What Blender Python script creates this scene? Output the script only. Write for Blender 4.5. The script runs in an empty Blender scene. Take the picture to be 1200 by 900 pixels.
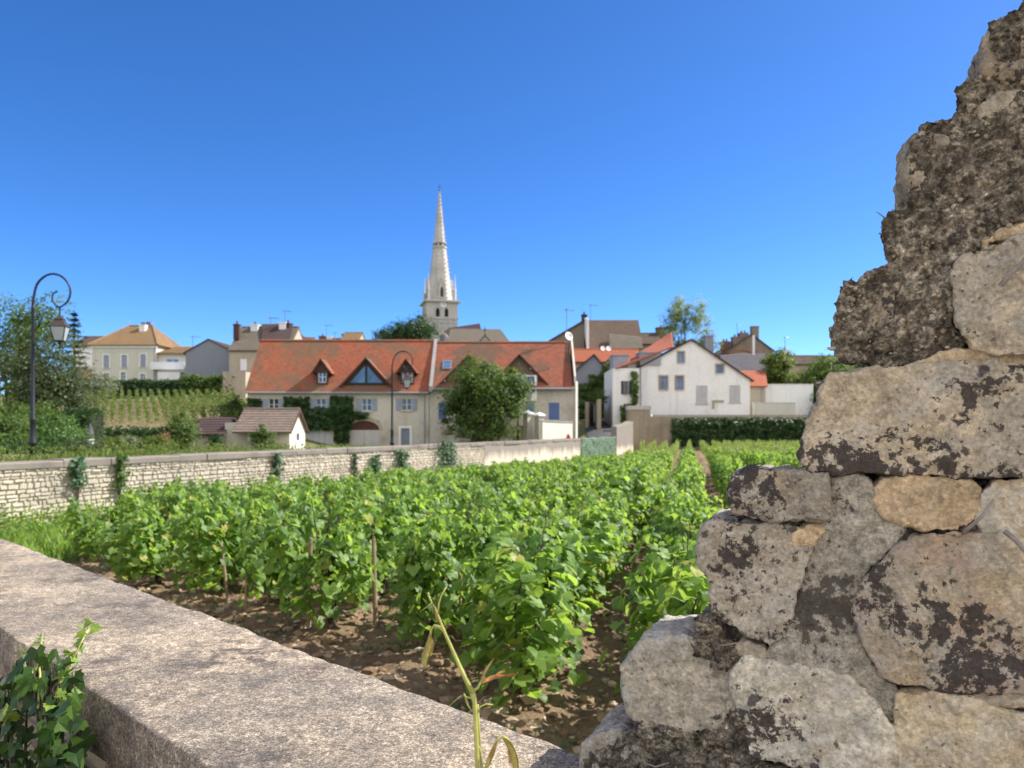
import bpy, bmesh, math, random
import numpy as np
from mathutils import Vector, Matrix, noise
sc = bpy.context.scene
COL = sc.collection
R = math.radians
# ------------------------------------------------------------------ camera, sky, sun, exposure
F, HZ, CZ = 900.0, 501.0, 1.70            # focal length in picture px (1200 wide), horizon row, eye height
cam = bpy.data.cameras.new('camera'); camo = bpy.data.objects.new('camera', cam); COL.objects.link(camo)
camo.location = (0, 0, CZ); camo.rotation_euler = (R(90), 0, 0)
cam.sensor_fit = 'HORIZONTAL'; cam.sensor_width = 36; cam.lens = 36*F/1200
cam.shift_y = (HZ-450)/1200.0
cam.clip_start = .05; cam.clip_end = 3000
cam.dof.use_dof = True; cam.dof.focus_distance = 1.45; cam.dof.aperture_fstop = 7.2
sc.camera = camo
SUN_EL, SUN_AZ = R(44), R(17)             # azimuth measured from +X towards +Y
sv = Vector((math.cos(SUN_AZ)*math.cos(SUN_EL), math.sin(SUN_AZ)*math.cos(SUN_EL), math.sin(SUN_EL)))
w = bpy.data.worlds.new('World'); sc.world = w; w.use_nodes = True
wt = w.node_tree; wt.nodes.clear()
sky = wt.nodes.new('ShaderNodeTexSky'); sky.sky_type = 'NISHITA'; sky.sun_disc = False
sky.sun_elevation = SUN_EL; sky.sun_rotation = R(90)-SUN_AZ
sky.air_density = .5; sky.dust_density = 0.25; sky.ozone_density = 5.0; sky.altitude = 200
hs = wt.nodes.new('ShaderNodeHueSaturation'); hs.inputs['Saturation'].default_value = 1.2; hs.inputs['Hue'].default_value = .504
bg = wt.nodes.new('ShaderNodeBackground'); bg.inputs['Strength'].default_value = .15
wo = wt.nodes.new('ShaderNodeOutputWorld')
wt.links.new(sky.outputs[0], hs.inputs['Color'])
# unseen bright cloud patches added behind the camera, to lift and warm the shade
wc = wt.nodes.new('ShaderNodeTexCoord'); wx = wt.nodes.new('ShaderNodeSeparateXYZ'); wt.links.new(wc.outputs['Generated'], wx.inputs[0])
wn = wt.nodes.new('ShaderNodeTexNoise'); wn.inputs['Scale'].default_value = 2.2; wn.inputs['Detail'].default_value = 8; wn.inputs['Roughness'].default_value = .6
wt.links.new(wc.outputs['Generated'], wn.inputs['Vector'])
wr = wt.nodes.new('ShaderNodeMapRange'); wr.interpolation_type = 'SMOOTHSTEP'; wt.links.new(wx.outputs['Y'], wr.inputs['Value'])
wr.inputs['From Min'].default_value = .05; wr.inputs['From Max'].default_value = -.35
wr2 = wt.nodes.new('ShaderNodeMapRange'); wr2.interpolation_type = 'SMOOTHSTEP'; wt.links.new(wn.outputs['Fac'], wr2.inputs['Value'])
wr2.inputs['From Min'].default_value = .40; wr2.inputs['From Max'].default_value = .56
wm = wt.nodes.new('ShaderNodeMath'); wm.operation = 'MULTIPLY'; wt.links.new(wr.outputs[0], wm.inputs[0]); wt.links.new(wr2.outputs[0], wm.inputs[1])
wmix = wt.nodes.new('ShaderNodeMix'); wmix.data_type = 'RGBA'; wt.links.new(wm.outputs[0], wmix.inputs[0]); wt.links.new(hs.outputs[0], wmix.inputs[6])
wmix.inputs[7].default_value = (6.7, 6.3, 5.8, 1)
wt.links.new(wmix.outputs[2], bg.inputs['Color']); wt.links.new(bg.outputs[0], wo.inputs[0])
sl = bpy.data.lights.new('sun', 'SUN'); sl.energy = 5.0; sl.angle = R(.5); sl.color = (1, .95, .87)
so = bpy.data.objects.new('sun', sl); COL.objects.link(so); so.rotation_euler = sv.to_track_quat('Z', 'Y').to_euler()
sc.view_settings.view_transform = 'Standard'; sc.view_settings.look = 'None'
sc.view_settings.gamma = 1; sc.view_settings.use_curve_mapping = False
sc.view_settings.exposure = 0.9
sc.cycles.max_bounces = 6; sc.cycles.transparent_max_bounces = 4; sc.cycles.caustics_reflective = False; sc.cycles.caustics_refractive = False

# ------------------------------------------------------------------ helpers
def PX(x, Y): return (x-600)/F*Y
def PZ(y, Y): return CZ+(HZ-y)/F*Y
def P(x, y, Y): return Vector((PX(x, Y), Y, PZ(y, Y)))
def ss(t): t = max(0., min(1., t)); return t*t*(3-2*t)
def lin(t): return max(0., min(1., t))
RND = random.Random(7)
NP = np.random.default_rng(11)

def tag(o, label=None, cat=None, group=None, kind=None):
    if label: o['label'] = label
    if cat: o['category'] = cat
    if group: o['group'] = group
    if kind: o['kind'] = kind
    return o
def thing(name, loc, label, cat, group=None):
    o = bpy.data.objects.new(name, None); COL.objects.link(o); o.location = loc
    o.empty_display_size = .2
    return tag(o, label, cat, group)
def origin_of(p):
    v = Vector((0, 0, 0))
    while p is not None: v = v+Vector(p.location); p = p.parent
    return v
def box_uv(me):
    n = len(me.polygons)
    if not n: return
    uv = me.uv_layers.new(name='UVMap')
    nl = len(me.loops)
    vi = np.zeros(nl, np.int32); me.loops.foreach_get('vertex_index', vi)
    co = np.zeros(len(me.vertices)*3); me.vertices.foreach_get('co', co); co = co.reshape(-1, 3)
    nr = np.zeros(n*3); me.polygons.foreach_get('normal', nr); nr = nr.reshape(-1, 3)
    lt = np.zeros(n, np.int32); me.polygons.foreach_get('loop_total', lt)
    u = np.stack([-nr[:, 1], nr[:, 0], np.zeros(n)], 1); L = np.linalg.norm(u, axis=1)
    flat = L < .05; u[flat] = (1, 0, 0); L[flat] = 1; u /= L[:, None]
    v = np.cross(nr, u)
    ul = np.repeat(u, lt, 0); vl = np.repeat(v, lt, 0); c = co[vi]
    uv.data.foreach_set('uv', np.stack([(c*ul).sum(1), (c*vl).sum(1)], 1).ravel())
def link_mesh(name, me, mat, parent=None, loc=None):
    if mat: me.materials.append(mat)
    o = bpy.data.objects.new(name, me); COL.objects.link(o)
    if parent is not None: o.parent = parent
    elif loc is not None: o.location = loc
    return o
class MB:
    def __init__(s): s.v = []; s.f = []
    def add(s, vs, fs):
        b = len(s.v); s.v += [tuple(v) for v in vs]; s.f += [tuple(i+b for i in f) for f in fs]
    def poly(s, *p): s.add(p, [tuple(range(len(p)))])
    def box(s, x0, x1, y0, y1, z0, z1):
        if x0 > x1: x0, x1 = x1, x0
        if y0 > y1: y0, y1 = y1, y0
        if z0 > z1: z0, z1 = z1, z0
        s.add([(x0,y0,z0),(x1,y0,z0),(x1,y1,z0),(x0,y1,z0),(x0,y0,z1),(x1,y0,z1),(x1,y1,z1),(x0,y1,z1)],
              [(0,3,2,1),(4,5,6,7),(0,1,5,4),(1,2,6,5),(2,3,7,6),(3,0,4,7)])
    def prism(s, pts, d):                     # pts: closed outline, d: extrusion vector
        n = len(pts); pts = [Vector(p) for p in pts]; d = Vector(d)
        s.add(pts+[p+d for p in pts], [tuple(range(n))[::-1], tuple(range(n, 2*n))]+[(i, (i+1) % n, n+(i+1) % n, n+i) for i in range(n)])
    def tube(s, pts, rad, n=8, cap=True):
        pts = [Vector(p) for p in pts]; m = len(pts)
        if not hasattr(rad, '__len__'): rad = [rad]*m
        up = Vector((0, 0, 1)); vs = []; prev = None
        for i, p in enumerate(pts):
            t = (pts[min(i+1, m-1)]-pts[max(i-1, 0)]).normalized()
            if prev is None:
                a = t.cross(up if abs(t.z) < .9 else Vector((1, 0, 0))).normalized()
            else:
                a = (prev-t*prev.dot(t)).normalized()
            prev = a; b = t.cross(a)
            for k in range(n):
                q = 2*math.pi*k/n; vs.append(p+(a*math.cos(q)+b*math.sin(q))*rad[i])
        fs = [(i*n+k, i*n+(k+1) % n, (i+1)*n+(k+1) % n, (i+1)*n+k) for i in range(m-1) for k in range(n)]
        if cap: fs += [tuple(range(n))[::-1], tuple((m-1)*n+k for k in range(n))]
        s.add(vs, fs)
    def lathe(s, c, prof, n=12, rot=0):       # prof: [(r,z)] from bottom to top round a vertical axis
        c = Vector(c); vs = []
        for r, z in prof:
            for k in range(n):
                q = 2*math.pi*k/n+rot; vs.append(c+Vector((r*math.cos(q), r*math.sin(q), z)))
        m = len(prof)
        fs = [(i*n+k, i*n+(k+1) % n, (i+1)*n+(k+1) % n, (i+1)*n+k) for i in range(m-1) for k in range(n)]
        fs += [tuple(range(n))[::-1], tuple((m-1)*n+k for k in range(n))]
        s.add(vs, fs)
    def build(s, name, mat, parent=None, smooth=False, loc=None, uv=True):
        me = bpy.data.meshes.new(name); me.from_pydata(s.v, [], s.f); me.update()
        bm = bmesh.new(); bm.from_mesh(me); bmesh.ops.recalc_face_normals(bm, faces=bm.faces) if len(bm.faces) < 60000 else None
        bm.to_mesh(me); bm.free()
        if uv: box_uv(me)
        o = origin_of(parent) if parent is not None else (Vector(loc) if loc is not None else Vector((0, 0, 0)))
        if o.length > 0: me.transform(Matrix.Translation(-o))
        if smooth: me.polygons.foreach_set('use_smooth', [True]*len(me.polygons))
        return link_mesh(name, me, mat, parent, loc)
def np_mesh(name, V, Fc, mat, parent=None, smooth=False, loc=None):
    V = np.asarray(V, np.float32).reshape(-1, 3); Fc = np.asarray(Fc, np.int32)
    o = origin_of(parent) if parent is not None else (Vector(loc) if loc is not None else Vector((0, 0, 0)))
    V = V-np.array(o, np.float32)
    me = bpy.data.meshes.new(name); k = Fc.shape[1]; n = len(Fc)
    me.vertices.add(len(V)); me.vertices.foreach_set('co', V.ravel())
    me.loops.add(n*k); me.loops.foreach_set('vertex_index', Fc.ravel())
    me.polygons.add(n); me.polygons.foreach_set('loop_start', np.arange(n, dtype=np.int32)*k)
    me.polygons.foreach_set('use_smooth', np.full(n, smooth))
    me.update(calc_edges=True); me.validate()
    return link_mesh(name, me, mat, parent, loc)
def norm(a): return a/np.maximum(np.linalg.norm(a, axis=-1, keepdims=True), 1e-9)
# leaf templates (x across, y along the blade, z out of it)
def _vine_leaf():
    ang = [-90,-62,-38,-10,14,38,62,90]; rad = [.10,.44,.52,.45,.55,.47,.52,.60]
    pts = [(math.cos(R(a))*r, math.sin(R(a))*r) for a, r in zip(ang, rad)]
    pts += [(-x, y) for x, y in pts[1:-1]][::-1]
    v = [(0, 0, 0)]+[(x, y, .30*abs(x)-.34*(x*x+y*y)) for x, y in pts]
    n = len(pts); return np.array(v), np.array([(0, 1+i, 1+(i+1) % n) for i in range(n)])
def _ivy_leaf():
    ang = [-90,-55,-15,12,35,60,90]; rad = [.12,.44,.54,.38,.50,.42,.72]
    pts = [(math.cos(R(a))*r, math.sin(R(a))*r) for a, r in zip(ang, rad)]
    pts += [(-x, y) for x, y in pts[1:-1]][::-1]
    v = [(0, 0, 0)]+[(x, y, .25*abs(x)-.2*(x*x+y*y)) for x, y in pts]
    n = len(pts); return np.array(v), np.array([(0, 1+i, 1+(i+1) % n) for i in range(n)])
T_VINE = _vine_leaf(); T_IVY = _ivy_leaf()
T_LEAF = (np.array([(0,-.5,0),(.33,0,.10),(0,.5,-.06),(-.33,0,.10)]), np.array([(0,1,2),(0,2,3)]))
T_BLADE = (np.array([(-.06,0,0),(.06,0,0),(.03,.6,.08),(0,1,.3)]), np.array([(0,1,2),(0,2,3)]))
T_NEEDLE = (np.array([(0,-.5,0),(.14,0,.04),(0,.5,0),(-.14,0,.04)]), np.array([(0,1,2),(0,2,3)]))
def leaves(pos, nrm, size, tmpl, tip=None):
    """arrays of leaf cards: position, normal, size; tip: preferred blade direction"""
    pos = np.asarray(pos, float); N = len(pos); nrm = norm(np.asarray(nrm, float))
    t = NP.normal(size=(N, 3)) if tip is None else np.asarray(tip, float)+NP.normal(size=(N, 3))*.35
    y = norm(t-nrm*(t*nrm).sum(1, keepdims=True)); x = np.cross(y, nrm)
    tv, tf = tmpl; s = np.broadcast_to(np.asarray(size, float), (N,))[:, None, None]
    V = pos[:, None]+s*(tv[None, :, 0:1]*x[:, None]+tv[None, :, 1:2]*y[:, None]+tv[None, :, 2:3]*nrm[:, None])
    Fc = (np.arange(N)[:, None, None]*len(tv)+tf[None]).reshape(-1, 3)
    return V.reshape(-1, 3), Fc
def leaf_obj(name, pos, nrm, size, tmpl, mat, parent=None, tip=None, loc=None):
    V, Fc = leaves(pos, nrm, size, tmpl, tip)
    return np_mesh(name, V, Fc, mat, parent, False, loc)

# ------------------------------------------------------------------ materials
class NT:
    def __init__(s, name):
        s.m = bpy.data.materials.new(name); s.m.use_nodes = True; s.t = s.m.node_tree
        s.b = s.t.nodes['Principled BSDF']; s.out = s.t.nodes['Material Output']
        s.co = s.t.nodes.new('ShaderNodeTexCoord')
    def n(s, typ, **kw):
        x = s.t.nodes.new(typ)
        for k, v in kw.items(): setattr(x, k, v)
        return x
    def l(s, a, b): s.t.links.new(a, b)
    def noise(s, scale, detail=4, rough=.6, vec=None, kind='Object', stretch=None):
        x = s.n('ShaderNodeTexNoise'); x.inputs['Scale'].default_value = scale
        x.inputs['Detail'].default_value = detail; x.inputs['Roughness'].default_value = rough
        v = vec or s.co.outputs[kind]
        if stretch:
            mp = s.n('ShaderNodeMapping'); mp.inputs['Scale'].default_value = stretch; s.l(v, mp.inputs[0]); v = mp.outputs[0]
        s.l(v, x.inputs['Vector']); return x.outputs['Fac']
    def voro(s, scale, vec=None, feature='F1', kind='Object', out='Distance'):
        x = s.n('ShaderNodeTexVoronoi', feature=feature); x.inputs['Scale'].default_value = scale
        s.l(vec or s.co.outputs[kind], x.inputs['Vector']); return x.outputs[out]
    def ramp(s, fac, stops, interp='LINEAR'):
        x = s.n('ShaderNodeValToRGB'); cr = x.color_ramp; cr.interpolation = interp
        while len(cr.elements) < len(stops): cr.elements.new(.5)
        for e, (p, c) in zip(cr.elements, stops):
            e.position = p; e.color = (c, c, c, 1) if not hasattr(c, '__len__') else (*c[:3], 1)
        s.l(fac, x.inputs[0]); return x.outputs[0]
    def mix(s, fac, a, b, mode='MIX'):
        x = s.n('ShaderNodeMix', data_type='RGBA', blend_type=mode)
        for sock, v in ((x.inputs[0], fac), (x.inputs[6], a), (x.inputs[7], b)):
            if hasattr(v, 'is_linked'): s.l(v, sock)
            elif hasattr(v, '__len__'): sock.default_value = (*v[:3], 1)
            else: sock.default_value = v
        return x.outputs[2]
    def math(s, op, a, b=0.):
        x = s.n('ShaderNodeMath', operation=op)
        for sock, v in zip(x.inputs, (a, b)):
            if hasattr(v, 'is_linked'): s.l(v, sock)
            else: sock.default_value = v
        return x.outputs[0]
    def bump(s, h, strength=.4, dist=.02, prev=None):
        x = s.n('ShaderNodeBump'); x.inputs['Strength'].default_value = strength; x.inputs['Distance'].default_value = dist
        s.l(h, x.inputs['Height'])
        if prev is not None: s.l(prev, x.inputs['Normal'])
        return x.outputs[0]
    def done(s, col=None, rough=.85, normal=None, spec=.3, metal=0.):
        if col is not None:
            if hasattr(col, 'is_linked'): s.l(col, s.b.inputs['Base Color'])
            else: s.b.inputs['Base Color'].default_value = (*col[:3], 1)
        if hasattr(rough, 'is_linked'): s.l(rough, s.b.inputs['Roughness'])
        else: s.b.inputs['Roughness'].default_value = rough
        s.b.inputs['Specular IOR Level'].default_value = spec; s.b.inputs['Metallic'].default_value = metal
        if normal is not None: s.l(normal, s.b.inputs['Normal'])
        return s.m
def mul(c, k): return tuple(min(1., x*k) for x in c)
def m_basic(name, col, rough=.8, var=.15, scale=3., bump=.15, bs=30., spec=.3, metal=0., dist=.01):
    t = NT(name); f = t.noise(scale, 5)
    c = t.ramp(f, [(.3, mul(col, 1-var)), (.7, mul(col, 1+var))])
    return t.done(c, rough, t.bump(t.noise(bs, 4), bump, dist), spec, metal)
def m_plaster(name, col, stain=(.16, .14, .11), amount=.35, scale=.5, streak=.3):
    t = NT(name)
    a = t.noise(scale, 6, .65); b = t.noise(1.0, 5, .6, stretch=(1.6, 1.6, .22)); g = t.noise(6., 4)
    c = t.ramp(g, [(.3, mul(col, .9)), (.7, mul(col, 1.06))])
    c = t.mix(t.math('MULTIPLY', t.ramp(a, [(.48, 0.), (.72, 1.)]), amount), c, stain)
    c = t.mix(t.math('MULTIPLY', t.ramp(b, [(.52, 0.), (.75, 1.)]), streak), c, mul(stain, .8))
    return t.done(c, .9, t.bump(t.noise(22., 5), .35, .015), .2)
def m_tiles(name, c1, c2, moss, moss_amt=.5, w=.2, h=.16, mscale=.35):
    t = NT(name)
    br = t.n('ShaderNodeTexBrick'); t.l(t.co.outputs['UV'], br.inputs['Vector'])
    br.inputs['Scale'].default_value = 1; br.inputs['Brick Width'].default_value = w; br.inputs['Row Height'].default_value = h
    br.inputs['Mortar Size'].default_value = .012; br.inputs['Mortar Smooth'].default_value = .4
    br.inputs['Color1'].default_value = (*c1, 1); br.inputs['Color2'].default_value = (*c2, 1); br.inputs['Mortar'].default_value = (*mul(c2, .35), 1)
    n1 = t.noise(mscale, 6, .65, kind='Object'); n2 = t.noise(2.2, 5, .7, kind='Object')
    c = t.mix(t.math('MULTIPLY', t.ramp(n1, [(.44, 0.), (.54, 1.)]), moss_amt), br.outputs['Color'], moss)
    c = t.mix(t.math('MULTIPLY', t.ramp(n2, [(.5, 0.), (.75, 1.)]), .55), c, mul(moss, .6))
    n3 = t.noise(14., 3); c = t.mix(.5, c, t.ramp(n3, [(.3, .55), (.7, 1.25)]), 'MULTIPLY')
    bp = t.bump(br.outputs['Fac'], -.5, .02)
    return t.done(c, .85, t.bump(n3, .4, .02, bp), .25)
def m_leaf(name, dark, mid, light, trans=.45, tcol=None, rough=.45, spec=.35, odd=None):
    t = NT(name); g = t.n('ShaderNodeNewGeometry'); rnd = g.outputs['Random Per Island']
    c = t.ramp(rnd, [(0., dark), (.5, mid), (1., light)] if not odd else [(0., dark), (.45, mid), (.93, light), (.955, odd), (1., odd)])
    v = t.noise(.9, 3); c = t.mix(.5, c, t.ramp(v, [(.3, .65), (.7, 1.3)]), 'MULTIPLY')
    t.done(c, rough, None, spec)
    tr = t.n('ShaderNodeBsdfTranslucent'); tc = tcol or mul(light, 2.2)
    t.l(t.mix(.5, t.ramp(rnd, [(0., mul(tc, .55)), (1., tc)]), t.ramp(v, [(.3, .7), (.7, 1.25)]), 'MULTIPLY'), tr.inputs['Color'])
    mx = t.n('ShaderNodeMixShader'); mx.inputs[0].default_value = trans
    t.l(t.b.outputs[0], mx.inputs[1]); t.l(tr.outputs[0], mx.inputs[2]); t.l(mx.outputs[0], t.out.inputs[0])
    return t.m
def m_island(name, cols, rough=.9, bump=.5, bs=25., dist=.015, dirt=None, dscale=2.):
    t = NT(name); g = t.n('ShaderNodeNewGeometry')
    n = len(cols); c = t.ramp(g.outputs['Random Per Island'], [(i/(n-1), cc) for i, cc in enumerate(cols)])
    f = t.noise(bs*.5, 5, .7); c = t.mix(.6, c, t.ramp(f, [(.3, .7), (.7, 1.25)]), 'MULTIPLY')
    if dirt: c = t.mix(t.math('MULTIPLY', t.ramp(t.noise(dscale, 6, .7), [(.5, 0.), (.68, 1.)]), .8), c, dirt)
    return t.done(c, rough, t.bump(t.noise(bs, 6, .7), bump, dist), .2)
def m_glass(name, col=(.03, .045, .06)):
    t = NT(name); c = t.ramp(t.noise(.7, 2), [(.35, mul(col, .5)), (.65, mul(col, 1.6))])
    return t.done(c, .06, None, .8)

M = {}
M['leaf_vine'] = m_leaf('vine_leaf', (.055,.115,.024), (.11,.21,.038), (.20,.32,.065), .5, (.48,.70,.09), .5, .42, (.36,.33,.07))
M['leaf_far'] = m_leaf('far_vine_leaf', (.085,.145,.028), (.15,.23,.045), (.23,.31,.07), .3, (.50,.64,.10), .5, .4)
M['leaf_ivy'] = m_leaf('ivy_leaf', (.014,.040,.008), (.032,.078,.014), (.07,.135,.024), .3, (.13,.24,.03), .55, .35)  # leaf tones darkened, the shade of the wall face put into the colour
M['leaf_ivy_young'] = m_leaf('young_ivy_leaf', (.10,.19,.03), (.17,.28,.04), (.25,.36,.06), .5, (.40,.52,.07), .4, .4)
M['leaf_dark'] = m_leaf('dark_hedge_leaf', (.012,.035,.008), (.024,.062,.014), (.045,.10,.022), .25, (.10,.2,.03))
M['leaf_tree'] = m_leaf('tree_leaf', (.030,.062,.012), (.062,.115,.022), (.11,.175,.036), .4, (.26,.38,.05))
M['leaf_olive'] = m_leaf('olive_tree_leaf', (.026,.042,.014), (.05,.074,.024), (.085,.112,.04), .3, (.2,.26,.07))
M['leaf_yellow'] = m_leaf('yellow_green_leaf', (.05,.085,.016), (.10,.15,.028), (.17,.22,.05), .4, (.33,.42,.06))
M['leaf_birch'] = m_leaf('birch_leaf', (.11,.16,.06), (.17,.23,.09), (.24,.30,.13), .55, (.45,.56,.18))
M['leaf_pine'] = m_leaf('conifer_needles', (.010,.026,.014), (.02,.045,.022), (.035,.07,.03), .1, (.06,.12,.04))
M['leaf_silver'] = m_leaf('silver_shrub_leaf', (.10,.12,.06), (.17,.20,.10), (.25,.28,.16), .35, (.3,.36,.16))
M['leaf_blue'] = m_leaf('bluish_creeper_leaf', (.03,.075,.03), (.055,.12,.05), (.09,.17,.075), .35, (.18,.32,.1))
M['grass'] = m_leaf('grass_blade', (.06,.11,.02), (.11,.17,.03), (.2,.24,.06), .4, (.35,.45,.08))
M['bark'] = m_basic('bark', (.11,.085,.06), .95, .35, 12, .8, 40)
M['vinewood'] = m_basic('vine_wood', (.055,.04,.03), .95, .4, 20, .9, 60)
M['stake'] = m_basic('weathered_stake_wood', (.30,.22,.145), .9, .3, 9, .6, 60)
M['iron'] = m_basic('dark_green_iron', (.008,.012,.014), .5, .2, 8, .1, 40, .4)
M['frosted'] = m_basic('frosted_glass', (.36,.40,.44), .3, .05, 4, .02, 20, .5)
M['copper'] = m_basic('brown_metal_hood', (.045,.030,.025), .5, .2, 10, .1, 40, .5)
M['glass'] = m_glass('window_glass')
M['glass_blue'] = m_glass('blue_window_glass', (.07,.13,.22))
M['white'] = m_basic('white_paint', (.72,.72,.71), .6, .06, 2, .08, 30)
M['white_frame'] = m_basic('white_frame_paint', (.70,.71,.72), .5, .05, 3, .05, 30)
M['shutter_grey'] = m_basic('grey_blue_shutter_paint', (.27,.30,.38), .6, .1, 2, .1, 30)
M['shutter_blue'] = m_basic('blue_shutter_paint', (.11,.16,.36), .6, .1, 2, .1, 30)
M['shutter_dark'] = m_basic('dark_shutter_paint', (.035,.035,.045), .6, .1, 2, .1, 30)
M['shutter_white'] = m_basic('pale_shutter_paint', (.46,.46,.47), .7, .1, 2, .1, 30)
M['door_pale'] = m_basic('pale_door_paint', (.48,.46,.43), .7, .12, 1.5, .15, 25)
M['door_grey'] = m_basic('grey_blue_door_paint', (.22,.25,.30), .6, .1, 2, .1, 30)
M['red_wood'] = m_basic('dark_red_wood', (.10,.035,.025), .6, .25, 6, .2, 30)
M['brown_wood'] = m_basic('brown_verge_board', (.075,.04,.032), .8, .25, 6, .2, 30)
M['zinc'] = m_basic('zinc_sheet', (.27,.28,.32), .5, .12, 1.2, .05, 20, .5)
M['lead'] = m_basic('lead_flashing', (.30,.29,.28), .6, .15, 2, .1, 20, .4)
M['antenna'] = m_basic('antenna_metal', (.16,.16,.17), .4, .1, 5, .05, 20, .5, .6)
M['dish'] = m_basic('white_dish', (.75,.75,.74), .5, .05, 3, .03, 20)
M['limestone'] = m_plaster('limestone_render', (.56,.52,.44), (.22,.175,.12), .55, .45, .3)
M['limestone2'] = m_plaster('pale_limestone_render', (.53,.49,.42), (.24,.20,.14), .6, .6, .35)
M['cream'] = m_plaster('cream_render', (.55,.54,.47), (.3,.27,.2), .25, .4, .2)
M['white_render'] = m_plaster('white_render', (.80,.795,.775), (.48,.45,.40), .35, .35, .35)
M['grey_render'] = m_plaster('grey_render', (.25,.265,.30), (.17,.18,.21), .4, .3, .2)
M['beige_render'] = m_plaster('beige_render', (.42,.36,.28), (.22,.18,.13), .5, .4, .35)
M['brown_render'] = m_plaster('brown_render', (.24,.20,.155), (.12,.10,.08), .5, .4, .35)
M['sunny_render'] = m_plaster('sunlit_white_render', (.66,.62,.53), (.4,.35,.27), .3, .8, .3)
M['church_stone'] = m_plaster('church_stone', (.47,.45,.41), (.17,.16,.145), .5, .18, .45)
M['tile_red'] = m_tiles('red_roof_tiles', (.41,.135,.07), (.30,.098,.055), (.19,.115,.07), .95, .24, .17, .22)
M['tile_red2'] = m_tiles('mottled_red_roof_tiles', (.38,.135,.08), (.28,.095,.06), (.15,.10,.07), .9, .24, .17, .3)
M['tile_bright'] = m_tiles('new_red_roof_tiles', (.46,.15,.08), (.38,.115,.06), (.30,.12,.07), .35)
M['tile_hut'] = m_tiles('hut_roof_tiles', (.27,.20,.165), (.21,.155,.13), (.16,.135,.11), .5)
M['tile_brown'] = m_tiles('brown_roof_tiles', (.17,.115,.085), (.125,.085,.065), (.10,.08,.06), .5)
M['tile_tan'] = m_tiles('tan_roof_tiles', (.34,.21,.10), (.27,.165,.085), (.2,.15,.09), .5)
M['tile_grey'] = m_tiles('grey_brown_roof_tiles', (.20,.165,.125), (.15,.125,.10), (.13,.12,.09), .6)
M['tile_slate'] = m_tiles('grey_slate_roof', (.15,.14,.16), (.11,.105,.125), (.13,.125,.12), .4)
M['tile_purple'] = m_tiles('purple_brown_roof_tiles', (.10,.06,.06), (.075,.05,.05), (.09,.07,.06), .4)
M['brick'] = m_island('chimney_brick', [(.20,.09,.06), (.15,.08,.06), (.22,.11,.08)])
M['asphalt'] = m_basic('asphalt', (.055,.053,.055), .9, .2, 1.5, .3, 60)
M['earth'] = m_basic('bare_earth', (.185,.15,.075), .95, .35, 2, .5, 8)
M['turf'] = m_basic('turf', (.10,.13,.035), .95, .4, 1.2, .8, 14)
M['hydrant'] = m_basic('red_paint', (.45,.03,.025), .5, .1, 5, .05, 30)
M['net'] = None
M['leaf_vine_dark'] = m_leaf('bush_leaf', (.035,.075,.016), (.06,.125,.024), (.10,.18,.035), .35, (.22,.38,.05))
M['rust'] = m_leaf('rust_leaf', (.16,.07,.03), (.25,.11,.05), (.32,.17,.08), .3, (.4,.2,.08))
M['shoot'] = m_basic('yellow_green_shoot', (.36,.36,.10), .5, .2, 60, .2, 200, .4, 0, .001)
M['dry_leaf'] = m_basic('dry_olive_leaf', (.30,.25,.07), .7, .45, 60, .5, 160, .3, 0, .002)
M['red_leaf'] = m_basic('dry_red_leaf', (.38,.15,.05), .7, .5, 70, .5, 160, .3, 0, .002)
M['red_leaf2'] = m_basic('dry_mottled_leaf', (.33,.21,.06), .7, .5, 70, .5, 160, .3, 0, .002)
# ------------------------------------------------------------------ plan of the place
WN = Vector((.689, .725, 0)); WD = Vector((-.725, .689, 0))     # low front wall: normal (towards the vines) and direction (to the left)
NEAR0, NEAR1 = .66, 1.204                                        # its two faces, measured along WN
FW0 = Vector((-9.6, 14.4, 0)); FWD = Vector((.3907, .9205, 0)); FWN = Vector((.9205, -.3907, 0))   # roadside wall: its vineyard face
FWLEN = 35.2
ROWDX = .2322                                                    # rows of vines: X = X0 + ROWDX*Y
NETA, NETB = Vector((4.2, 46.8, 0)), Vector((6.85, 50.8, 0))
STUBA, STUBB, STUBC = Vector((6.95, 51.0, 0)), Vector((8.55, 54.2, 0)), Vector((9.9, 66.5, 0))
BACKY = 70.0
def seg_side(p, a, b): return (b.x-a.x)*(p.y-a.y)-(b.y-a.y)*(p.x-a.x)    # >0: left of a->b
def left_limit(Y):
    """X of the vineyard's left boundary at depth Y"""
    if Y < NETA.y: return FW0.x+(Y-FW0.y)*FWD.x/FWD.y
    if Y < NETB.y: return NETA.x+(Y-NETA.y)*(NETB.x-NETA.x)/(NETB.y-NETA.y)
    if Y < STUBB.y: return STUBA.x+(Y-STUBA.y)*(STUBB.x-STUBA.x)/(STUBB.y-STUBA.y)
    return STUBB.x+(Y-STUBB.y)*(STUBC.x-STUBB.x)/(STUBC.y-STUBB.y)
def in_yard(X, Y, m=0.):
    return WN.x*X+WN.y*Y > NEAR1+m and X > left_limit(Y)+m and Y < BACKY-m
def T(X, Y):
    """ground level outside and under the vineyard"""
    if WN.x*X+WN.y*Y < .95: return .15
    d = min((X-left_limit(Y))*.92, BACKY-Y) if Y > 9 else 5
    base = .95+(.28-.95)*ss((Y-18)/26)
    hl = 5.0*lin((Y-50)/32)*ss((-X-13)/8)
    hr = 2.3*lin((Y-54)/28)*ss((X-4.5)/3)
    hb = 4.5*ss((Y-72)/60)
    z = base+max(hl, hb, hr)
    if Y > 9:
        z = -2.2+(z+2.2)*(1-ss((d+(1.15 if Y < 46 else .75))/.6))
    else: z = -2.2
    return z
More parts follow.
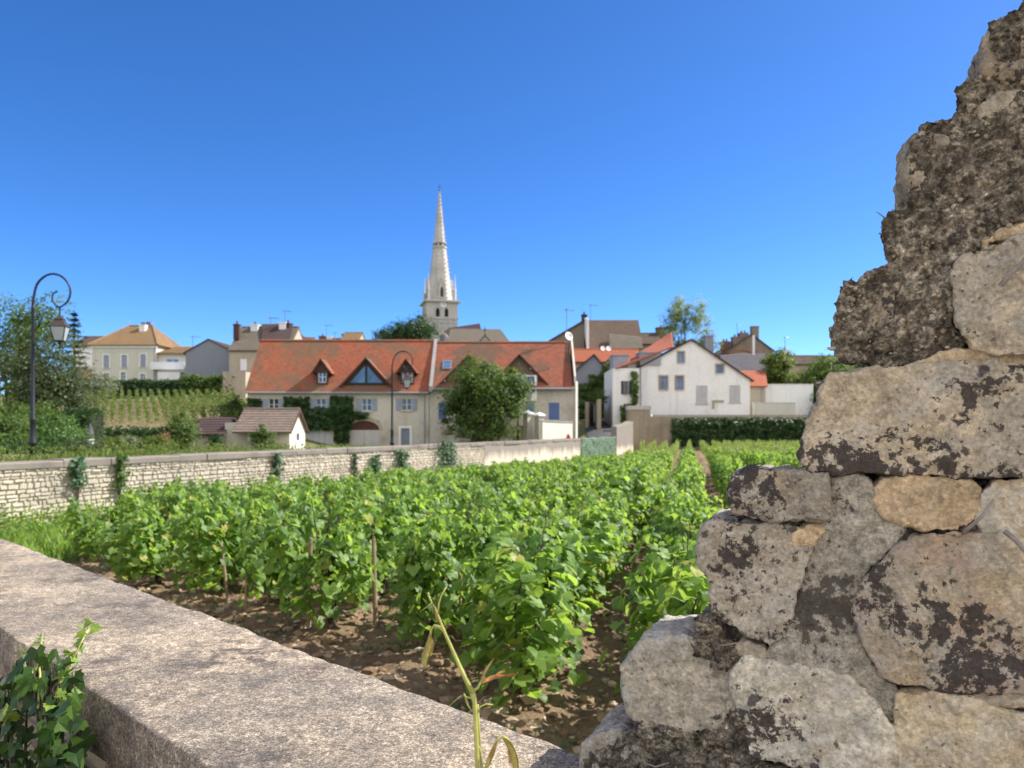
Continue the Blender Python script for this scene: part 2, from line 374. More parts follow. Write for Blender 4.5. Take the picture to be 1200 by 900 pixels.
def sheet(name, xs, ys, zf, mat, smooth=True, kind='structure'):
    nx, ny = len(xs), len(ys)
    V = [(x, y, zf(x, y)) for y in ys for x in xs]
    Fc = [(j*nx+i, j*nx+i+1, (j+1)*nx+i+1, (j+1)*nx+i) for j in range(ny-1) for i in range(nx-1)]
    o = np_mesh(name, V, Fc, mat, None, smooth); o['kind'] = kind; return o
def arange(a, b, s): return list(np.arange(a, b+1e-6, s))
t = NT('ground_turf')
f1 = t.noise(.25, 6); f2 = t.noise(3., 5)
c = t.ramp(f1, [(.35, (.10,.125,.04)), (.5, (.15,.15,.06)), (.65, (.22,.18,.10))]); c = t.mix(.6, c, t.ramp(f2, [(.3, .6), (.7, 1.3)]), 'MULTIPLY')
m_ground = t.done(c, .95, t.bump(f2, .7, .1), .15)
gx = [-900,-500,-250,-140,-90,-70,-55]+arange(-45, 30, .75)+[34,40,48,60,80,110,160,260,500,900]
gy = [-400,-150,-60,-20]+arange(-8, 72, .75)+arange(73.5, 100, 1.5)+[105,112,120,135,150,180,220,300,450,700,1100]
sheet('ground', gx, gy, T, m_ground)
# pale gravel lane on our side of the front wall
t = NT('pale_gravel'); f1 = t.noise(1., 5); f2 = t.noise(60., 4, .7)
c = t.ramp(f1, [(.3, (.30,.25,.20)), (.7, (.38,.32,.25))]); c = t.mix(.6, c, t.ramp(f2, [(.3, .6), (.7, 1.3)]), 'MULTIPLY')
m_gravel = t.done(c, .95, t.bump(f2, .6, .01), .2)
q = [WD*sv_+WN*nv_ for sv_, nv_ in ((-14, .72), (14, .72), (14, -5), (-14, -5))]
tag(np_mesh('lane', [(p.x, p.y, .156) for p in q], [(0, 1, 2, 3)], m_gravel), kind='structure')
# vineyard soil: clods and furrows
t = NT('vineyard_soil')
f1 = t.noise(.8, 6, .7); f2 = t.noise(9., 6, .75); f3 = t.noise(45., 4, .7)
c = t.ramp(f1, [(.3, (.16,.108,.066)), (.5, (.23,.16,.10)), (.7, (.31,.225,.145))])
c = t.mix(.8, c, t.ramp(f2, [(.3, .45), (.7, 1.45)]), 'MULTIPLY')
c = t.mix(t.ramp(f3, [(.62, 0.), (.7, .7)]), c, (.42, .34, .25))
m_soil = t.done(c, .97, t.bump(f3, .8, .02, t.bump(f2, 1., .05)), .15)
def lie(x, y):
    # the plot falls away gently towards the roadside wall
    dx = max(0., ROWDX*y-x); return -.0060*max(0, y-6)-dx*float(np.interp(y, [7, 12, 20, 27, 41, 47, 56, 64], [0, .018, .048, .066, .150, .135, .05, 0]))
def soil_z(x, y):
    r = (x-ROWDX*y+.06)/.97; k = math.cos(2*math.pi*r)
    z = .035*k+lie(x, y)
    if y < 16:
        z += .05*noise.noise((x*2.2, y*2.2, 0))+.045*noise.noise((x*7, y*7, 3))+.03*noise.noise((x*17, y*17, 5))
    elif y < 32: z += .05*noise.noise((x*2, y*2, 0))
    return z
sx = arange(-13, -6.2, .2)+arange(-6, 4.5, .055)+arange(4.7, 12, .25)+arange(12.5, 46, 1.2)
sy = [-1.5,-.5]+arange(0, 9.5, .055)+arange(9.7, 18, .16)+arange(18.5, 70, .6)
sx = np.array(sx); sy = np.array(sy)
nx, ny = len(sx), len(sy)
keep = {}; V = []; Fc = []
def vid(i, j):
    if (i, j) not in keep:
        keep[i, j] = len(V); V.append((sx[i], sy[j], soil_z(sx[i], sy[j])))
    return keep[i, j]
for j in range(ny-1):
    for i in range(nx-1):
        if in_yard((sx[i]+sx[i+1])/2, (sy[j]+sy[j+1])/2, -.35): Fc.append((vid(i, j), vid(i+1, j), vid(i+1, j+1), vid(i, j+1)))
o = np_mesh('soil', V, Fc, m_soil, None, True); o['kind'] = 'structure'
# loose stones and clods on the soil (uncountable)
def ico():
    bm = bmesh.new(); bmesh.ops.create_icosphere(bm, subdivisions=1, radius=1)
    v = np.array([x.co[:] for x in bm.verts]); f = np.array([[q.index for q in p.verts] for p in bm.faces]); bm.free(); return v, f
IV, IF = ico()
def stones(name, pts, smin, smax, mat):
    VV, FF = [], []
    for k, (x, y, z) in enumerate(pts):
        s = smin+(smax-smin)*RND.random()**2.5
        q = IV*(1+NP.normal(size=(len(IV), 1))*.16)*np.array([s*RND.uniform(.8,1.5), s*RND.uniform(.8,1.5), s*RND.uniform(.5,.8)])
        a = RND.random()*6.28; ca, sa = math.cos(a), math.sin(a)
        q = np.stack([q[:,0]*ca-q[:,1]*sa+x, q[:,0]*sa+q[:,1]*ca+y, q[:,2]+z], 1)
        VV.append(q); FF.append(IF+k*len(IV))
    return np_mesh(name, np.concatenate(VV), np.concatenate(FF), mat, None, False)
pts = []
while len(pts) < 9500:
    y = 1.2+13*RND.random()**1.6; x = RND.uniform(-.72, .45)*y*1.05
    if in_yard(x, y, .03): pts.append((x, y, soil_z(x, y)+.002))
m_clod = m_island('clods', [(.16,.105,.065), (.24,.165,.10), (.36,.27,.18), (.20,.135,.085), (.52,.44,.33)], .95, .6, 40, .01)
tag(stones('clods', pts, .009, .050, m_clod), 'brown clods and pale stones scattered over the vineyard soil', 'soil clods', kind='stuff')

# ------------------------------------------------------------------ low front wall with its wide coping
def wall_pt(s, n, z): v = WD*s+WN*n; return (v.x, v.y, z)
t = NT('aggregate_coping')
g1 = t.noise(230., 3, .8); g2 = t.voro(230.); f1 = t.noise(2.2, 6, .7, stretch=(1, 1, 1)); f2 = t.noise(11., 6, .75); f3 = t.noise(1.1, 4)
c = t.ramp(f1, [(.36, (.165,.14,.118)), (.5, (.28,.23,.175)), (.62, (.43,.345,.25))])
c = t.mix(t.math('MULTIPLY', t.ramp(f2, [(.48, 0.), (.62, 1.)]), .6), c, (.13,.116,.102))
c = t.mix(t.math('MULTIPLY', t.ramp(f3, [(.5, 0.), (.66, 1.)]), .45), c, (.175,.16,.145))
c = t.mix(1., c, t.ramp(g1, [(.36, .5), (.5, .97), (.64, 1.5)]), 'MULTIPLY'); g4 = t.noise(70., 4, .75); c = t.mix(.8, c, t.ramp(g4, [(.36, .66), (.5, 1.), (.64, 1.3)]), 'MULTIPLY')
vc = t.voro(250., out='Color'); sc_ = t.n('ShaderNodeSeparateColor'); t.l(vc, sc_.inputs[0]); c = t.mix(.7, c, t.ramp(sc_.outputs[0], [(0., .42), (.35, .8), (.7, 1.05), (.85, 1.5), (1., 1.8)]), 'MULTIPLY')
vc2 = t.voro(70., out='Color'); sc2 = t.n('ShaderNodeSeparateColor'); t.l(vc2, sc2.inputs[0]); c = t.mix(.5, c, t.ramp(sc2.outputs[0], [(0., .55), (.6, 1.), (1., 1.5)]), 'MULTIPLY')
red = t.voro(2.6, out='Distance'); rn = t.noise(40, 4, .7)
c = t.mix(t.math('MULTIPLY', t.math('MULTIPLY', t.ramp(red, [(.07, 1.), (.18, 0.)]), t.ramp(rn, [(.42, 0.), (.58, 1.)])), .8), c, (.10,.045,.04))
dk = t.voro(1.7, out='Distance'); 
c = t.mix(t.math('MULTIPLY', t.math('MULTIPLY', t.ramp(dk, [(.16, 1.), (.36, 0.)]), t.ramp(f2, [(.45, 0.), (.55, 1.)])), .75), c, (.055,.045,.045))
m_coping = t.done(c, .95, t.bump(g1, .9, .004, t.bump(f2, .6, .012)), .2)
lw = thing('garden_wall', wall_pt(0, .93, .15), 'low stone wall with a wide speckled concrete coping crossing the foreground', 'wall'); lw['kind'] = 'thing'
S0, S1 = -.62, 13.0
def coping_prof(s, seed=0):
    # cross-section (n, z), rounded worn arrises
    e = .012*noise.noise((s*5, seed, 0))+.006*noise.noise((s*23, seed, 4))
    h = .011*noise.noise((s*4, 7, seed))
    N0 = NEAR0+e; N1 = NEAR1+.016*noise.noise((s*4, 9, 1))+.008*noise.noise((s*19, 2, 1)); Z = 1.05
    pr = [(N0+.03, Z-.165), (N0+.004, Z-.155), (N0, Z-.09), (N0, Z-.010), (N0+.003, Z-.003), (N0+.010, Z)]
    for k in range(1, 14): pr.append((N0+.010+(N1-N0-.02)*k/14, Z))
    pr += [(N1-.010, Z), (N1-.003, Z-.004), (N1, Z-.012), (N1, Z-.09), (N1-.004, Z-.155), (N1-.03, Z-.165)]
    return pr
ssamp = arange(S0, 2.6, .022)+arange(2.66, 6, .06)+arange(6.2, S1, .2)
V = []; k = None
for s in ssamp:
    pr = coping_prof(s); k = len(pr)
    for n_, z_ in pr:
        dz = .006*noise.noise((s*3, n_*3, 0))+.004*noise.noise((s*14, n_*14, 2))+.0022*noise.noise((s*60, n_*60, 5))
        V.append(wall_pt(s, n_+ (.004*noise.noise((s*18, z_*18, 8)) if z_ < 1.045 else 0), z_+dz))
Fc = [(i*k+j, i*k+j+1, (i+1)*k+j+1, (i+1)*k+j) for i in range(len(ssamp)-1) for j in range(k-1)]
np_mesh('coping', V, Fc, m_coping, lw, True)
# wall body: mortar core with rough stones standing proud of it
mb = MB()
a = [wall_pt(S0, NEAR0+.10, 0), wall_pt(S1, NEAR0+.10, 0), wall_pt(S1, NEAR1-.08, 0), wall_pt(S0, NEAR1-.08, 0)]
mb.prism([(p[0], p[1], -.2) for p in a], (0, 0, 1.1))
mb.build('core', m_basic('lime_mortar', (.30,.26,.20), .95, .25, 4, .8, 30, .15, 0, .02), lw)
def rubble_face(mbx, base, dr, nr, length, z0, z1, hmin, hmax, lmin, lmax, proud, z_of=None, seed=1, inset=.008, gap=.006):
    r = random.Random(seed); z = z0
    while z < z1-.02:
        h = min(r.uniform(hmin, hmax), z1-z); s = -r.random()*.2
        while s < length:
            L = r.uniform(lmin, lmax); pr = r.uniform(.2, 1)*proud; g = gap
            hh = h*r.uniform(.8, 1.0); o = r.uniform(0, h-hh); tl = r.uniform(-.012, .012)
            def q(u, zz, out): v = base+dr*u+nr*out; return (v.x, v.y, zz)
            s0, s1 = max(s+g, 0), min(s+L-g, length)
            if s1-s0 > .03:
                za, zb = z+g+o, z+hh-g+o
                j = lambda: r.uniform(0, inset)+.003
                mbx.add([q(s0, za, -.12), q(s1, za+tl, -.12), q(s1, zb+tl, -.12), q(s0, zb, -.12),
                         q(s0+j(), za+j(), pr), q(s1-j(), za+j()+tl, pr), q(s1-j(), zb-j()+tl, pr*r.uniform(.7,1)), q(s0+j(), zb-j(), pr*r.uniform(.7,1))],
                        [(0,1,5,4), (1,2,6,5), (2,3,7,6), (3,0,4,7), (4,5,6,7)])
            s += L
        z += h
m_rubble = m_island('wall_rubble', [(.38,.32,.23), (.46,.40,.30), (.33,.28,.21), (.42,.35,.24)], .93, .7, 30, .02, (.12,.10,.085), 3.)
mb = MB()
rubble_face(mb, WN*(NEAR0+.10)+WD*S0, WD, -WN, S1-S0, .1, .885, .07, .13, .12, .32, .045, seed=3, inset=.02)
rubble_face(mb, WN*(NEAR1-.08)+WD*S0, WD, WN, S1-S0, 0, .885, .07, .13, .12, .32, .04, seed=4, inset=.02)
mb.build('rubble', m_rubble, lw)

# ------------------------------------------------------------------ ruined wall in the right foreground
FA = Vector((.139, 1.47, 0)); FDIR = Vector((.926, -.378, 0)).normalized(); FNRM = Vector((-.378, -.926, 0)).normalized()  # face towards us
def face_pt(x, y, out=0.):
    a = (x-600)/F; Y = (FA.y+.408*FA.x)/(1+.408*a)
    return P(x, y, Y)+FNRM*out
def jag(poly, step, amp, r, rounds=1):
    out = []
    n = len(poly)
    for i in range(n):
        a, b = poly[i], poly[(i+1) % n]; L = math.hypot(b[0]-a[0], b[1]-a[1]); k = max(1, int(L/step))
        for j in range(k):
            u = j/k; x = a[0]+(b[0]-a[0])*u; y = a[1]+(b[1]-a[1])*u
            q = amp if j else amp*.4
            out.append((x+r.uniform(-q, q), y+r.uniform(-q, q)))
    return out
DG = None
TEX = {}
def tex(kind, size, depth=3):
    key = (kind, size)
    if key not in TEX:
        x = bpy.data.textures.new('relief', kind); x.noise_scale = size
        if kind == 'CLOUDS': x.noise_depth = depth
        TEX[key] = x
    return TEX[key]
def facet_tex():
    if 'facet' not in TEX:
        x = bpy.data.textures.new('facets', 'CLOUDS'); x.noise_scale = .075; x.noise_depth = 1; x.noise_basis = 'VORONOI_F1'; TEX['facet'] = x
    return TEX['facet']
def rock(name, poly, out, thick, mat, parent, vox=.0038, smooth=1, disp=((.11,.026), (.04,.012), (.014,.008), (.006,.004)), r=None, jagamp=2.0, step=9, shift=0., bulge=.0):
    r = r or RND
    pl = jag(poly, step, jagamp, r)
    fr = [face_pt(x, y, out) for x, y in pl]; n = len(fr)
    bk = [face_pt(x+shift, y, out)-FNRM*thick for x, y in pl]
    me = bpy.data.meshes.new(name)
    me.from_pydata([tuple(v) for v in fr+bk], [], [tuple(range(n)), tuple(range(2*n-1, n-1, -1))]+[(i, n+i, n+(i+1) % n, (i+1) % n) for i in range(n)])
    bm = bmesh.new(); bm.from_mesh(me); bmesh.ops.triangulate(bm, faces=[f for f in bm.faces if len(f.verts) > 4]); bmesh.ops.recalc_face_normals(bm, faces=bm.faces); bm.to_mesh(me); bm.free()
    o = bpy.data.objects.new(name, me); COL.objects.link(o)
    md = o.modifiers.new('r', 'REMESH'); md.mode = 'VOXEL'; md.voxel_size = vox
    if smooth:
        md = o.modifiers.new('s', 'SMOOTH'); md.factor = .6; md.iterations = smooth
    if thick < .25 and len(disp) > 3:
        md = o.modifiers.new('facet', 'DISPLACE'); md.texture = facet_tex(); md.strength = .012; md.mid_level = .5; md.texture_coords = 'GLOBAL'
    for size, st in disp:
        md = o.modifiers.new('d', 'DISPLACE'); md.texture = tex('CLOUDS', size); md.strength = st; md.mid_level = .5; md.texture_coords = 'GLOBAL'
    dg = bpy.context.evaluated_depsgraph_get(); dg.update()
    m2 = bpy.data.meshes.new_from_object(o.evaluated_get(dg))
    bpy.data.objects.remove(o); bpy.data.meshes.remove(me)
    m2.name = name; m2.transform(Matrix.Translation(-origin_of(parent)))
    m2.polygons.foreach_set('use_smooth', [True]*len(m2.polygons)); m2.materials.clear()
    return link_mesh(name, m2, mat, parent)
def m_stone(name, base, grey, lich=.5, pink=0., pale=.4, lscale=9., seed=0.):
    t = NT(name); lscale *= .6+.22*((seed*3) % 5)
    mp = t.n('ShaderNodeMapping'); mp.inputs['Location'].default_value = (seed*3.1, seed*1.7, seed); t.l(t.co.outputs['Object'], mp.inputs[0]); v = mp.outputs[0]
    a = t.noise(5., 8, .68, v); b = t.noise(24., 8, .75, v); d = t.noise(150., 5, .75, v); h = t.noise(8., 6, .7, v); pit = t.voro(150., v)
    c = t.ramp(a, [(.36, mul(base, .85)), (.47, mul(base, 1.12)), (.57, grey), (.68, base)])
    c = t.mix(t.math('MULTIPLY', t.ramp(h, [(.52, 0.), (.66, 1.)]), .45), c, (.46,.32,.17))
    c = t.mix(.7, c, t.ramp(b, [(.32, .55), (.48, 1.), (.68, 1.3)]), 'MULTIPLY')
    c = t.mix(.55, c, t.ramp(d, [(.34, .55), (.5, 1.), (.66, 1.35)]), 'MULTIPLY')
    gc = t.n('ShaderNodeSeparateColor'); t.l(t.voro(170., v, out='Color'), gc.inputs[0]); c = t.mix(.4, c, t.ramp(gc.outputs[0], [(0., .5), (.5, .95), (1., 1.5)]), 'MULTIPLY')
    if pink: c = t.mix(t.math('MULTIPLY', t.ramp(t.noise(6., 6, .65, v), [(.49, 0.), (.58, 1.)]), pink), c, t.mix(.6, (.40,.225,.17), t.ramp(b, [(.3, .5), (.7, 1.4)]), 'MULTIPLY'))
    # pale crusts, then brown-black lichen with ragged rims gathered in colonies, with stray spots round them
    pl = t.math('ADD', t.math('MULTIPLY', t.noise(7., 8, .7, v), .75), t.math('MULTIPLY', t.noise(48., 4, .8, v), .25))
    c = t.mix(t.math('MULTIPLY', t.ramp(pl, [(.52, 0.), (.57, 1.)]), pale), c, t.mix(.6, (.58,.545,.47), t.ramp(d, [(.34, .6), (.66, 1.25)]), 'MULTIPLY'))
    col = t.noise(lscale*.55, 3, .5, v)
    fine = t.noise(46., 6, .72, v)
    dl = t.math('ADD', t.math('MULTIPLY', col, .5), t.math('MULTIPLY', fine, .5))
    th = .595-.10*lich
    c = t.mix(t.math('MULTIPLY', t.ramp(dl, [(th, 0.), (th+.018, 1.)]), .92), c, t.mix(.6, (.050,.040,.038), t.ramp(d, [(.3, .5), (.7, 1.9)]), 'MULTIPLY'))
    if lich > -.1:
        dg = t.math('ADD', t.voro(30., v), t.math('MULTIPLY', t.math('SUBTRACT', b, .5), 1.5))
        c = t.mix(t.math('MULTIPLY', t.math('MULTIPLY', t.ramp(dg, [(.14, 1.), (.21, 0.)]), t.ramp(col, [(.50-.1*lich, 0.), (.57-.1*lich, 1.)])), .85), c, (.075,.065,.06))
        sp = t.voro(75., v); c = t.mix(t.math('MULTIPLY', t.math('MULTIPLY', t.ramp(sp, [(.14, 1.), (.22, 0.)]), t.ramp(t.noise(14., 3, .6, v), [(.48, 0.), (.58, 1.)])), .7), c, (.07,.06,.055))
    nb = t.bump(d, .6, .004, t.bump(b, .8, .014, t.bump(pit, -.2, .003)))
    return t.done(c, .95, nb, .15)
t = NT('old_rubble_mortar')
a = t.noise(6., 6, .7); b = t.noise(42., 6, .75); d = t.voro(95.); gc = t.n('ShaderNodeSeparateColor'); t.l(t.voro(150., out='Color'), gc.inputs[0]); gc2 = t.n('ShaderNodeSeparateColor'); t.l(t.voro(68., out='Color'), gc2.inputs[0]); e = t.voro(38., out='Color'); g = t.noise(150., 3, .7)
c = t.ramp(a, [(.32, (.23,.19,.14)), (.5, (.38,.32,.24)), (.68, (.50,.43,.33))])
c = t.mix(.75, c, t.ramp(gc.outputs[0], [(0., .4), (.4, .85), (.75, 1.1), (.9, 1.6), (1., 1.9)]), 'MULTIPLY'); c = t.mix(.5, c, t.ramp(gc2.outputs[0], [(0., .5), (.6, 1.), (1., 1.5)]), 'MULTIPLY')
c = t.mix(1., c, t.ramp(b, [(.36, .22), (.5, .9), (.64, 1.7)]), 'MULTIPLY')
c = t.mix(.7, c, t.ramp(g, [(.36, .4), (.64, 1.6)]), 'MULTIPLY')
sepn = t.n('ShaderNodeSeparateColor'); t.l(e, sepn.inputs[0]); pv = t.math('ADD', t.voro(38.), t.math('MULTIPLY', t.math('SUBTRACT', b, .5), .5)); peb = t.math('MULTIPLY', t.ramp(sepn.outputs[0], [(.80, 0.), (.83, 1.)]), t.ramp(pv, [(.22, 1.), (.32, 0.)]))
c = t.mix(t.math('MULTIPLY', peb, .8), c, (.42,.36,.27))
c = t.mix(.6, c, t.ramp(d, [(.12, 1.35), (.5, .6)]), 'MULTIPLY')
c = t.mix(t.math('MULTIPLY', t.ramp(t.noise(3.2, 5, .7), [(.5, 0.), (.64, 1.)]), .5), c, (.11,.092,.075))
m_core = t.done(c, .97, t.bump(g, 1., .006, t.bump(b, 1., .022, t.bump(d, -.7, .010))), .15)
t = NT('pale_lime_mortar')
a = t.noise(5., 6, .7); b = t.noise(60., 5, .75)
c = t.ramp(a, [(.34, (.33,.29,.225)), (.52, (.44,.395,.315)), (.66, (.53,.485,.395))]); c = t.mix(.9, c, t.ramp(b, [(.35, .5), (.5, 1.), (.65, 1.35)]), 'MULTIPLY'); b3 = t.noise(160., 4, .75); c = t.mix(.6, c, t.ramp(b3, [(.35, .5), (.65, 1.4)]), 'MULTIPLY')
dl = t.math('ADD', t.math('MULTIPLY', t.noise(11., 5, .68), .7), t.math('MULTIPLY', t.noise(80., 3, .7), .3))
c = t.mix(t.math('MULTIPLY', t.ramp(dl, [(.55, 0.), (.575, 1.)]), .85), c, (.07,.058,.05))
m_mortar = t.done(c, .95, t.bump(b3, .8, .004, t.bump(b, .9, .012)), .15)
rw = thing('ruined_wall', (.55, 1.5, 0), 'broken end of a tall rubble wall with lichen spotted stones, right foreground', 'wall'); rw['kind'] = 'thing'
rr = random.Random(5)
sil = [(1215,-22),(1198,8),(1173,23),(1157,36),(1152,48),(1158,64),(1152,80),(1143,97),(1120,108),(1122,124),(1117,138),(1096,143),(1077,150),(1071,166),(1064,180),(1062,228),(1070,234),(1057,238),(1042,254),(1031,266),(1030,278),(1038,288),(1036,309),(1020,317),(981,338),(975,356),(977,372),(972,400),(977,417),(1006,424),(1019,430),(1024,445),(1000,460),(985,500),(985,560),(965,600),(925,610),(890,640),(860,690),(825,716),(818,742),(808,756),(800,775),(770,800),(752,832),(740,856),(722,868),(704,872),(690,880),(684,905),(676,960),(1240,960),(1240,-22)]
CD = dict(r=rr, jagamp=3.2, step=7)
crust = [p for p in sil[:31]]+[(1062,452),(1100,432),(1130,405),(1116,380),(1112,340),(1118,312),(1150,292),(1178,268),(1240,240),(1240,-22)]
deep = [(1240,300),(1090,330),(1040,420),(1010,470),(1000,560),(990,604),(930,618),(880,650),(872,690),(850,720),(836,745),(826,770),(790,800),(760,840),(745,862),(720,876),(700,884),(694,905),(690,960),(1240,960)]
low = [(860,690),(836,712),(822,720),(816,742),(806,756),(820,762),(850,785),(862,800),(858,830),(835,845),(800,856),(770,850),(752,836),(740,856),(722,868),(704,872),(690,882),(684,905),(676,960),(910,960),(880,880),(872,840),(862,790),(872,766),(866,756),(842,748),(850,728)]
rock('rubble_core', deep, -.035, .20, m_core, rw, vox=.006, smooth=1, shift=50, disp=((.05,.022), (.014,.02)), **CD)
rock('mortar_crust', crust, .014, .26, m_core, rw, vox=.0042, smooth=1, shift=70, disp=((.09,.022), (.035,.024), (.014,.012), (.007,.006)), **CD)
rock('mortar_rubble', low, .020, .20, m_core, rw, vox=.0042, smooth=1, shift=40, disp=((.06,.022), (.03,.024), (.014,.014), (.007,.007)), **CD)
rock('mortar_bed', [(955,448),(1000,440),(1060,440),(1150,425),(1240,430),(1240,455),(970,462)], .004, .2, m_core, rw, vox=.006, smooth=1, disp=((.03,.02), (.01,.012)), **CD)
rock('mortar_joint', [(1092,798),(1240,800),(1240,838),(1150,822),(1120,812)], .012, .1, m_core, rw, vox=.0045, smooth=1, disp=((.03,.02), (.01,.012)), **CD)
rock('mortar_joint', [(1030,608),(1062,612),(1100,618),(1150,612),(1200,628),(1130,634),(1080,634),(1050,645),(1020,640)], .006, .1, m_core, rw, vox=.0045, smooth=1, disp=((.03,.02), (.01,.012)), **CD)
body = [(700,905),(1240,905),(1240,1750),(560,1750),(600,1300),(660,980)]
rock('rubble_base', body, -.03, .23, m_core, rw, vox=.012, smooth=2, disp=((.10,.05), (.03,.02)), r=rr, jagamp=4, step=24)
st = []
def S(poly, out, mat, **kw):
    gx_ = sum(p[0] for p in poly)/len(poly); gy_ = sum(p[1] for p in poly)/len(poly); e = kw.pop('grow', 6.5)
    poly = [(x+(x-gx_)/max(1, math.hypot(x-gx_, y-gy_))*e, y+(y-gy_)/max(1, math.hypot(x-gx_, y-gy_))*e) for x, y in poly]
    o = rock('stone', poly, out*.55+.006, kw.pop('thick', .16), mat, rw, r=rr, **kw); st.append(o); return o
tan = (.55,.45,.32); grey = (.43,.38,.305); pale = (.66,.58,.45); warm = (.58,.43,.26)
S([(1118,336),(1124,312),(1150,297),(1185,284),(1240,278),(1240,420),(1180,414),(1138,405),(1122,376)], .040, m_stone('stone_cream', tan, grey, .0, 0, .3, 7, 1))
S([(1150,290),(1176,270),(1240,248),(1240,276),(1186,281)], .018, m_stone('stone_honey', warm, tan, .0, 0, .1, 7, 2))
S([(1045,440),(1078,424),(1120,414),(1150,412),(1240,420),(1240,446),(1150,445),(1060,448)], .020, m_stone('stone_honey_pale', warm, tan, .15, 0, .2, 7, 2.5))
S([(946,512),(950,494),(962,476),(968,458),(978,446),(1020,440),(1080,432),(1125,428),(1240,428),(1240,560),(1190,557),(1100,555),(1046,549),(1000,551),(950,549),(945,532)], .045, m_stone('stone_black_lichen', tan, grey, .66, 0, .55, 9, 3), thick=.2)
S([(860,556),(878,549),(915,551),(970,554),(974,606),(915,608),(880,603),(861,601)], .060, m_stone('stone_flat_dark', grey, mul(grey,.8), .8, 0, .1, 8, 4), thick=.2, grow=1, jagamp=1.2)
S([(1023,570),(1040,560),(1085,559),(1128,562),(1143,573),(1143,596),(1128,612),(1106,617),(1060,611),(1032,598)], .036, m_stone('stone_buff', (.62,.46,.285), (.55,.42,.27), -.6, 0, .05, 8, 5))
S([(1143,602),(1150,580),(1166,566),(1240,560),(1240,634),(1192,630),(1150,620)], .034, m_stone('stone_cream_white', warm, pale, -.2, 0, .6, 7, 6))
S([(823,640),(825,618),(840,611),(885,613),(930,616),(955,624),(944,660),(930,700),(920,742),(905,752),(884,742),(855,726),(838,702),(836,676),(824,662)], .042, m_stone('stone_grey', (.46,.40,.315), grey, .42, 0, .5, 8, 7), thick=.22, grow=2.5)
S([(1012,684),(1040,652),(1072,634),(1110,626),(1165,628),(1240,634),(1240,800),(1170,802),(1120,798),(1060,792),(1036,782),(1016,748),(1006,716)], .048, m_stone('stone_pinkish', (.52,.43,.30), grey, .72, .5, .5, 7, 8))
S([(864,800),(868,778),(880,769),(900,775),(950,782),(986,790),(1014,812),(1040,842),(1046,890),(1010,896),(950,892),(912,884),(886,876),(880,850)], .046, m_stone('stone_white', (.72,.64,.50), (.62,.56,.45), .25, 0, .6, 8, 9))
S([(1049,834),(1054,812),(1080,808),(1130,815),(1180,830),(1240,834),(1240,960),(1056,960),(1050,890)], .042, m_stone('stone_ochre_pale', (.62,.50,.33), pale, .3, 0, .3, 8, 10))
S([(735,800),(736,782),(748,762),(762,751),(800,751),(815,756),(846,766),(868,790),(862,822),(836,846),(800,856),(770,848),(744,830)], .026, m_stone('stone_round_grey', (.52,.45,.345), (.42,.375,.305), .4, 0, .6, 6, 11), thick=.2)
S([(688,884),(690,872),(708,862),(724,860),(738,866),(742,890),(738,930),(684,930)], .02, m_stone('stone_small_dark', grey, mul(grey,.75), .75, 0, .6, 8, 12), smooth=6)
S([(770,872),(800,862),(832,866),(852,880),(868,905),(866,950),(772,950)], .012, m_stone('stone_low', tan, grey, .1, 0, .3, 8, 13), smooth=6)
S([(905,902),(1000,904),(1044,908),(1046,960),(900,960)], .022, m_stone('stone_bottom', tan, grey, .1, 0, .3, 8, 14), smooth=6)
S([(868,760),(876,752),(890,756),(893,768),(880,775)], .022, m_stone('stone_chip', tan, grey, -.3, 0, .3, 8, 15), thick=.05)
S([(932,625),(945,619),(960,622),(952,634),(936,634)], .046, m_stone('stone_chip_honey', warm, tan, -.3, 0, .1, 8, 16), thick=.05)
S([(1128,806),(1180,805),(1240,806),(1240,828),(1160,824),(1130,816)], .03, m_stone('stone_sliver', tan, grey, -.1, 0, .2, 8, 17), thick=.1)
crustm = m_stone('stone_brown_crust', (.36,.30,.225), (.30,.255,.20), .15, 0, .1, 9, 20)
S([(1066,168),(1075,160),(1104,166),(1108,196),(1100,226),(1070,224),(1065,200)], .012, crustm, thick=.2)
S([(1154,52),(1170,32),(1200,22),(1240,10),(1240,84),(1190,92),(1160,86),(1158,66)], .012, m_stone('stone_brown_top', (.33,.27,.20), (.26,.22,.17), .35, 0, .1, 9, 21), thick=.2)
S([(1150,132),(1190,112),(1240,104),(1240,168),(1180,172),(1156,158)], .008, m_stone('stone_tan_crust', (.43,.36,.26), (.36,.30,.22), 0, 0, .2, 9, 22), thick=.2)
S([(978,372),(990,348),(1030,330),(1060,345),(1050,390),(1010,405),(980,398)], .004, m_stone('stone_brown_low', (.36,.29,.21), (.28,.23,.17), .3, 0, .1, 9, 23), thick=.2, grow=0)
PV, PF = [], []; nP = 0
while nP < 260:
    x, y = rr.uniform(970, 1215), rr.uniform(5, 440)
    ins = False; j_ = len(crust)-1
    for i_ in range(len(crust)):
        if (crust[i_][1] > y) != (crust[j_][1] > y) and x < (crust[j_][0]-crust[i_][0])*(y-crust[i_][1])/(crust[j_][1]-crust[i_][1])+crust[i_][0]: ins = not ins
        j_ = i_
    if not ins: continue
    r0 = rr.uniform(.0016, .0048)*(1.7 if rr.random() < .12 else 1); c0 = face_pt(x, y, .012+rr.uniform(-.003, .004)-r0*.3); q0 = IV*(1+NP.normal(size=(len(IV), 1))*.15)*r0*np.array((rr.uniform(.8, 1.5), 1, rr.uniform(.6, 1.1)))
    PV.append(q0+np.array(c0)); PF.append(IF+nP*len(IV)); nP += 1
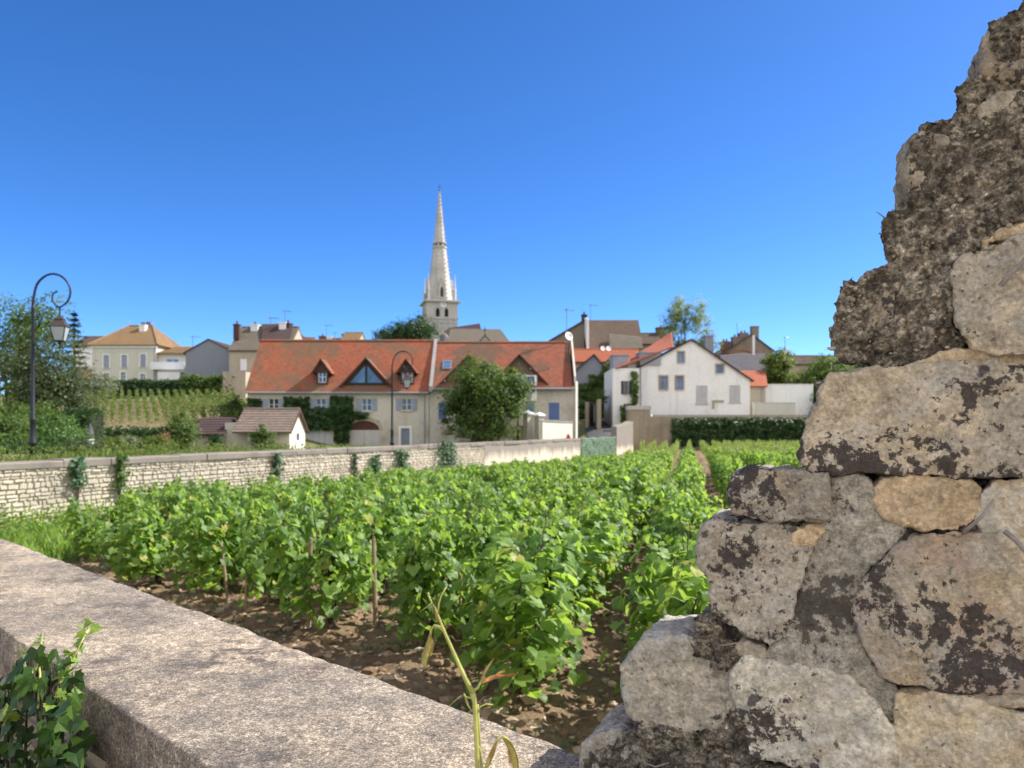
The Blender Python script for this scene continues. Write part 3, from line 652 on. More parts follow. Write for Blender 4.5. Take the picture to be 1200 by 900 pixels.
o_ = np_mesh('pebbles', np.concatenate(PV), np.concatenate(PF), m_island('crust_pebble', [(.24,.19,.135), (.34,.285,.21), (.20,.165,.12), (.42,.36,.28), (.27,.22,.155)], .95, .5, 60, .004), rw, True); o_['kind'] = 'stuff'
mort = [(970,556),(1010,552),(1022,566),(1032,600),(1062,616),(1046,640),(1014,668),(1000,706),(1012,752),(1034,790),(1050,800),(1048,832),(1046,846),(1030,844),(1010,818),(985,795),(945,786),(900,778),(893,764),(915,745),(928,704),(944,650),(958,615),(972,600)]
rock('mortar', mort, .020, .1, m_mortar, rw, vox=.004, smooth=3, disp=((.09,.022), (.03,.012), (.010,.006)), r=rr, jagamp=2.5, step=8)
# dead rootlets poking out of the joints
m_root = m_basic('dry_root', (.27,.235,.20), .9, .3, 30, .5, 90)
def rootlet(px, rad, out=.055):
    rt = MB(); rt.tube([face_pt(x, y, out+.008*math.sin(i*1.3)) for i, (x, y) in enumerate(px)], [rad*(1-.6*i/len(px)) for i in range(len(px))], 6); rt.build('rootlet', m_root, rw, True)
rootlet([(1122,618),(1132,608),(1142,600),(1150,590),(1157,582)], .0035, .06)
rootlet([(1166,616),(1178,626),(1190,640),(1197,655),(1202,668)], .0042, .07)
rootlet([(1163,343),(1172,330),(1186,318),(1196,305),(1206,290)], .0042, .065)
rootlet([(845,748),(856,746),(868,744)], .002, .05)
rootlet([(924,898),(940,893),(965,896),(990,897)], .003, .06)
rootlet([(763,883),(775,885),(790,881)], .002, .045)
rootlet([(1040,258),(1033,254),(1027,249)], .0012, .0); rootlet([(1043,255),(1044,250),(1046,246)], .0014, .0)
# ------------------------------------------------------------------ roadside wall (left), netting, stub and back wall
bw = thing('boundary_wall', tuple(FW0), 'long cream dry stone wall with a grey coping along the road, left of the vines', 'wall'); bw['kind'] = 'thing'
def fw(s, out, z): v = FW0+FWD*s+FWN*out; return (v.x, v.y, z)
FS0 = -5.0
mb = MB()
a = [fw(FS0, -.02, 0), fw(FWLEN, -.02, 0), fw(FWLEN, -.42, 0), fw(FS0, -.42, 0)]
mb.prism([(p[0], p[1], -2.2) for p in a], (0, 0, 3.12))
mb.build('core', m_basic('cream_mortar', (.46,.40,.30), .95, .25, 3, .7, 20, .15, 0, .02), bw)
mb = MB()
rubble_face(mb, FW0+FWD*FS0, FWD, FWN, 21.5-FS0, -1.3, .91, .045, .12, .07, .27, .028, seed=9, inset=.018, gap=.003)
mb.build('rubble', m_island('cream_rubble', [(.46,.415,.335), (.52,.475,.385), (.43,.38,.30), (.50,.45,.365), (.45,.40,.31)], .92, .6, 20, .02, (.27,.24,.19), .8), bw)
t = NT('weathered_wall_render')
sx_ = t.n('ShaderNodeSeparateXYZ'); t.l(t.co.outputs['Object'], sx_.inputs[0])
nz = t.noise(2.2, 6, .7); n2 = t.noise(1.2, 5, .65, stretch=(1.5, 1.5, .3)); n3 = t.noise(14., 5, .7)
h = t.math('ADD', sx_.outputs['Z'], t.math('MULTIPLY', t.math('SUBTRACT', n2, .5), 1.1))
c = t.mix(t.ramp(h, [(.15, 0.), (.6, 1.)]), (.60,.53,.41), (.24,.215,.185)); c = t.mix(.6, c, t.ramp(n3, [(.3, .7), (.7, 1.25)]), 'MULTIPLY')
m_wr = t.done(c, .93, t.bump(n3, .7, .03, t.bump(nz, .5, .05)), .15)
mb = MB(); L0 = 21.45
NXS = 60
for i in range(NXS):
    s0, s1 = L0+(FWLEN-L0)*i/NXS, L0+(FWLEN-L0)*(i+1)/NXS
    for k in range(13):
        z0, z1 = -1.7+k*.2, -1.7+(k+1)*.2
        o = lambda s, z: .012+.02*noise.noise((s*1.3, z*2, 3))
        mb.poly(fw(s0, o(s0, z0), z0), fw(s1, o(s1, z0), z0), fw(s1, o(s1, z1), z1), fw(s0, o(s0, z1), z1))
mb.poly(fw(FWLEN, .01, -1.9), fw(FWLEN, -.42, -1.9), fw(FWLEN, -.42, .9), fw(FWLEN, .01, .9))
mb.build('render', m_wr, bw)
mb = MB(); s = FS0; r = random.Random(21)
while s < FWLEN+.05:
    L = min(r.uniform(.7, 1.5), FWLEN+.05-s); z0 = .90+r.uniform(-.006, .006); z1 = 1.045+r.uniform(-.012, .012); g = .006; o = r.uniform(.025, .06)
    if L > .1:
        A = [fw(s+g, o, z0), fw(s+L-g, o, z0), fw(s+L-g, -.48, z0), fw(s+g, -.48, z0), fw(s+g, o, z1-.03), fw(s+L-g, o, z1-.03), fw(s+L-g, o-.03, z1), fw(s+g, o-.03, z1), fw(s+L-g, -.48, z1), fw(s+g, -.48, z1)]
        mb.add(A, [(0,1,5,4), (4,5,6,7), (7,6,8,9), (1,2,8,6,5), (0,4,7,9,3), (3,2,1,0), (2,3,9,8)])
    s += L
mb.build('coping', m_plaster('grey_coping_stone', (.21,.185,.155), (.10,.088,.075), .7, 1.5, .3), bw)
# creepers hanging on the wall's sunny face
def creeper(px, wpx, y0, y1, n, mat='leaf_blue', label='', size=.10, thick=.14):
    a = (px-600)/F
    # ray meets the wall face
    s = (a*FW0.y-FW0.x)/(FWD.x-a*FWD.y); c = FW0+FWD*s; Y = c.y; w = wpx/F*Y*1.0
    z0, z1 = PZ(y1, Y), PZ(y0, Y)
    root = thing('climbing_plant', (c.x+.1*FWN.x, c.y+.1*FWN.y, 0), label, 'plant', 'creepers on the roadside wall')
    pos, nr = [], []
    for k in range(n):
        u = NP.normal()*.33; z = z0+(z1-z0)*NP.random()**.9; ww = w*(1-.35*lin((z-z0)/(z1-z0)))
        o = abs(NP.normal())*thick*.6+.04
        p = c+FWD*(u*ww*1.4)+FWN*o; pos.append((p.x, p.y, z)); nr.append((FWN.x+NP.normal()*.5, FWN.y+NP.normal()*.5, .4+NP.normal()*.4))
    leaf_obj('foliage', pos, nr, NP.uniform(.6, 1.3, n)*size, T_IVY, M[mat], root)
    m = MB()
    for k in range(4):
        u = RND.uniform(-.4, .4)*w
        m.tube([tuple(c+FWD*(u*q+.05*math.sin(q*9+k))+FWN*.06+Vector((0, 0, zz))) for q, zz in ((.3, z0-.5), (.6, z0+.2), (.9, (z0+z1)/2), (1, z1-.05))], [.012, .01, .008, .004], 5)
    m.build('stem', M['vinewood'], root)
creeper(88, 11, 536, 570, 110, label='small green creeper on the cream wall, behind the street lamp side at far left')
creeper(138, 10, 533, 575, 110, label='thin creeper on the cream wall, just left of the vine rows', mat='leaf_tree')
creeper(322, 10, 530, 575, 150, label='narrow creeper strand on the wall below the small hut')
creeper(413, 5, 532, 562, 70, label='thinnest creeper strand on the wall below the arched garage')
creeper(437, 15, 533, 562, 170, label='short creeper clump on the wall left of the lamp in mid distance')
creeper(469, 22, 527, 565, 330, label='rounded creeper patch on the wall below the grey house door')
creeper(522, 34, 517, 562, 700, label='widest creeper patch on the wall, topping the coping')
# green shade netting across the opening beside the wall's end
t = NT('green_shade_netting'); a = t.noise(7., 4); n3 = t.noise(60., 3)
c = t.ramp(a, [(.3, (.10,.16,.115)), (.7, (.17,.24,.17))]); c = t.mix(.5, c, t.ramp(n3, [(.35, .5), (.65, 1.4)]), 'MULTIPLY')
m_net = t.done(c, .9, t.bump(n3, .5, .01), .15)
nf = thing('netting_fence', tuple(NETA), 'green shade netting stretched across the gap beside the roadside wall', 'fence'); nf['kind'] = 'thing'
nd = (NETB-NETA); V = []; NU, NV = 60, 34
for j in range(NV+1):
    for i in range(NU+1):
        u, v = i/NU, j/NV; p = NETA+nd*u; zt = 1.10+.05*noise.noise((u*6, 0, 2))-.05*math.sin(u*math.pi*3)**2; o = .05*noise.noise((u*14, v*7, 0))+.02*noise.noise((u*40, v*22, 1)); V.append((p.x+o*.8, p.y-o*.5, -1.8+(zt+1.8)*v))
netm = np_mesh('netting', V, [(j*(NU+1)+i, j*(NU+1)+i+1, (j+1)*(NU+1)+i+1, (j+1)*(NU+1)+i) for j in range(NV) for i in range(NU)], m_net, nf, True)
sm = netm.modifiers.new('thickness', 'SOLIDIFY'); sm.thickness = .012
for u in (.02, .5, .98):
    m = MB(); p = NETA+nd*u; m.lathe((p.x+.05, p.y+.1, -1.8), [(.03, 0), (.03, 2.95), (.02, 2.98)], 8); m.build('post', M['stake'], nf)
# weeds climbing on the netting
pos = [tuple(NETA+nd*u+Vector((.1*NP.random(), -.15*NP.random(), NP.uniform(-1.0, 1.0)))) for u in NP.random(380)]
wp = thing('weed', tuple(NETA+nd*.45+Vector((0, -.15, 0))), 'pale green weed growing up against the green netting', 'plant')
leaf_obj('foliage', pos, NP.normal(size=(380, 3))+np.array((0, -.8, .5)), NP.uniform(.06, .12, 380), T_LEAF, M['leaf_blue'], wp)
# rendered stub of wall going back from the netting, and the gate pillar behind it
def wall_run(name, label, A, B, zt0, zt1, th, mat, z0=-1.6, capmat=None, amp=.05, seg=24, inward=1):
    root = thing(name, tuple(A), label, 'wall'); root['kind'] = 'thing'
    d = (B-A); L = d.length; d = d/L; n = Vector((d.y, -d.x, 0))
    m = MB(); V = []
    for i in range(seg+1):
        u = i/seg; zt = zt0+(zt1-zt0)*u+amp*noise.noise((u*7, zt0, A.x))
        for nn, z in ((0, z0), (0, zt*.5), (0, zt-.03), (-.03, zt), (-th+.03, zt), (-th, zt-.03), (-th, z0)):
            q = .015*noise.noise((u*L*2, z*2, nn)); p = A+d*(u*L)+n*(nn+q); V.append((p.x, p.y, z))
    k = 7
    m.add(V, [(i*k+j, i*k+j+1, (i+1)*k+j+1, (i+1)*k+j) for i in range(seg) for j in range(k-1)]+[tuple(range(k)), tuple(range(seg*k, seg*k+k))])
    m.build('masonry', mat, root)
    if capmat:
        m = MB(); s = 0.; r = random.Random(int(A.x*10)+3)
        while s < L-.2:
            l = min(r.uniform(.5, 1.1), L-s); zt = zt0+(zt1-zt0)*(s/L)+.04; p = A+d*s; p2 = A+d*(s+l-.012)
            pts = [p+n*.04, p2+n*.04, p2-n*(th+.04), p-n*(th+.04)]
            m.prism([(x.x, x.y, zt) for x in pts], (0, 0, .09)); s += l
        m.build('coping', capmat, root)
    return root
wall_run('stub_wall', 'short peeling cream wall receding behind the green netting, beside the lane', STUBA, STUBB, 1.80, 2.12, .4, m_wr, amp=.14)
wall_run('yard_wall', 'low shaded stone wall linking the peeling cream stub to the square gate pillar', STUBB+Vector((.1, .2, 0)), STUBC, 1.15, 1.5, .35, m_plaster('old_brown_wall', (.32,.275,.205), (.14,.12,.095), .7, .7, .5), amp=.06)
m_oldwall = m_plaster('old_grey_wall', (.32,.275,.205), (.14,.12,.095), .7, .7, .5)
gp = thing('stone_pillar', (PX(748, 67), 67.4, 0), 'tall square stone gate pillar at the left end of the ivy covered wall', 'pillar')
m = MB(); X0, X1 = PX(736, 67), PX(762, 67); m.box(X0, X1, 67, 68.2, -1.2, PZ(480, 67)); m.build('shaft', m_oldwall, gp)
m = MB(); m.box(X0-.06, X1+.08, 66.94, 68.26, PZ(480, 67), PZ(475.5, 67)); m.build('cap', M['church_stone'], gp)
gl = thing('gate_globe', (PX(763, 67), 67.0, PZ(488, 67)), 'small white globe lamp fixed on the stone gate pillar', 'lamp')
m = MB(); m.lathe((PX(763, 67), 66.9, PZ(487.5, 67)), [(.02, -.12), (.08, -.08), (.11, 0), (.08, .08), (.02, .11)], 10); m.build('globe', M['white'], gl, True)
m = MB(); m.box(PX(763, 67)-.02, PX(763, 67)+.02, 66.9, 67.05, PZ(489.4, 67), PZ(488.9, 67)); m.build('bracket', M['iron'], gl)
XB0, XB1 = PX(762, BACKY), 44
wall_run('vineyard_wall', 'long old stone wall along the far end of the vineyard, half hidden by ivy', Vector((XB0, BACKY, 0)), Vector((XB1, BACKY, 0)), 2.72, 2.72, .45, m_oldwall, capmat=m_basic('pinkish_coping', (.33,.24,.19), .9, .25, 2, .4, 12), amp=.03, seg=60)
# ivy over that wall
def patch_leaves(rects, n, Y, size, depth=.25):
    pos, nr = [], []
    area = [abs((r[2]-r[0])*(r[3]-r[1])) for r in rects]; tot = sum(area)
    for r, a in zip(rects, area):
        for k in range(max(1, int(n*a/tot))):
            x, y = RND.uniform(r[0], r[2]), RND.uniform(r[1], r[3])
            # clumpy relief
            o = .05+depth*(.5+.8*noise.noise((x*.11, y*.16, Y)))+RND.uniform(-.08, .08)
            p = P(x, y, Y); pos.append((p.x, p.y-max(o, .03), p.z)); nr.append((RND.gauss(0, .5), -1+RND.gauss(0, .4), .7+RND.gauss(0, .5)))
    return pos, nr
iv = thing('ivy', (PX(870, BACKY), BACKY-.1, 0), 'wide mass of dark ivy covering the far vineyard wall below the white house', 'plant')
rects = [(787+4*i, 489+3*RND.random(), 792+4*i, 522) for i in range(62)]
pos, nr = patch_leaves(rects, 5200, BACKY-.05, .3, .45)
leaf_obj('foliage', pos, nr, NP.uniform(.14, .34, len(pos)), T_IVY, M['leaf_dark'], iv)
m = MB(); [m.tube([(PX(x, BACKY), BACKY-.06, -.1), (PX(x+RND.uniform(-5, 5), BACKY), BACKY-.08, 1.2), (PX(x+RND.uniform(-12, 12), BACKY), BACKY-.08, 2.4)], [.04, .03, .015], 5) for x in range(800, 1030, 14)]
m.build('stem', M['vinewood'], iv)

# ------------------------------------------------------------------ vines
def vine_foliage(seed, n=270, h=1.06, wid=.25, rowhalf=.52):
    r = np.random.default_rng(seed); pos, nr, sz = [], [], []
    shoots = 11
    for k in range(shoots):
        u = r.uniform(-rowhalf, rowhalf); lat = r.normal()*wid*.35; top = h*r.uniform(.80, 1.06); lean = r.normal(size=2)*(.10 if wid > .2 else .05)
        m = n//shoots
        for j in range(m):
            q = (j+r.random())/m; z = .12+(top-.12)*q**.8
            rad = wid*(.62-.38*max(0, q-.55)/.45)*r.uniform(.15, 1.)
            a = r.random()*2*math.pi; y = u+lean[1]*q+math.cos(a)*rad*.8; x = lat*(1-.3*q)+lean[0]*q+math.sin(a)*rad
            pos.append((x, y, z)); nr.append((math.sin(a)*.9+r.normal()*.45, math.cos(a)*.6+r.normal()*.45, .75+r.normal()*.35)); sz.append(r.uniform(.05, .112)*(1-.4*max(0, q-.8)/.2))
    return np.array(pos), np.array(nr), np.array(sz)
ROWA = math.atan(ROWDX)
def rot_row(p):
    ca, sa = math.cos(-ROWA), math.sin(-ROWA)
    p = np.asarray(p, float); return np.stack([p[:, 0]*ca-p[:, 1]*sa, p[:, 0]*sa+p[:, 1]*ca, p[:, 2]], 1)
protos = []
for k in range(8):
    pos, nr, sz = vine_foliage(100+k, wid=.33, n=[760, 820, 700, 780, 860, 740, 800, 730][k], h=[.95, 1.0, .90, .98, 1.04, .95, .92, 1.0][k])
    V, Fc = leaves(rot_row(pos), rot_row(nr), sz, T_VINE, tip=np.tile((0, 0, -1.), (len(pos), 1)))
    tmp = np_mesh('foliage', V, Fc, M['leaf_vine']); fm = tmp.data; bpy.data.objects.remove(tmp)
    m = MB(); r = random.Random(k)
    pts = [(0, 0, -.06)]+[(r.uniform(-.03, .03), r.uniform(-.03, .03), z) for z in (.1, .2, .3)]
    m.tube(pts, [.036, .03, .028, .034], 7)
    for j in range(7):
        u = r.uniform(-.4, .4); p0 = Vector(pts[-1]); p3 = Vector((r.uniform(-.1, .1)+.23*u*0, u, r.uniform(.75, 1.0)))
        p1 = p0+Vector((0, u*.6, .06)); q = rot_row([tuple(p0), tuple(p1), tuple((p1+p3)/2+Vector((r.uniform(-.05, .05), 0, 0))), tuple(p3)])
        m.tube([tuple(z) for z in q], [.012, .008, .006, .003], 5)
    tm = m.build('trunk', M['vinewood']); tme = tm.data; bpy.data.objects.remove(tm)
    protos.append((fm, tme))
spots = []
for n in range(-8, 40):
    X0 = -.06+.97*n; Y = .5; first = True
    # head of the row
    y = (3.62-WN.x*X0)/(WN.x*ROWDX+WN.y)
    y += RND.uniform(-.25, .3)
    if y < 0: y = .5
    while y < 66.4:
        x = X0+ROWDX*y
        if in_yard(x, y, .75) and y > 3 and x > left_limit(y)+.85 and x/y*F+600 < 1085:
            spots.append((x+RND.uniform(-.06, .06), y, n, first)); first = False
        y += RND.uniform(.88, 1.12)
spots = [s for s in spots if not (s[2] >= 1 and s[1] < 4.5)]
spots.sort(key=lambda s: (s[0]**2+s[1]**2)+(1e5 if s[0]/s[1]*F+600 > 980 else 0))
near, far = spots[:296], spots[296:]
print('vines', len(near), len(far), near[-1])
GV = 'grapevines planted in rows'
GEN_A = 'bushy green grapevine within the vineyard rows, hemmed in by other vines'
nhead = 0
heads = sorted([s for s in near if s[3]], key=lambda s: s[0]/s[1])
headlab = {}
for i, s in enumerate(heads):
    px = s[0]/s[1]*F+600
    if i == 0: t_ = 'leftmost grapevine of the front line, beside the grassy corner'
    else: t_ = 'grapevine heading its row, %s along the line facing the front wall' % (['first','second','third','fourth','fifth','sixth','seventh','eighth','ninth','tenth','eleventh','twelfth','thirteenth'][min(i, 12)]+' from the left')
    headlab[(s[0], s[1])] = t_
vine0 = [(s, RND.randrange(8)) for s in near]
for (x, y, n, first), k in vine0:
    root = bpy.data.objects.new('grapevine', None); COL.objects.link(root); root.location = (x, y, soil_z(x, y))
    sc_ = RND.uniform(.92, 1.08)
    root.scale = (sc_*(.62 if n >= 1 else (1.15 if y < 10 else .72) if n == 0 else 1.3 if n == -1 and y < 13 else 1.), sc_, sc_*RND.uniform(.95, 1.06))
    if RND.random() < .5: root.rotation_euler.z = math.pi
    tag(root, headlab.get((x, y), GEN_A), 'vine', GV)
    for nm, me, mt in (('foliage', protos[k][0], None), ('trunk', protos[k][1], None)):
        o = bpy.data.objects.new(nm, me); COL.objects.link(o); o.parent = root
# all the vines further back, one uncountable mass
VV, FF, base = [], [], 0
for (x, y, n, first) in far:
    nl = int(max(90, 200*18/y)); pos, nr, sz = vine_foliage(RND.randrange(1 << 30), nl, h=RND.uniform(.94, 1.04), wid=.08 if n < 0 else .045)
    pos = rot_row(pos)+np.array((x, y, soil_z(x, y))); V, Fc = leaves(pos, rot_row(nr), sz*(1.3 if y < 35 else 1.4), T_LEAF)
    VV.append(V); FF.append(Fc+base); base += len(V)
tag(np_mesh('distant_vines', np.concatenate(VV), np.concatenate(FF), M['leaf_far']), 'far rows of grapevines merging towards the village', 'vines', kind='stuff')
# weathered stakes among the vines
def stake(px, y1, h, label, lean=0., r_=.022, flat=False, Y=None):
    r_ *= .62; h = min(h, .36 if h < .5 else .58+.08*(px % 3))
    Yd = Y or 1530/(y1-HZ); x = PX(px, Yd); z = soil_z(x, Yd)
    root = thing('wooden_stake', (x, Yd, z), label, 'stake', 'wooden stakes in the vineyard')
    m = MB(); q = random.Random(px)
    m.lathe((x, Yd, z-.1), [(r_, 0), (r_*1.05, h*.5), (r_*.95, h+.09), (r_*.8, h+.1)], 8, q.random())
    m.build('shaft', M['stake'], root)
    m = MB(); m.lathe((x, Yd, z+h), [(r_*.80, 0.001), (r_*.6, .016), (r_*.2, .022)], 8); m.build('tip', M['bark'], root)
    root.rotation_euler = (q.uniform(-.05, .05), lean, 0)
stake(288, 717, .36, 'short pale stake in front of the vines, left of centre', .0, .016)
stake(267, 702, .62, 'stake leaning left beside the short pale stake', -.12, .026)
stake(315, 706, .8, 'thick stake right of the short pale stake', .03, .03)
stake(190, 677, .8, 'thin stake among the vines near the grassy corner', .02)
stake(226, 690, .7, 'pale stake showing under the vines at left', .04, .018)
stake(127, 652, 1.08, 'end stake at the leftmost vine beside the grass', .0, .035)
stake(160, 664, 1.0, 'stake between the leftmost vines', .02, .03)
stake(773, 772, 1.02, 'dark stake with rounded top beside the ruined wall', .02, .03, Y=5.3)
stake(537, 760, 1.05, 'brown stake inside the vines above the withered shoot', .03, .03, Y=6.2)
stake(440, 735, 1.05, 'stake hidden in the vines left of the withered shoot', -.03, .03)
stake(362, 735, .8, 'stake at the foot of a dark vine, front line left', .02, .03)
stake(672, 760, 1.12, 'dark stake top rising from the vines right of centre', .02, .03, Y=7.6)
# ------------------------------------------------------------------ building kit
def clip(poly, planes):
    for a, b, c in planes:
        out = []
        for i in range(len(poly)):
            p, q = poly[i], poly[(i+1) % len(poly)]
            dp, dq = a*p[0]+b*p[1]-c, a*q[0]+b*q[1]-c
            if dp <= 1e-9: out.append(p)
            if (dp < -1e-9 and dq > 1e-9) or (dp > 1e-9 and dq < -1e-9):
                k = dp/(dp-dq); out.append((p[0]+(q[0]-p[0])*k, p[1]+(q[1]-p[1])*k))
        poly = out
        if len(poly) < 3: return []
    return poly
def facade(mb, X0, X1, Z0, Z1, Y, holes=(), depth=.2, planes=()):
    xs = sorted({X0, X1, *[h[0] for h in holes], *[h[1] for h in holes]}); zs = sorted({Z0, Z1, *[h[2] for h in holes], *[h[3] for h in holes]})
    xs = [x for x in xs if X0-1e-6 <= x <= X1+1e-6]; zs = [z for z in zs if Z0-1e-6 <= z <= Z1+1e-6]
    for i in range(len(xs)-1):
        for j in range(len(zs)-1):
            cx, cz = (xs[i]+xs[i+1])/2, (zs[j]+zs[j+1])/2
            if any(h[0] < cx < h[1] and h[2] < cz < h[3] for h in holes): continue
            p = clip([(xs[i], zs[j]), (xs[i+1], zs[j]), (xs[i+1], zs[j+1]), (xs[i], zs[j+1])], planes)
            if p: mb.add([(x, Y, z) for x, z in p], [tuple(range(len(p)))])
    for a, b, c, d in holes:
        mb.poly((a, Y, c), (a, Y+depth, c), (a, Y+depth, d), (a, Y, d)); mb.poly((b, Y, c), (b, Y, d), (b, Y+depth, d), (b, Y+depth, c))
        mb.poly((a, Y, c), (b, Y, c), (b, Y+depth, c), (a, Y+depth, c)); mb.poly((a, Y, d), (a, Y+depth, d), (b, Y+depth, d), (b, Y, d))
def RC(x0, y0, x1, y1, Y): return (PX(x0, Y), PX(x1, Y), PZ(y1, Y), PZ(y0, Y))
def slab(mb, p0, p1, p2, p3, thick=.12, courses=0, step=.035):
    """roof slope: eave p0->p1, ridge p3->p2; stepped courses of tiles"""
    p0, p1, p2, p3 = map(Vector, (p0, p1, p2, p3)); n = (p1-p0).cross(p3-p0).normalized()
    if n.z < 0: n = -n
    A = lambda u, v: (p0+(p1-p0)*u)*(1-v)+(p3+(p2-p3)*u)*v
    c = max(1, courses); pts = []
    for i in range(c):
        v0, v1 = i/c, (i+1)/c
        if c > 1: pts += [(v0, step), (v1, step*.15)]
        else: pts += [(v0, 0), (v1, 0)]
    V = []; 
    for v, h in pts: V += [A(0, v)+n*h, A(1, v)+n*h]
    Fc = [(2*i, 2*i+1, 2*i+3, 2*i+2) for i in range(len(pts)-1)]
    b = len(V); V += [A(0, 0)-n*thick, A(1, 0)-n*thick, A(1, 1)-n*thick, A(0, 1)-n*thick]
    m = len(pts)-1
    Fc += [(b, b+3, b+2, b+1), (0, b, b+1, 1), (2*m, 2*m+1, b+2, b+3), tuple([2*i for i in range(m+1)]+[b+3, b]), tuple([2*i+1 for i in range(m+1)][::-1]+[b+1, b+2])]
    mb.add(V, Fc)
def window(root, rc, Y, depth=.2, frame='white_frame', bars=(1, 0), shutters=None, sill=True, glass='glass', closed=None, surround=None, bw=.05):
    X0, X1, Z0, Z1 = rc; g = .004
    if closed:
        m = MB(); xm = (X0+X1)/2
        for a, b in ((X0+g, xm-.008), (xm+.008, X1-g)):
            m.box(a, b, Y+.03, Y+.075, Z0+g, Z1-g)
            for k in range(max(4, int((Z1-Z0)/.14))): 
                zz = Z0+.06+(Z1-Z0-.12)*k/max(3, int((Z1-Z0)/.14)-1); m.box(a+.06, b-.06, Y+.018, Y+.0295, zz-.03, zz+.02)
        w_ = m.build('shutter', M[closed], root)
    else:
        m = MB(); ya, yb = Y+depth-.09, Y+depth-.03
        m.box(X0+g, X1-g, ya, yb, Z0+g, Z0+bw); m.box(X0+g, X1-g, ya, yb, Z1-bw, Z1-g)
        m.box(X0+g, X0+bw, ya, yb, Z0+bw+.001, Z1-bw-.001); m.box(X1-bw, X1-g, ya, yb, Z0+bw+.001, Z1-bw-.001)
        for i in range(bars[0]):
            x = X0+(X1-X0)*(i+1)/(bars[0]+1); m.box(x-bw*.6, x+bw*.6, ya-.002, yb-.002, Z0+bw+.001, Z1-bw-.001)
        for i in range(bars[1]):
            z = Z0+(Z1-Z0)*(i+1)/(bars[1]+1); m.box(X0+bw+.001, X1-bw-.001, ya+.003, yb-.005, z-.02, z+.02)
        w_ = m.build('window', M[frame], root)
        m = MB(); m.poly((X0, yb-.02, Z0), (X1, yb-.02, Z0), (X1, yb-.02, Z1), (X0, yb-.02, Z1)); m.build('pane', M[glass], w_)
    if sill:
        m = MB(); m.box(X0-.08, X1+.08, Y-.09, Y+.05, Z0-.09, Z0-.003); m.build('sill', M['limestone2'], w_)
    if surround:
        m = MB(); s = .13
        m.box(X0-s, X0-.003, Y-.03, Y+.03, Z0, Z1+s); m.box(X1+.003, X1+s, Y-.03, Y+.03, Z0, Z1+s); m.box(X0-.003, X1+.003, Y-.032, Y+.03, Z1+.003, Z1+s)
        m.build('surround', M[surround], w_)
    if shutters:
        W = (X1-X0)*.5
        for s in (-1, 1):
            m = MB(); a, b = (X0-W-.03, X0-.03) if s < 0 else (X1+.03, X1+W+.03)
            m.box(a, b, Y-.05, Y-.012, Z0, Z1)
            for k in (.2, .5, .8): m.box(a+.03, b-.03, Y-.068, Y-.051, Z0+(Z1-Z0)*k-.05, Z0+(Z1-Z0)*k+.05)
            m.build('shutter', M[shutters], w_)
    return w_
def chimney(parent, x, y, z0, z1, w, mat='brick', d=None, pots=1):
    m = MB(); d = d or w; m.box(x-w/2, x+w/2, y-d/2, y+d/2, z0, z1); m.box(x-w/2-.06, x+w/2+.06, y-d/2-.06, y+d/2+.06, z1+.002, z1+.12)
    c = m.build('chimney', M[mat] if isinstance(mat, str) else mat, parent)
    for k in range(pots):
        m = MB(); m.lathe((x+(k-(pots-1)/2)*w/max(pots, 1)*.8, y, z1+.12), [(.12, 0), (.11, .3), (.13, .34)], 8); m.build('chimney_pot', M['brick'], c)
    return c
def antenna(px, ytop, ybot, Y, label, w=1.0):
    x, z0, z1 = PX(px, Y), PZ(ybot, Y), PZ(ytop, Y)
    r = thing('tv_antenna', (x, Y, z0), label, 'antenna', 'television antennas on the village roofs')
    m = MB(); m.tube([(x, Y, z0-.4), (x, Y, z1)], .035, 6); m.build('mast', M['antenna'], r)
    m = MB(); m.tube([(x-w*.2, Y-.02, z1-.15), (x+w*.8, Y+.3, z1-.15)], .025, 5)
    for k in range(6):
        u = k/5; c = Vector((x-w*.2+w*u, Y-.02+.32*u, z1-.15)); m.tube([c-Vector((.1, .35, 0)), c+Vector((.1, .35, .0))], .014, 4)
    m.build('aerial', M['antenna'], r)
def side_walls(mb, X0, X1, Y0, Y1, Z0, ze, zr, axis, xr=None):
    if axis == 'X':
        ym = (Y0+Y1)/2
        for X in (X0, X1): mb.poly((X, Y0, Z0), (X, Y1, Z0), (X, Y1, ze), (X, ym, zr), (X, Y0, ze))
        mb.poly((X0, Y1, Z0), (X0, Y1, ze), (X1, Y1, ze), (X1, Y1, Z0))
    else:
        zl, zR = ze
        mb.poly((X0, Y0, Z0), (X0, Y0, zl), (X0, Y1, zl), (X0, Y1, Z0)); mb.poly((X1, Y0, Z0), (X1, Y1, Z0), (X1, Y1, zR), (X1, Y0, zR))
        mb.poly((X0, Y1, Z0), (X0, Y1, zl), (xr, Y1, zr), (X1, Y1, zR), (X1, Y1, Z0))
def roof_x(root, X0, X1, Y0, Y1, ze, zr, mat, over=.3, side=.12, courses=30, ridge='tile_red', part='roof'):
    ym = (Y0+Y1)/2; sl = (zr-ze)/(ym-Y0); zo = ze-over*sl; lift = .14
    m = MB()
    slab(m, (X0-side, Y0-over, zo+lift), (X1+side, Y0-over, zo+lift), (X1+side, ym, zr+lift), (X0-side, ym, zr+lift), .12, courses)
    slab(m, (X1+side, Y1+over, zo+lift), (X0-side, Y1+over, zo+lift), (X0-side, ym, zr+lift), (X1+side, ym, zr+lift), .12, courses)
    rf = m.build(part, M[mat], root)
    m = MB(); L = X1-X0+2*side; k = max(2, int(L/.42))
    for i in range(k):
        a = X0-side+L*i/k; m.tube([(a, ym, zr+lift-.01), (a+L/k*1.02, ym, zr+lift+.012)], [.13, .115], 8)
    m.build('ridge_tiles', M[ridge], rf)
    return rf
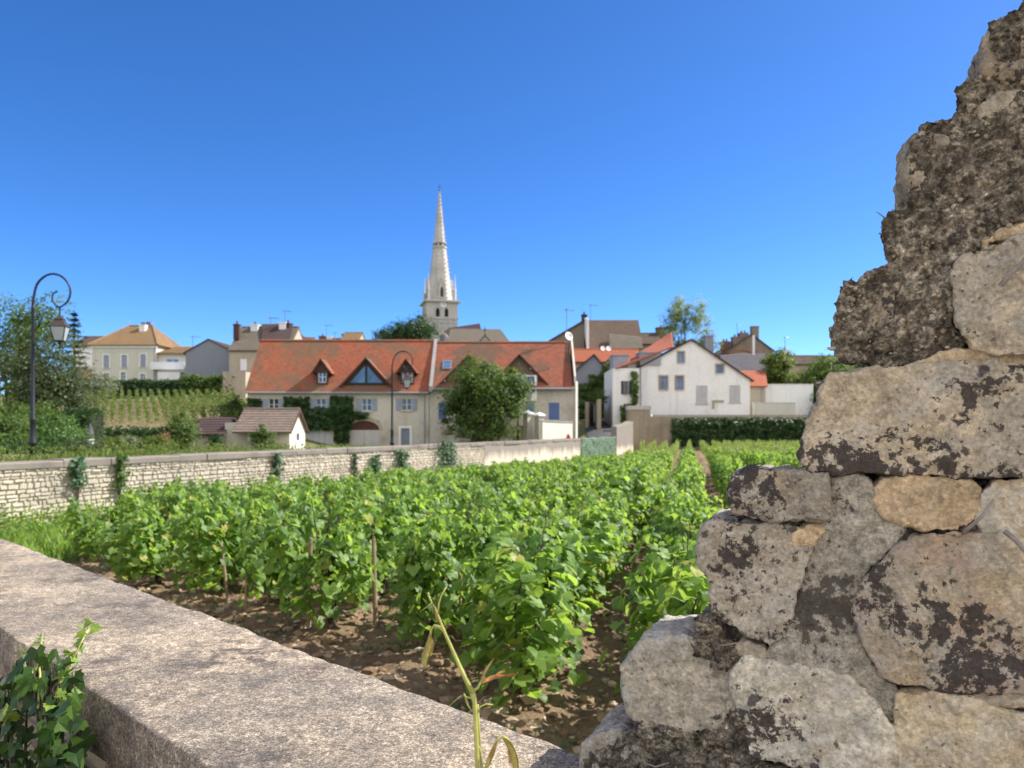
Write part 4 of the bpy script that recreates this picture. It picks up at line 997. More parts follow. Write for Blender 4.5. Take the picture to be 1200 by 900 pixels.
def gable_dormer(root, xa, xb, xap, y_ap, y_base, Y, wall='brown_wood', roofmat='tile_red2', depth=3.2, holes=(), over=.25, boards=True, ybase_wall=None):
    """gabled dormer facing us: base from xa to xb (px), apex (xap,y_ap)"""
    A, B, C = PX(xa, Y), PX(xb, Y), PX(xap, Y); zb, zt = PZ(y_base, Y), PZ(y_ap, Y)
    d = None
    m = MB(); s1 = (zt-zb)/(C-A); s2 = (zt-zb)/(B-C)
    pl = [(-s1, 1, zb-s1*A), (s2, 1, zb+s2*B)]
    facade(m, A, B, zb, zt, Y, holes, .14, pl)
    d = m.build('dormer', M[wall], root)
    m = MB()
    slab(m, (A-.1, Y+depth, zb-.06), (A-.1, Y-over, zb-.06), (C, Y-over, zt+.08), (C, Y+depth, zt+.08), .08, max(3, int((zt-zb)/.2)), .03)
    slab(m, (B+.1, Y-over, zb-.06), (B+.1, Y+depth, zb-.06), (C, Y+depth, zt+.08), (C, Y-over, zt+.08), .08, max(3, int((zt-zb)/.2)), .03)
    m.build('dormer_roof', M[roofmat], d)
    if boards:
        m = MB(); w = .16
        for a in (A-.1, B+.1):
            zz = zb-.06; m.prism([(a, Y-over-.012, zz-.10), (C, Y-over-.012, zt-.02), (C, Y-over-.012, zt+.10), (a, Y-over-.012, zz+.04)], (0, -.03, 0))
        m.build('verge_board', M['brown_wood'], d)
    return d

# ------------------------------------------------------------------ long red roofed house, left section
M['dormer_wall'] = m_plaster('brown_dormer_render', (.17,.12,.085), (.08,.06,.045), .5, .6, .3)
HY = 60.0; HD = 7.0; ST = .15
def red_house():
    X0, X1 = PX(290, HY), PX(502.6, HY); ze, zr = PZ(457, HY), PZ(401.5, HY+HD/2)
    r = thing('house', ((X0+X1)/2, HY, ST), 'long stone house with orange red roof, glazed triangular dormer and arched garage door', 'house')
    W = {k: RC(*v, HY) for k, v in dict(w1=(314.5,467,326.5,481), w2=(370,467,382,482), w3=(424,467,435.5,481.5), w4=(470.5,467,482.5,481), door=(470,502,480,524), gar=(409.5,493,444.5,524), low=(359,502.5,388,524)).items()}
    m = MB(); facade(m, X0, X1, ST-.4, ze, HY, list(W.values()), .22); side_walls(m, X0, X1, HY, HY+HD, ST-.4, ze, zr, 'X')
    m.build('wall', M['limestone'], r)
    m = MB(); m.box(X0-.02, X1, HY-.12, HY-.003, ze-.22, ze-.03); m.build('cornice', M['limestone2'], r)
    rf = roof_x(r, X0, X1, HY, HY+HD, ze, zr, 'tile_red', courses=30)
    for k in ('w1', 'w2', 'w3', 'w4'): window(r, W[k], HY, .2, shutters='shutter_grey', bars=(1, 1), surround=None)
    # small front door
    a = W['door']; m = MB(); m.box(a[0]+.004, a[1]-.004, HY+.1, HY+.15, a[2], a[3]-.004)
    for i in range(5): m.box(a[0]+.05+i*.12, a[0]+.14+i*.12, HY+.085, HY+.0995, a[2]+.05, a[3]-.06)
    d = m.build('door', M['door_grey'], r)
    m = MB(); m.box(a[0]-.2, a[0]-.003, HY-.03, HY+.06, a[2], a[3]+.2); m.box(a[1]+.003, a[1]+.2, HY-.03, HY+.06, a[2], a[3]+.2); m.box(a[0]-.003, a[1]+.003, HY-.032, HY+.06, a[3]+.003, a[3]+.2); m.build('surround', M['white_render'], d)
    m = MB(); m.tube([(a[1]-.08, HY+.05, a[2]+1.0), (a[1]-.08, HY+.05, a[2]+1.12)], .015, 6); m.build('handle', M['iron'], d)
    # arched garage: pale double doors below dark red glazed fanlight
    a = W['gar']; cx = (a[0]+a[1])/2; zd = PZ(504, HY)
    m = MB()
    for s in (-1, 1):
        x0, x1 = (a[0]+.004, cx-.01) if s < 0 else (cx+.01, a[1]-.004); m.box(x0, x1, HY+.1, HY+.15, a[2], zd-.004)
        for k in range(5):
            w_ = (x1-x0)/5; m.box(x0+w_*k+.015, x0+w_*(k+1)-.015, HY+.088, HY+.0995, a[2]+.05, zd-.06)
    g = m.build('garage_door', M['door_pale'], r)
    m = MB(); m.box(a[0]+.004, a[1]-.004, HY+.1, HY+.15, zd, zd+.1)
    for k in range(4): m.box(a[0]+(a[1]-a[0])*k/3-.04+(.05 if k == 0 else -.05 if k == 3 else 0), a[0]+(a[1]-a[0])*k/3+.04+(.05 if k == 0 else -.05 if k == 3 else 0), HY+.1, HY+.149, zd+.101, a[3])
    fl = m.build('fanlight', M['red_wood'], g)
    m = MB(); m.poly((a[0], HY+.14, zd), (a[1], HY+.14, zd), (a[1], HY+.14, a[3]), (a[0], HY+.14, a[3])); m.build('pane', M['red_wood'], fl)
    m = MB(); hw = (a[1]-a[0])/2; N = 14; hh = a[3]-zd         # stone arch filling the corners of the opening
    for i in range(N):
        q0, q1 = math.pi*i/N, math.pi*(i+1)/N
        i0 = (cx-hw*math.cos(q0), zd+hh*.98*math.sin(q0)**.9 if 0 < i else zd); i1 = (cx-hw*math.cos(q1), zd+hh*.98*math.sin(q1)**.9 if i+1 < N else zd)
        o0 = (cx-(hw+.28)*math.cos(q0), zd+(hh+.30)*math.sin(q0)); o1 = (cx-(hw+.28)*math.cos(q1), zd+(hh+.30)*math.sin(q1))
        m.prism([(i0[0], HY-.035, i0[1]), (i1[0], HY-.035, i1[1]), (o1[0], HY-.035, o1[1]), (o0[0], HY-.035, o0[1])], (0, .12, 0))
    m.build('arch', M['beige_render'], g)
    # low panelled double doors under the creeper
    a = W['low']; m = MB(); n = 4
    for k in range(n):
        w_ = (a[1]-a[0])/n; x0 = a[0]+w_*k+.01; x1 = a[0]+w_*(k+1)-.01; m.box(x0, x1, HY+.08, HY+.13, a[2], a[3]-.01); m.box(x0+.08, x1-.08, HY+.066, HY+.0795, a[3]-.75, a[3]-.12)
    m.build('low_door', M['shutter_white'], r)
    m = MB(); m.box(a[0]-.25, a[1]+.25, HY-.03, HY+.05, a[3]+.003, a[3]+.22); m.build('lintel', M['limestone2'], r)
    # dormers
    DY = HY+.22
    h = RC(373, 435, 382.5, 448.5, DY); d = gable_dormer(r, 367, 388, 376.5, 421.5, 437, DY, depth=3.0, boards=True)
    m = MB(); facade(m, PX(371, DY), PX(384.5, DY), PZ(452, DY), PZ(434, DY), DY-.02, [h], .14); m.box(PX(371, DY), PX(384.5, DY), DY+.15, DY+2.2, PZ(452, DY), PZ(434, DY)); m.build('dormer_front', M['brown_wood'], d); window(d, h, DY-.02, .14, sill=False, bars=(1, 1), glass='glass_blue')
    h = RC(471.5, 433, 483.5, 448, DY); d = gable_dormer(r, 465.5, 488, 476, 421.5, 437, DY, depth=3.0)
    m = MB(); facade(m, PX(469.5, DY), PX(485, DY), PZ(452, DY), PZ(433, DY), DY-.02, [h], .14); m.box(PX(469.5, DY), PX(485, DY), DY+.15, DY+2.2, PZ(452, DY), PZ(434, DY)); m.build('dormer_front', M['brown_wood'], d); window(d, h, DY-.02, .14, sill=False, bars=(1, 1))
    DY = HY+.18
    d = gable_dormer(r, 400, 459, 429.5, 420.5, 452.5, DY, depth=4.2, over=.35)
    A, B, C = PX(406.5, DY), PX(452, DY), PX(429.3, DY); zb, zt = PZ(450.5, DY), PZ(427, DY); yy = DY-.03
    m = MB(); w_ = .13
    m.prism([(A, yy, zb), (B, yy, zb), (B, yy, zb+w_), (A, yy, zb+w_)], (0, -.05, 0)); m.box(C-.09, C+.09, yy-.055, yy-.005, zb+w_, zt-.15)
    g = m.build('window', M['iron'], d)
    for s in (-1, 1):
        m = MB(); e = A if s < 0 else B; m.prism([(C+s*.09, yy-.006, zb+w_), (e-s*.25, yy-.006, zb+w_), (C+s*.09, yy-.006, zt-.1)], (0, -.03, 0)); m.build('pane', M['glass_blue'], g)
    # downpipe and gutter
    m = MB(); m.tube([(X0-.1, HY-.36, ze-.22), (X1, HY-.36, ze-.24)], .065, 8); m.build('gutter', M['zinc'], r)
    m = MB(); m.tube([(PX(497, HY), HY-.34, ze-.2), (PX(497.5, HY), HY-.08, ze-.55), (PX(497.5, HY), HY-.08, ST)], .05, 8); m.build('downpipe', M['zinc'], r)
    return r
red_house()
def right_house():
    X0, X1 = PX(503.2, HY), PX(673, HY); ze, zr = PZ(452.5, HY), PZ(403.5, HY+HD/2)
    r = thing('house', ((X0+X1)/2, HY, ST), 'adjoining stone house with mottled red roof and blue shutters behind the round tree', 'house')
    W = {k: RC(*v, HY) for k, v in dict(a=(514,472,523,492), b=(616,471,626,484), c=(643,472,655.5,492), d=(590,472,598,490)).items()}
    m = MB(); facade(m, X0, X1, ST-.4, ze, HY, list(W.values()), .22); side_walls(m, X0, X1, HY, HY+HD, ST-.4, ze, zr, 'X'); m.build('wall', M['limestone2'], r)
    rf = roof_x(r, X0, X1-.15, HY, HY+HD, ze, zr, 'tile_red2', courses=28, side=.0)
    for k in W: window(r, W[k], HY, .2, closed='shutter_blue')
    # parapet between the two roofs
    m = MB(); xa = X0+.02; sl = (zr-ze)/(HD/2)
    def up(y, o): return ze+(y-HY)*sl+o
    ym = HY+HD/2
    m.prism([(xa, HY-.42, up(HY-.42, .0)), (xa, ym, zr), (xa, ym, zr+.46), (xa, HY-.42, up(HY-.42, .42))], (.24, 0, 0)); m.build('parapet', M['lead'], r)
    # white gable edge at the right end, turned to the sun
    e = PX(673, HY); m = MB(); zt = PZ(393, HY+3.5)
    m.prism([(e, HY-.03, 0), (e+.10, HY-.2, 0), (e+.27, HY+.1, 0), (e+.27, HY+.7, 0), (e, HY+.7, 0)], (0, 0, PZ(447, HY))); 
    m.prism([(e, HY-.03, PZ(447, HY)), (e, ym, zr-.1), (e, ym, zr+.5), (e, HY+.55, PZ(447, HY)+1.0), (e, HY-.03, PZ(441, HY))], (.13, 0, 0))
    m.build('gable_edge', M['sunny_render'], r)
    DY = HY+.25
    hh = RC(613, 441.5, 626, 460.5, DY)
    d = gable_dormer(r, 575, 642, 608.6, 416.5, 451, DY, wall='dormer_wall', depth=4.0, over=.3)
    m = MB(); facade(m, PX(610, DY), PX(629, DY), PZ(470, DY), PZ(440, DY), DY-.35, [hh], .16); m.box(PX(610, DY), PX(629, DY), DY-.18, DY+.0, PZ(470, DY), PZ(440, DY)); m.build('dormer_front', M['white_render'], d); window(d, hh, DY-.35, .16, sill=False, bars=(1, 0), frame='shutter_dark', glass='glass_blue')
    gable_dormer(r, 515, 583, 549, 417, 451, DY, wall='dormer_wall', depth=4.0, over=.3)
    a = RC(519, 424, 529, 434.5, HY+1.6); n = Vector((0, -sl, 1)).normalized(); m = MB()
    y0 = HY+(a[2]-ze)/sl; y1 = HY+(a[3]-ze)/sl; o = n*.24; o2 = n*.10
    q = [Vector((a[0], y0, a[2])), Vector((a[1], y0, a[2])), Vector((a[1], y1, a[3])), Vector((a[0], y1, a[3]))]
    m.prism([p+o2 for p in q], n*.12); sk = m.build('skylight', M['zinc'], r)
    c = sum(q, Vector())/4; m = MB(); m.prism([c+(p-c)*.84+n*.222 for p in q], n*.01); m.build('pane', M['glass_blue'], sk)
    m = MB(); m.tube([(X0, HY-.36, ze-.24), (X1, HY-.36, ze-.22)], .065, 8); m.build('gutter', M['zinc'], r)
    return r
right_house()
ds = thing('satellite_dish', P(666, 397, HY+1.5), 'round white satellite dish at the right end of the mottled red roof', 'dish')
c = P(666, 394.5, HY+1.5); m = MB(); ax = Vector((.5, -.8, .3)).normalized(); u = ax.cross(Vector((0, 0, 1))).normalized(); v = u.cross(ax)
V = []
for rr_, dd in ((0.001, .0), (.15, .01), (.28, .05), (.36, .10)):
    for k in range(16): V.append(c+(u*math.cos(k*math.pi/8)+v*math.sin(k*math.pi/8))*rr_+ax*dd)
m.add(V, [(i*16+k, i*16+(k+1) % 16, (i+1)*16+(k+1) % 16, (i+1)*16+k) for i in range(3) for k in range(16)]); dd_ = m.build('reflector', M['dish'], ds, True)
so_ = dd_.modifiers.new('thickness', 'SOLIDIFY'); so_.thickness = .015
m = MB(); m.tube([c-ax*.02, c-ax*.2, c-ax*.2-Vector((0, 0, 1.1))], .03, 6); m.build('bracket', M['antenna'], ds)
m = MB(); m.tube([c-v*.3+ax*.1, c+ax*.4], .012, 5); m.lathe(tuple(c+ax*.4-Vector((0, 0, .03))), [(.03, 0), (.04, .05), (.02, .08)], 8); m.build('feed_arm', M['antenna'], ds)
cr = thing('climbing_vine', (PX(400, HY), HY-.1, ST), 'dark green creeper spreading across the stone front between shutters and garage door', 'plant')
rects = [(334,466,363,500),(346,478,408,504),(388,465,414,500),(392,488,410,518),(396,500,405,522),(405,470,412,482),(408,483,424,491),(420,484,432,490)]
pos, nr = patch_leaves(rects, 2600, HY-.03, .3, .35); leaf_obj('foliage', pos, nr, NP.uniform(.14, .34, len(pos)), T_IVY, M['leaf_dark'], cr)
m = MB(); m.tube([(PX(400, HY), HY-.1, ST), (PX(398, HY), HY-.1, PZ(500, HY)), (PX(380, HY), HY-.1, PZ(490, HY)), (PX(345, HY), HY-.08, PZ(482, HY))], [.06, .05, .04, .02], 6); m.build('stem', M['vinewood'], cr)
cr = thing('climbing_vine', (PX(300, HY), HY-.1, ST), 'small dark creeper at the left corner of the orange red roofed house', 'plant')
pos, nr = patch_leaves([(291,467,307,486),(291,480,303,524)], 600, HY-.03, .3, .3); leaf_obj('foliage', pos, nr, NP.uniform(.14, .3, len(pos)), T_IVY, M['leaf_dark'], cr)
m = MB(); m.tube([(PX(297, HY), HY-.08, ST), (PX(297, HY), HY-.08, PZ(475, HY))], [.05, .02], 6); m.build('stem', M['vinewood'], cr)

# ------------------------------------------------------------------ small hut
def hut():
    Y = 45.; r = thing('hut', (PX(306, Y), Y, .3), 'small stone hut with brown tiled roof and sunlit white gable', 'hut')
    X0, X1 = PX(290, Y), PX(337.5, Y); D = 3.3; ze, zr = PZ(503.5, Y), PZ(481.5, Y+D/2)
    m = MB(); m.box(X0, X1-.02, Y, Y+D, -.1, ze); m.build('wall', M['limestone'], r)
    wy = Y+D*.5; hz = (PZ(517, Y+1.7), PZ(506.5, Y+1.7))
    m = MB(); ym = Y+D/2; 
    m.prism([(X1-.02, Y-.01, -.1), (X1-.02, Y+D+.01, -.1), (X1-.02, Y+D+.01, ze), (X1-.02, ym, zr-.02), (X1-.02, Y-.01, ze)], (.12, 0, 0)); m.build('gable', M['sunny_render'], r)
    m = MB(); m.box(X1+.101, X1+.125, wy-.35, wy+.35, hz[0], hz[1]); w_ = m.build('window', M['white_frame'], r); m = MB(); m.box(X1+.126, X1+.132, wy-.28, wy+.28, hz[0]+.06, hz[1]-.06); m.build('pane', M['glass'], w_)
    m = MB(); sl = (zr-ze)/(D/2); o = .35; a, b = PX(274.5, Y), X1+.24
    slab(m, (a, Y-o, ze-o*sl+.1), (b, Y-o, ze-o*sl+.1), (b, ym, zr+.1), (a, ym, zr+.1), .1, 9); slab(m, (b, Y+D+o, ze-o*sl+.1), (a, Y+D+o, ze-o*sl+.1), (a, ym, zr+.1), (b, ym, zr+.1), .1, 9)
    rf = m.build('roof', M['tile_hut'], r)
    m = MB(); m.tube([(a, ym, zr+.1), (b, ym, zr+.1)], .1, 8); m.build('ridge_tiles', M['tile_hut'], rf)
    m = MB()
    for s in (-1, 1): m.prism([(b+.004, ym+s*(D/2+o), ze-o*sl-.06), (b+.004, ym, zr-.06), (b+.004, ym, zr+.12), (b+.004, ym+s*(D/2+o), ze-o*sl+.1)], (.04, 0, 0))
    m.build('verge_board', M['brown_wood'], rf)
    m = MB(); m.box(PX(261, Y), X0-.004, Y+.35, Y+D-.2, -.1, PZ(495, Y)); m.build('side_room', M['limestone2'], r)
    # lower lean-to at the left
    A, B = PX(226, Y), PX(261, Y)-.004; m = MB(); m.box(A, B, Y+.2, Y+D-.3, -.1, PZ(507, Y)); m.build('lean_to', M['limestone2'], r)
    m = MB(); slab(m, (A-.25, Y-.1, PZ(507, Y)-.1), (B+.1, Y-.1, PZ(507, Y)-.1), (B+.1, Y+1.7, PZ(489, Y+1.7)), (A-.05, Y+1.7, PZ(489, Y+1.7)), .08, 7); slab(m, (B+.1, Y+D+.1, PZ(507, Y)-.1), (A-.25, Y+D+.1, PZ(507, Y)-.1), (A-.05, Y+1.7, PZ(489, Y+1.7)), (B+.1, Y+1.7, PZ(489, Y+1.7)), .08, 7); m.build('lean_to_roof', M['tile_purple'], r)
hut()

# ------------------------------------------------------------------ cream house with hipped roof, far left
def hip_roof(root, X0, X1, Y0, Y1, ze, zr, rx0, rx1, mat, over=.35, courses=20):
    ym = (Y0+Y1)/2; m = MB(); a, b, c, d = X0-over, X1+over, Y0-over, Y1+over
    slab(m, (a, c, ze), (b, c, ze), (rx1, ym, zr), (rx0, ym, zr), .1, courses); slab(m, (b, d, ze), (a, d, ze), (rx0, ym, zr), (rx1, ym, zr), .1, courses)
    slab(m, (b, c, ze), (b, d, ze), (rx1, ym+.02, zr), (rx1, ym-.02, zr), .1, courses); slab(m, (a, d, ze), (a, c, ze), (rx0, ym-.02, zr), (rx0, ym+.02, zr), .1, courses)
    rf = m.build('roof', M[mat], root)
    m = MB()
    for p, q in (((rx0, ym, zr), (rx1, ym, zr)), ((b, c, ze), (rx1, ym, zr)), ((a, c, ze), (rx0, ym, zr))): m.tube([p, q], .14, 8)
    m.build('ridge_tiles', M[mat], rf)
    return rf
def cream_house():
    Y = 90.; D = 8.; X0, X1 = PX(108, Y), PX(183, Y); ze = PZ(404.5, Y); zr = PZ(382, Y+D/2); zb = 3.5
    r = thing('house', ((X0+X1)/2, Y, 5), 'large cream house with hipped tan roof above the hillside vines', 'house')
    W = [RC(*v, Y) for v in ((121.5,416,128,431),(142.5,416,149,430.5),(164.5,415,171,430),(141.5,436,147,447),(164.5,438,170,447),(122,437,128,448))]
    m = MB(); facade(m, X0, X1, zb, ze, Y, W, .2); side_walls(m, X0, X1, Y, Y+D, zb, ze, ze, 'X'); m.build('wall', M['cream'], r)
    m = MB(); m.box(X0-.15, X1+.15, Y-.15, Y-.003, ze-.3, ze-.04); m.build('cornice', M['white_render'], r)
    rf = hip_roof(r, X0, X1, Y, Y+D, ze, zr, PX(152, Y+D/2), PX(179, Y+D/2), 'tile_tan')
    for i, w_ in enumerate(W): window(r, w_, Y, .2, bars=(1, 2), surround='white', glass='glass' if i > 2 else 'glass_blue', frame='white_frame', closed='shutter_grey' if i < 3 else None)
    chimney(rf, PX(168, Y+3), Y+3, PZ(392, Y), PZ(382, Y+3), .7, 'white', pots=2); chimney(rf, PX(174, Y+4.4), Y+4.4, PZ(388, Y), PZ(381, Y+4), .7, 'brick', pots=2); chimney(rf, PX(126, Y+3), Y+5, PZ(398, Y), PZ(393, Y), .9, 'brick', pots=2)
    m = MB(); m.tube([(PX(152, Y+4), Y+4, zr), (PX(152, Y+4), Y+4, PZ(375, Y+4))], [.06, .02], 6); m.build('finial', M['zinc'], rf); m = MB(); m.tube([(PX(179, Y+4), Y+4, zr), (PX(179, Y+4), Y+4, PZ(374, Y+4))], [.06, .02], 6); m.build('finial', M['zinc'], rf)
    m = MB(); m.tube([(X1-.2, Y-.08, ze-.3), (X1-.2, Y-.08, zb)], .06, 6); m.build('downpipe', M['zinc'], r)
    # annex with balcony
    A, B = X1+.01, PX(226, Y+.5); m = MB(); h = RC(195, 420.5, 209, 434, Y+.5)
    facade(m, A, B, zb, PZ(414, Y+.5), Y+.5, [h], .2); side_walls(m, A, B, Y+.5, Y+6, zb, PZ(414, Y+.5), PZ(414, Y+.5), 'X'); m.build('annex', M['cream'], r); window(r, h, Y+.5, .2, bars=(1, 0), glass='glass_blue', sill=False)
    m = MB(); slab(m, (A+.02, Y+.1, PZ(414, Y+.5)), (B+.3, Y+.1, PZ(414, Y+.5)), (B+.3, Y+5, PZ(406, Y+5)), (A+.02, Y+5, PZ(406, Y+5)), .12, 10); m.build('annex_roof', M['tile_tan'], r)
    m = MB(); m.box(PX(178, Y-.5), PX(218, Y-.5), Y-.9, Y-.02, PZ(433.5, Y), PZ(431.5, Y)); m.box(PX(178, Y-.5), PX(218, Y-.5), Y-.9, Y-.82, PZ(431.4, Y), PZ(425, Y)); m.build('balcony', M['white_frame'], r)
    m = MB(); m.box(PX(191, Y-1), PX(217, Y-1), Y-2.4, Y-.95, zb, PZ(437, Y-1)); m.build('porch', M['white_render'], r)
    chimney(r, PX(226, Y), Y+2, PZ(414, Y), PZ(406, Y), .8, 'white', pots=1)
cream_house()
def gable_front(name, label, xs, yl, yr, xap, yap, Y, D, zb, wall, roofm, holes=(), over=.25, courses=14, cat='house', boards=None, thick=.1):
    X0, X1, XA = PX(xs[0], Y), PX(xs[1], Y), PX(xap, Y); zl, zR, zt = PZ(yl, Y), PZ(yr, Y), PZ(yap, Y)
    r = thing(name, ((X0+X1)/2, Y, zb+.6), label, cat)
    s1 = (zt-zl)/(XA-X0); s2 = (zt-zR)/(X1-XA)
    m = MB(); facade(m, X0, X1, zb, zt, Y, holes, .2, [(-s1, 1, zl-s1*X0), (s2, 1, zR+s2*X1)]); side_walls(m, X0, X1, Y, Y+D, zb, (zl, zR), zt, 'Y', XA); m.build('wall', M[wall], r)
    m = MB(); o = .3
    slab(m, (X0-o, Y+D+.2, zl-o*s1+.1), (X0-o, Y-over, zl-o*s1+.1), (XA, Y-over, zt+.1), (XA, Y+D+.2, zt+.1), thick, courses)
    slab(m, (X1+o, Y-over, zR-o*s2+.1), (X1+o, Y+D+.2, zR-o*s2+.1), (XA, Y+D+.2, zt+.1), (XA, Y-over, zt+.1), thick, courses)
    rf = m.build('roof', M[roofm], r)
    if boards:
        m = MB()
        for a, zz in ((X0-o, zl-o*s1), (X1+o, zR-o*s2)): m.prism([(a, Y-over-.004, zz-.06), (XA, Y-over-.004, zt-.06), (XA, Y-over-.004, zt+.13), (a, Y-over-.004, zz+.13)], (0, -.03, 0))
        m.build('verge_board', M[boards], rf)
    return r, rf
r, rf = gable_front('barn', 'plain grey rendered gable end beside the cream house, above the dark hedge', (217.5, 274), 413, 413, 244.5, 398, 86, 9, 3.6, 'grey_render', 'tile_brown', over=.12)
r, rf = gable_front('house', 'small pinkish roof peeping out behind the grey gable', (250, 274), 414, 413, 254, 401, 98, 8, 4, 'beige_render', 'tile_tan')
def tall_house():
    Y = 82.; X0, X1 = PX(268.5, Y), PX(338, Y); zb = 3; D = 8
    r = thing('house', ((X0+X1)/2, Y, 3.6), 'tall weathered beige house with grey brown roof behind the orange red roof', 'house')
    h = RC(281.5, 420.5, 289, 434, Y); ze, zr = PZ(410, Y), PZ(385, Y+D/2)
    m = MB(); facade(m, X0, X1, zb, ze, Y, [h], .2); side_walls(m, X0, X1, Y, Y+D, zb, ze, zr, 'X'); m.build('wall', M['beige_render'], r)
    window(r, h, Y, .2, closed='white')
    rf = roof_x(r, X0, X1, Y, Y+D, ze, zr, 'tile_grey', courses=18, ridge='tile_grey', side=.05)
    m = MB(); slab(m, (PX(303, Y), Y+1.2, PZ(398, Y+1)), (X1-.2, Y+1.2, PZ(398, Y+1)), (X1-.6, Y+3.9, PZ(379, Y+4)), (PX(307, Y+4), Y+3.9, PZ(380, Y+4)), .1, 10); m.build('upper_roof', M['tile_purple'], rf)
    chimney(rf, PX(271.5, Y), Y+1.6, PZ(396, Y), PZ(379, Y), .6, 'brown_wood', pots=1); chimney(rf, PX(297, Y+3), Y+3.6, PZ(392, Y), PZ(381, Y+3), .8, 'white', pots=1); chimney(rf, PX(331, Y+3), Y+3.2, PZ(392, Y), PZ(379, Y+3), .7, 'white', pots=0); chimney(rf, PX(336.5, Y+3), Y+3.4, PZ(392, Y), PZ(379.5, Y+3), .5, 'brown_wood', pots=1)
    m = MB(); m.box(PX(274, Y), PX(300, Y), Y-3.2, Y-.05, 1.5, PZ(438, Y)); m.build('outhouse', M['beige_render'], r)
tall_house()
# ------------------------------------------------------------------ church
def church():
    Y = 165.; k = Y/F; cx, zb = PX(513.2, Y), PZ(385, Y)
    r = thing('church', (cx, Y, 4), 'stone church with tall crocketed octagonal spire, clock and belfry openings', 'church')
    rot = R(15); MT = Matrix.Translation((cx, Y+3.8, 0)) @ Matrix.Rotation(rot, 4, 'Z')
    def tb(mb): mb.v = [tuple(MT @ Vector(v)) for v in mb.v]; return mb
    hw = 3.35; zt = PZ(353.5, Y)
    m = MB(); holes = []
    for s in (-1, 1): holes.append((s*.95-.42, s*.95+.42, PZ(371.5, Y), PZ(360, Y)))
    for face in range(4):
        q = MB(); facade(q, -hw, hw, 2, zt, -hw, holes, .5); a = Matrix.Rotation(face*math.pi/2, 4, 'Z'); m.add([a @ Vector(v) for v in q.v], q.f)
    tb(m).build('tower', M['church_stone'], r)
    m = MB(); m.box(-hw+.5, hw-.5, -hw+.52, hw-.52, 3, zt-.1); tb(m).build('belfry_dark', M['shutter_dark'], r)
    for z, o, h in ((zt, .62, .28), (zt+.281, .35, .22), (PZ(373.5, Y), .18, .5), (PZ(378, Y), .1, .35)):
        m = MB(); m.box(-hw-o, hw+o, -hw-o, hw+o, z, z+h); tb(m).build('cornice', M['church_stone'], r)
    for s in (-1, 1):      # pointed heads and louvres of the belfry openings
        m = MB(); x0, x1 = s*.95-.42, s*.95+.42; z1 = PZ(360, Y); z0 = PZ(371.5, Y)
        for i in range(6): zz = z0+.2+(z1-z0-.5)*i/5; m.prism([(x0+.003, -hw+.1, zz), (x1-.003, -hw+.1, zz), (x1-.003, -hw+.4, zz+.22), (x0+.003, -hw+.4, zz+.22)], (0, 0, .05))
        tb(m).build('louvre', M['shutter_dark'], r)
        m = MB(); xm = (x0+x1)/2
        for e in (x0, x1): m.prism([(e, -hw+.03, z1+.003), (e, -hw+.03, z1-.75), (xm+(e-xm)*.75, -hw+.03, z1-.35), (xm, -hw+.03, z1+.003)], (0, .3, 0))
        tb(m).build('arch', M['church_stone'], r)
    m = MB(); n = 24; c = (0.25, PZ(356.3, Y)); V = [(c[0]+.68*math.cos(2*math.pi*i/n), -hw-.08, c[1]+.68*math.sin(2*math.pi*i/n)) for i in range(n)]; m.prism(V, (0, .078, 0)); ck = tb(m).build('clock', M['white'], r)
    m = MB(); m.box(c[0]-.03, c[0]+.03, -hw-.10, -hw-.085, c[1]-.05, c[1]+.5); m.prism([(c[0], -hw-.112, c[1]-.04), (c[0]+.36, -hw-.112, c[1]+.12), (c[0]+.34, -hw-.112, c[1]+.2), (c[0], -hw-.112, c[1]+.04)], (0, .01, 0)); tb(m).build('hand', M['iron'], ck)
    # spire
    z0, z1 = PZ(350, Y), PZ(217, Y); R0 = 2.95
    V = []; rings = [(R0, z0), (R0*.50, PZ(286, Y)), (.10, z1)]
    m = MB(); m.lathe((0, 0, 0), [(R0*1.0, z0), (R0*.945, z0+1.2), (R0*.5, PZ(287, Y)), (R0*.56, PZ(286.8, Y)), (R0*.56, PZ(285, Y)), (R0*.47, PZ(284.8, Y)), (R0*.44, PZ(281, Y)), (R0*.51, PZ(280.8, Y)), (R0*.50, PZ(279.4, Y)), (R0*.425, PZ(279.2, Y)), (.10, z1)], 8, R(22.5)); sp = tb(m).build('spire', M['church_stone'], r)
    m = MB()
    for k8 in range(8):      # crockets up the eight arrises
        a = R(22.5)+k8*math.pi/4
        for i in range(26):
            u = (i+.5)/26; z = z0+(z1-z0)*u; rad = (R0*(1-u)+.08)*(1 if u < .45 else .98)+.02; rr_ = .17*(1-.45*u)
            c = Vector((math.cos(a)*(rad+.08), math.sin(a)*(rad+.08), z)); m.prism([c+Vector((math.cos(a)*x_, math.sin(a)*x_, z_)) for x_, z_ in ((-.12, -rr_), (rr_*.7, -rr_*.2), (rr_*1.1, rr_*.7), (-.12, rr_*.9))], Vector((-math.sin(a), math.cos(a), 0))*rr_*.9)
    tb(m).build('crockets', M['church_stone'], sp)
    m = MB()
    for k8 in range(8):
        a = k8*math.pi/4; c = Vector((math.cos(a)*R0*.455, math.sin(a)*R0*.455, PZ(284, Y))); t_ = Vector((-math.sin(a), math.cos(a), 0)); m.prism([c-t_*.17, c+t_*.17, c+t_*.17+Vector((0, 0, .5)), c-t_*.17+Vector((0, 0, .5))], Vector((math.cos(a), math.sin(a), 0))*.03)
    tb(m).build('opening', M['shutter_dark'], sp)
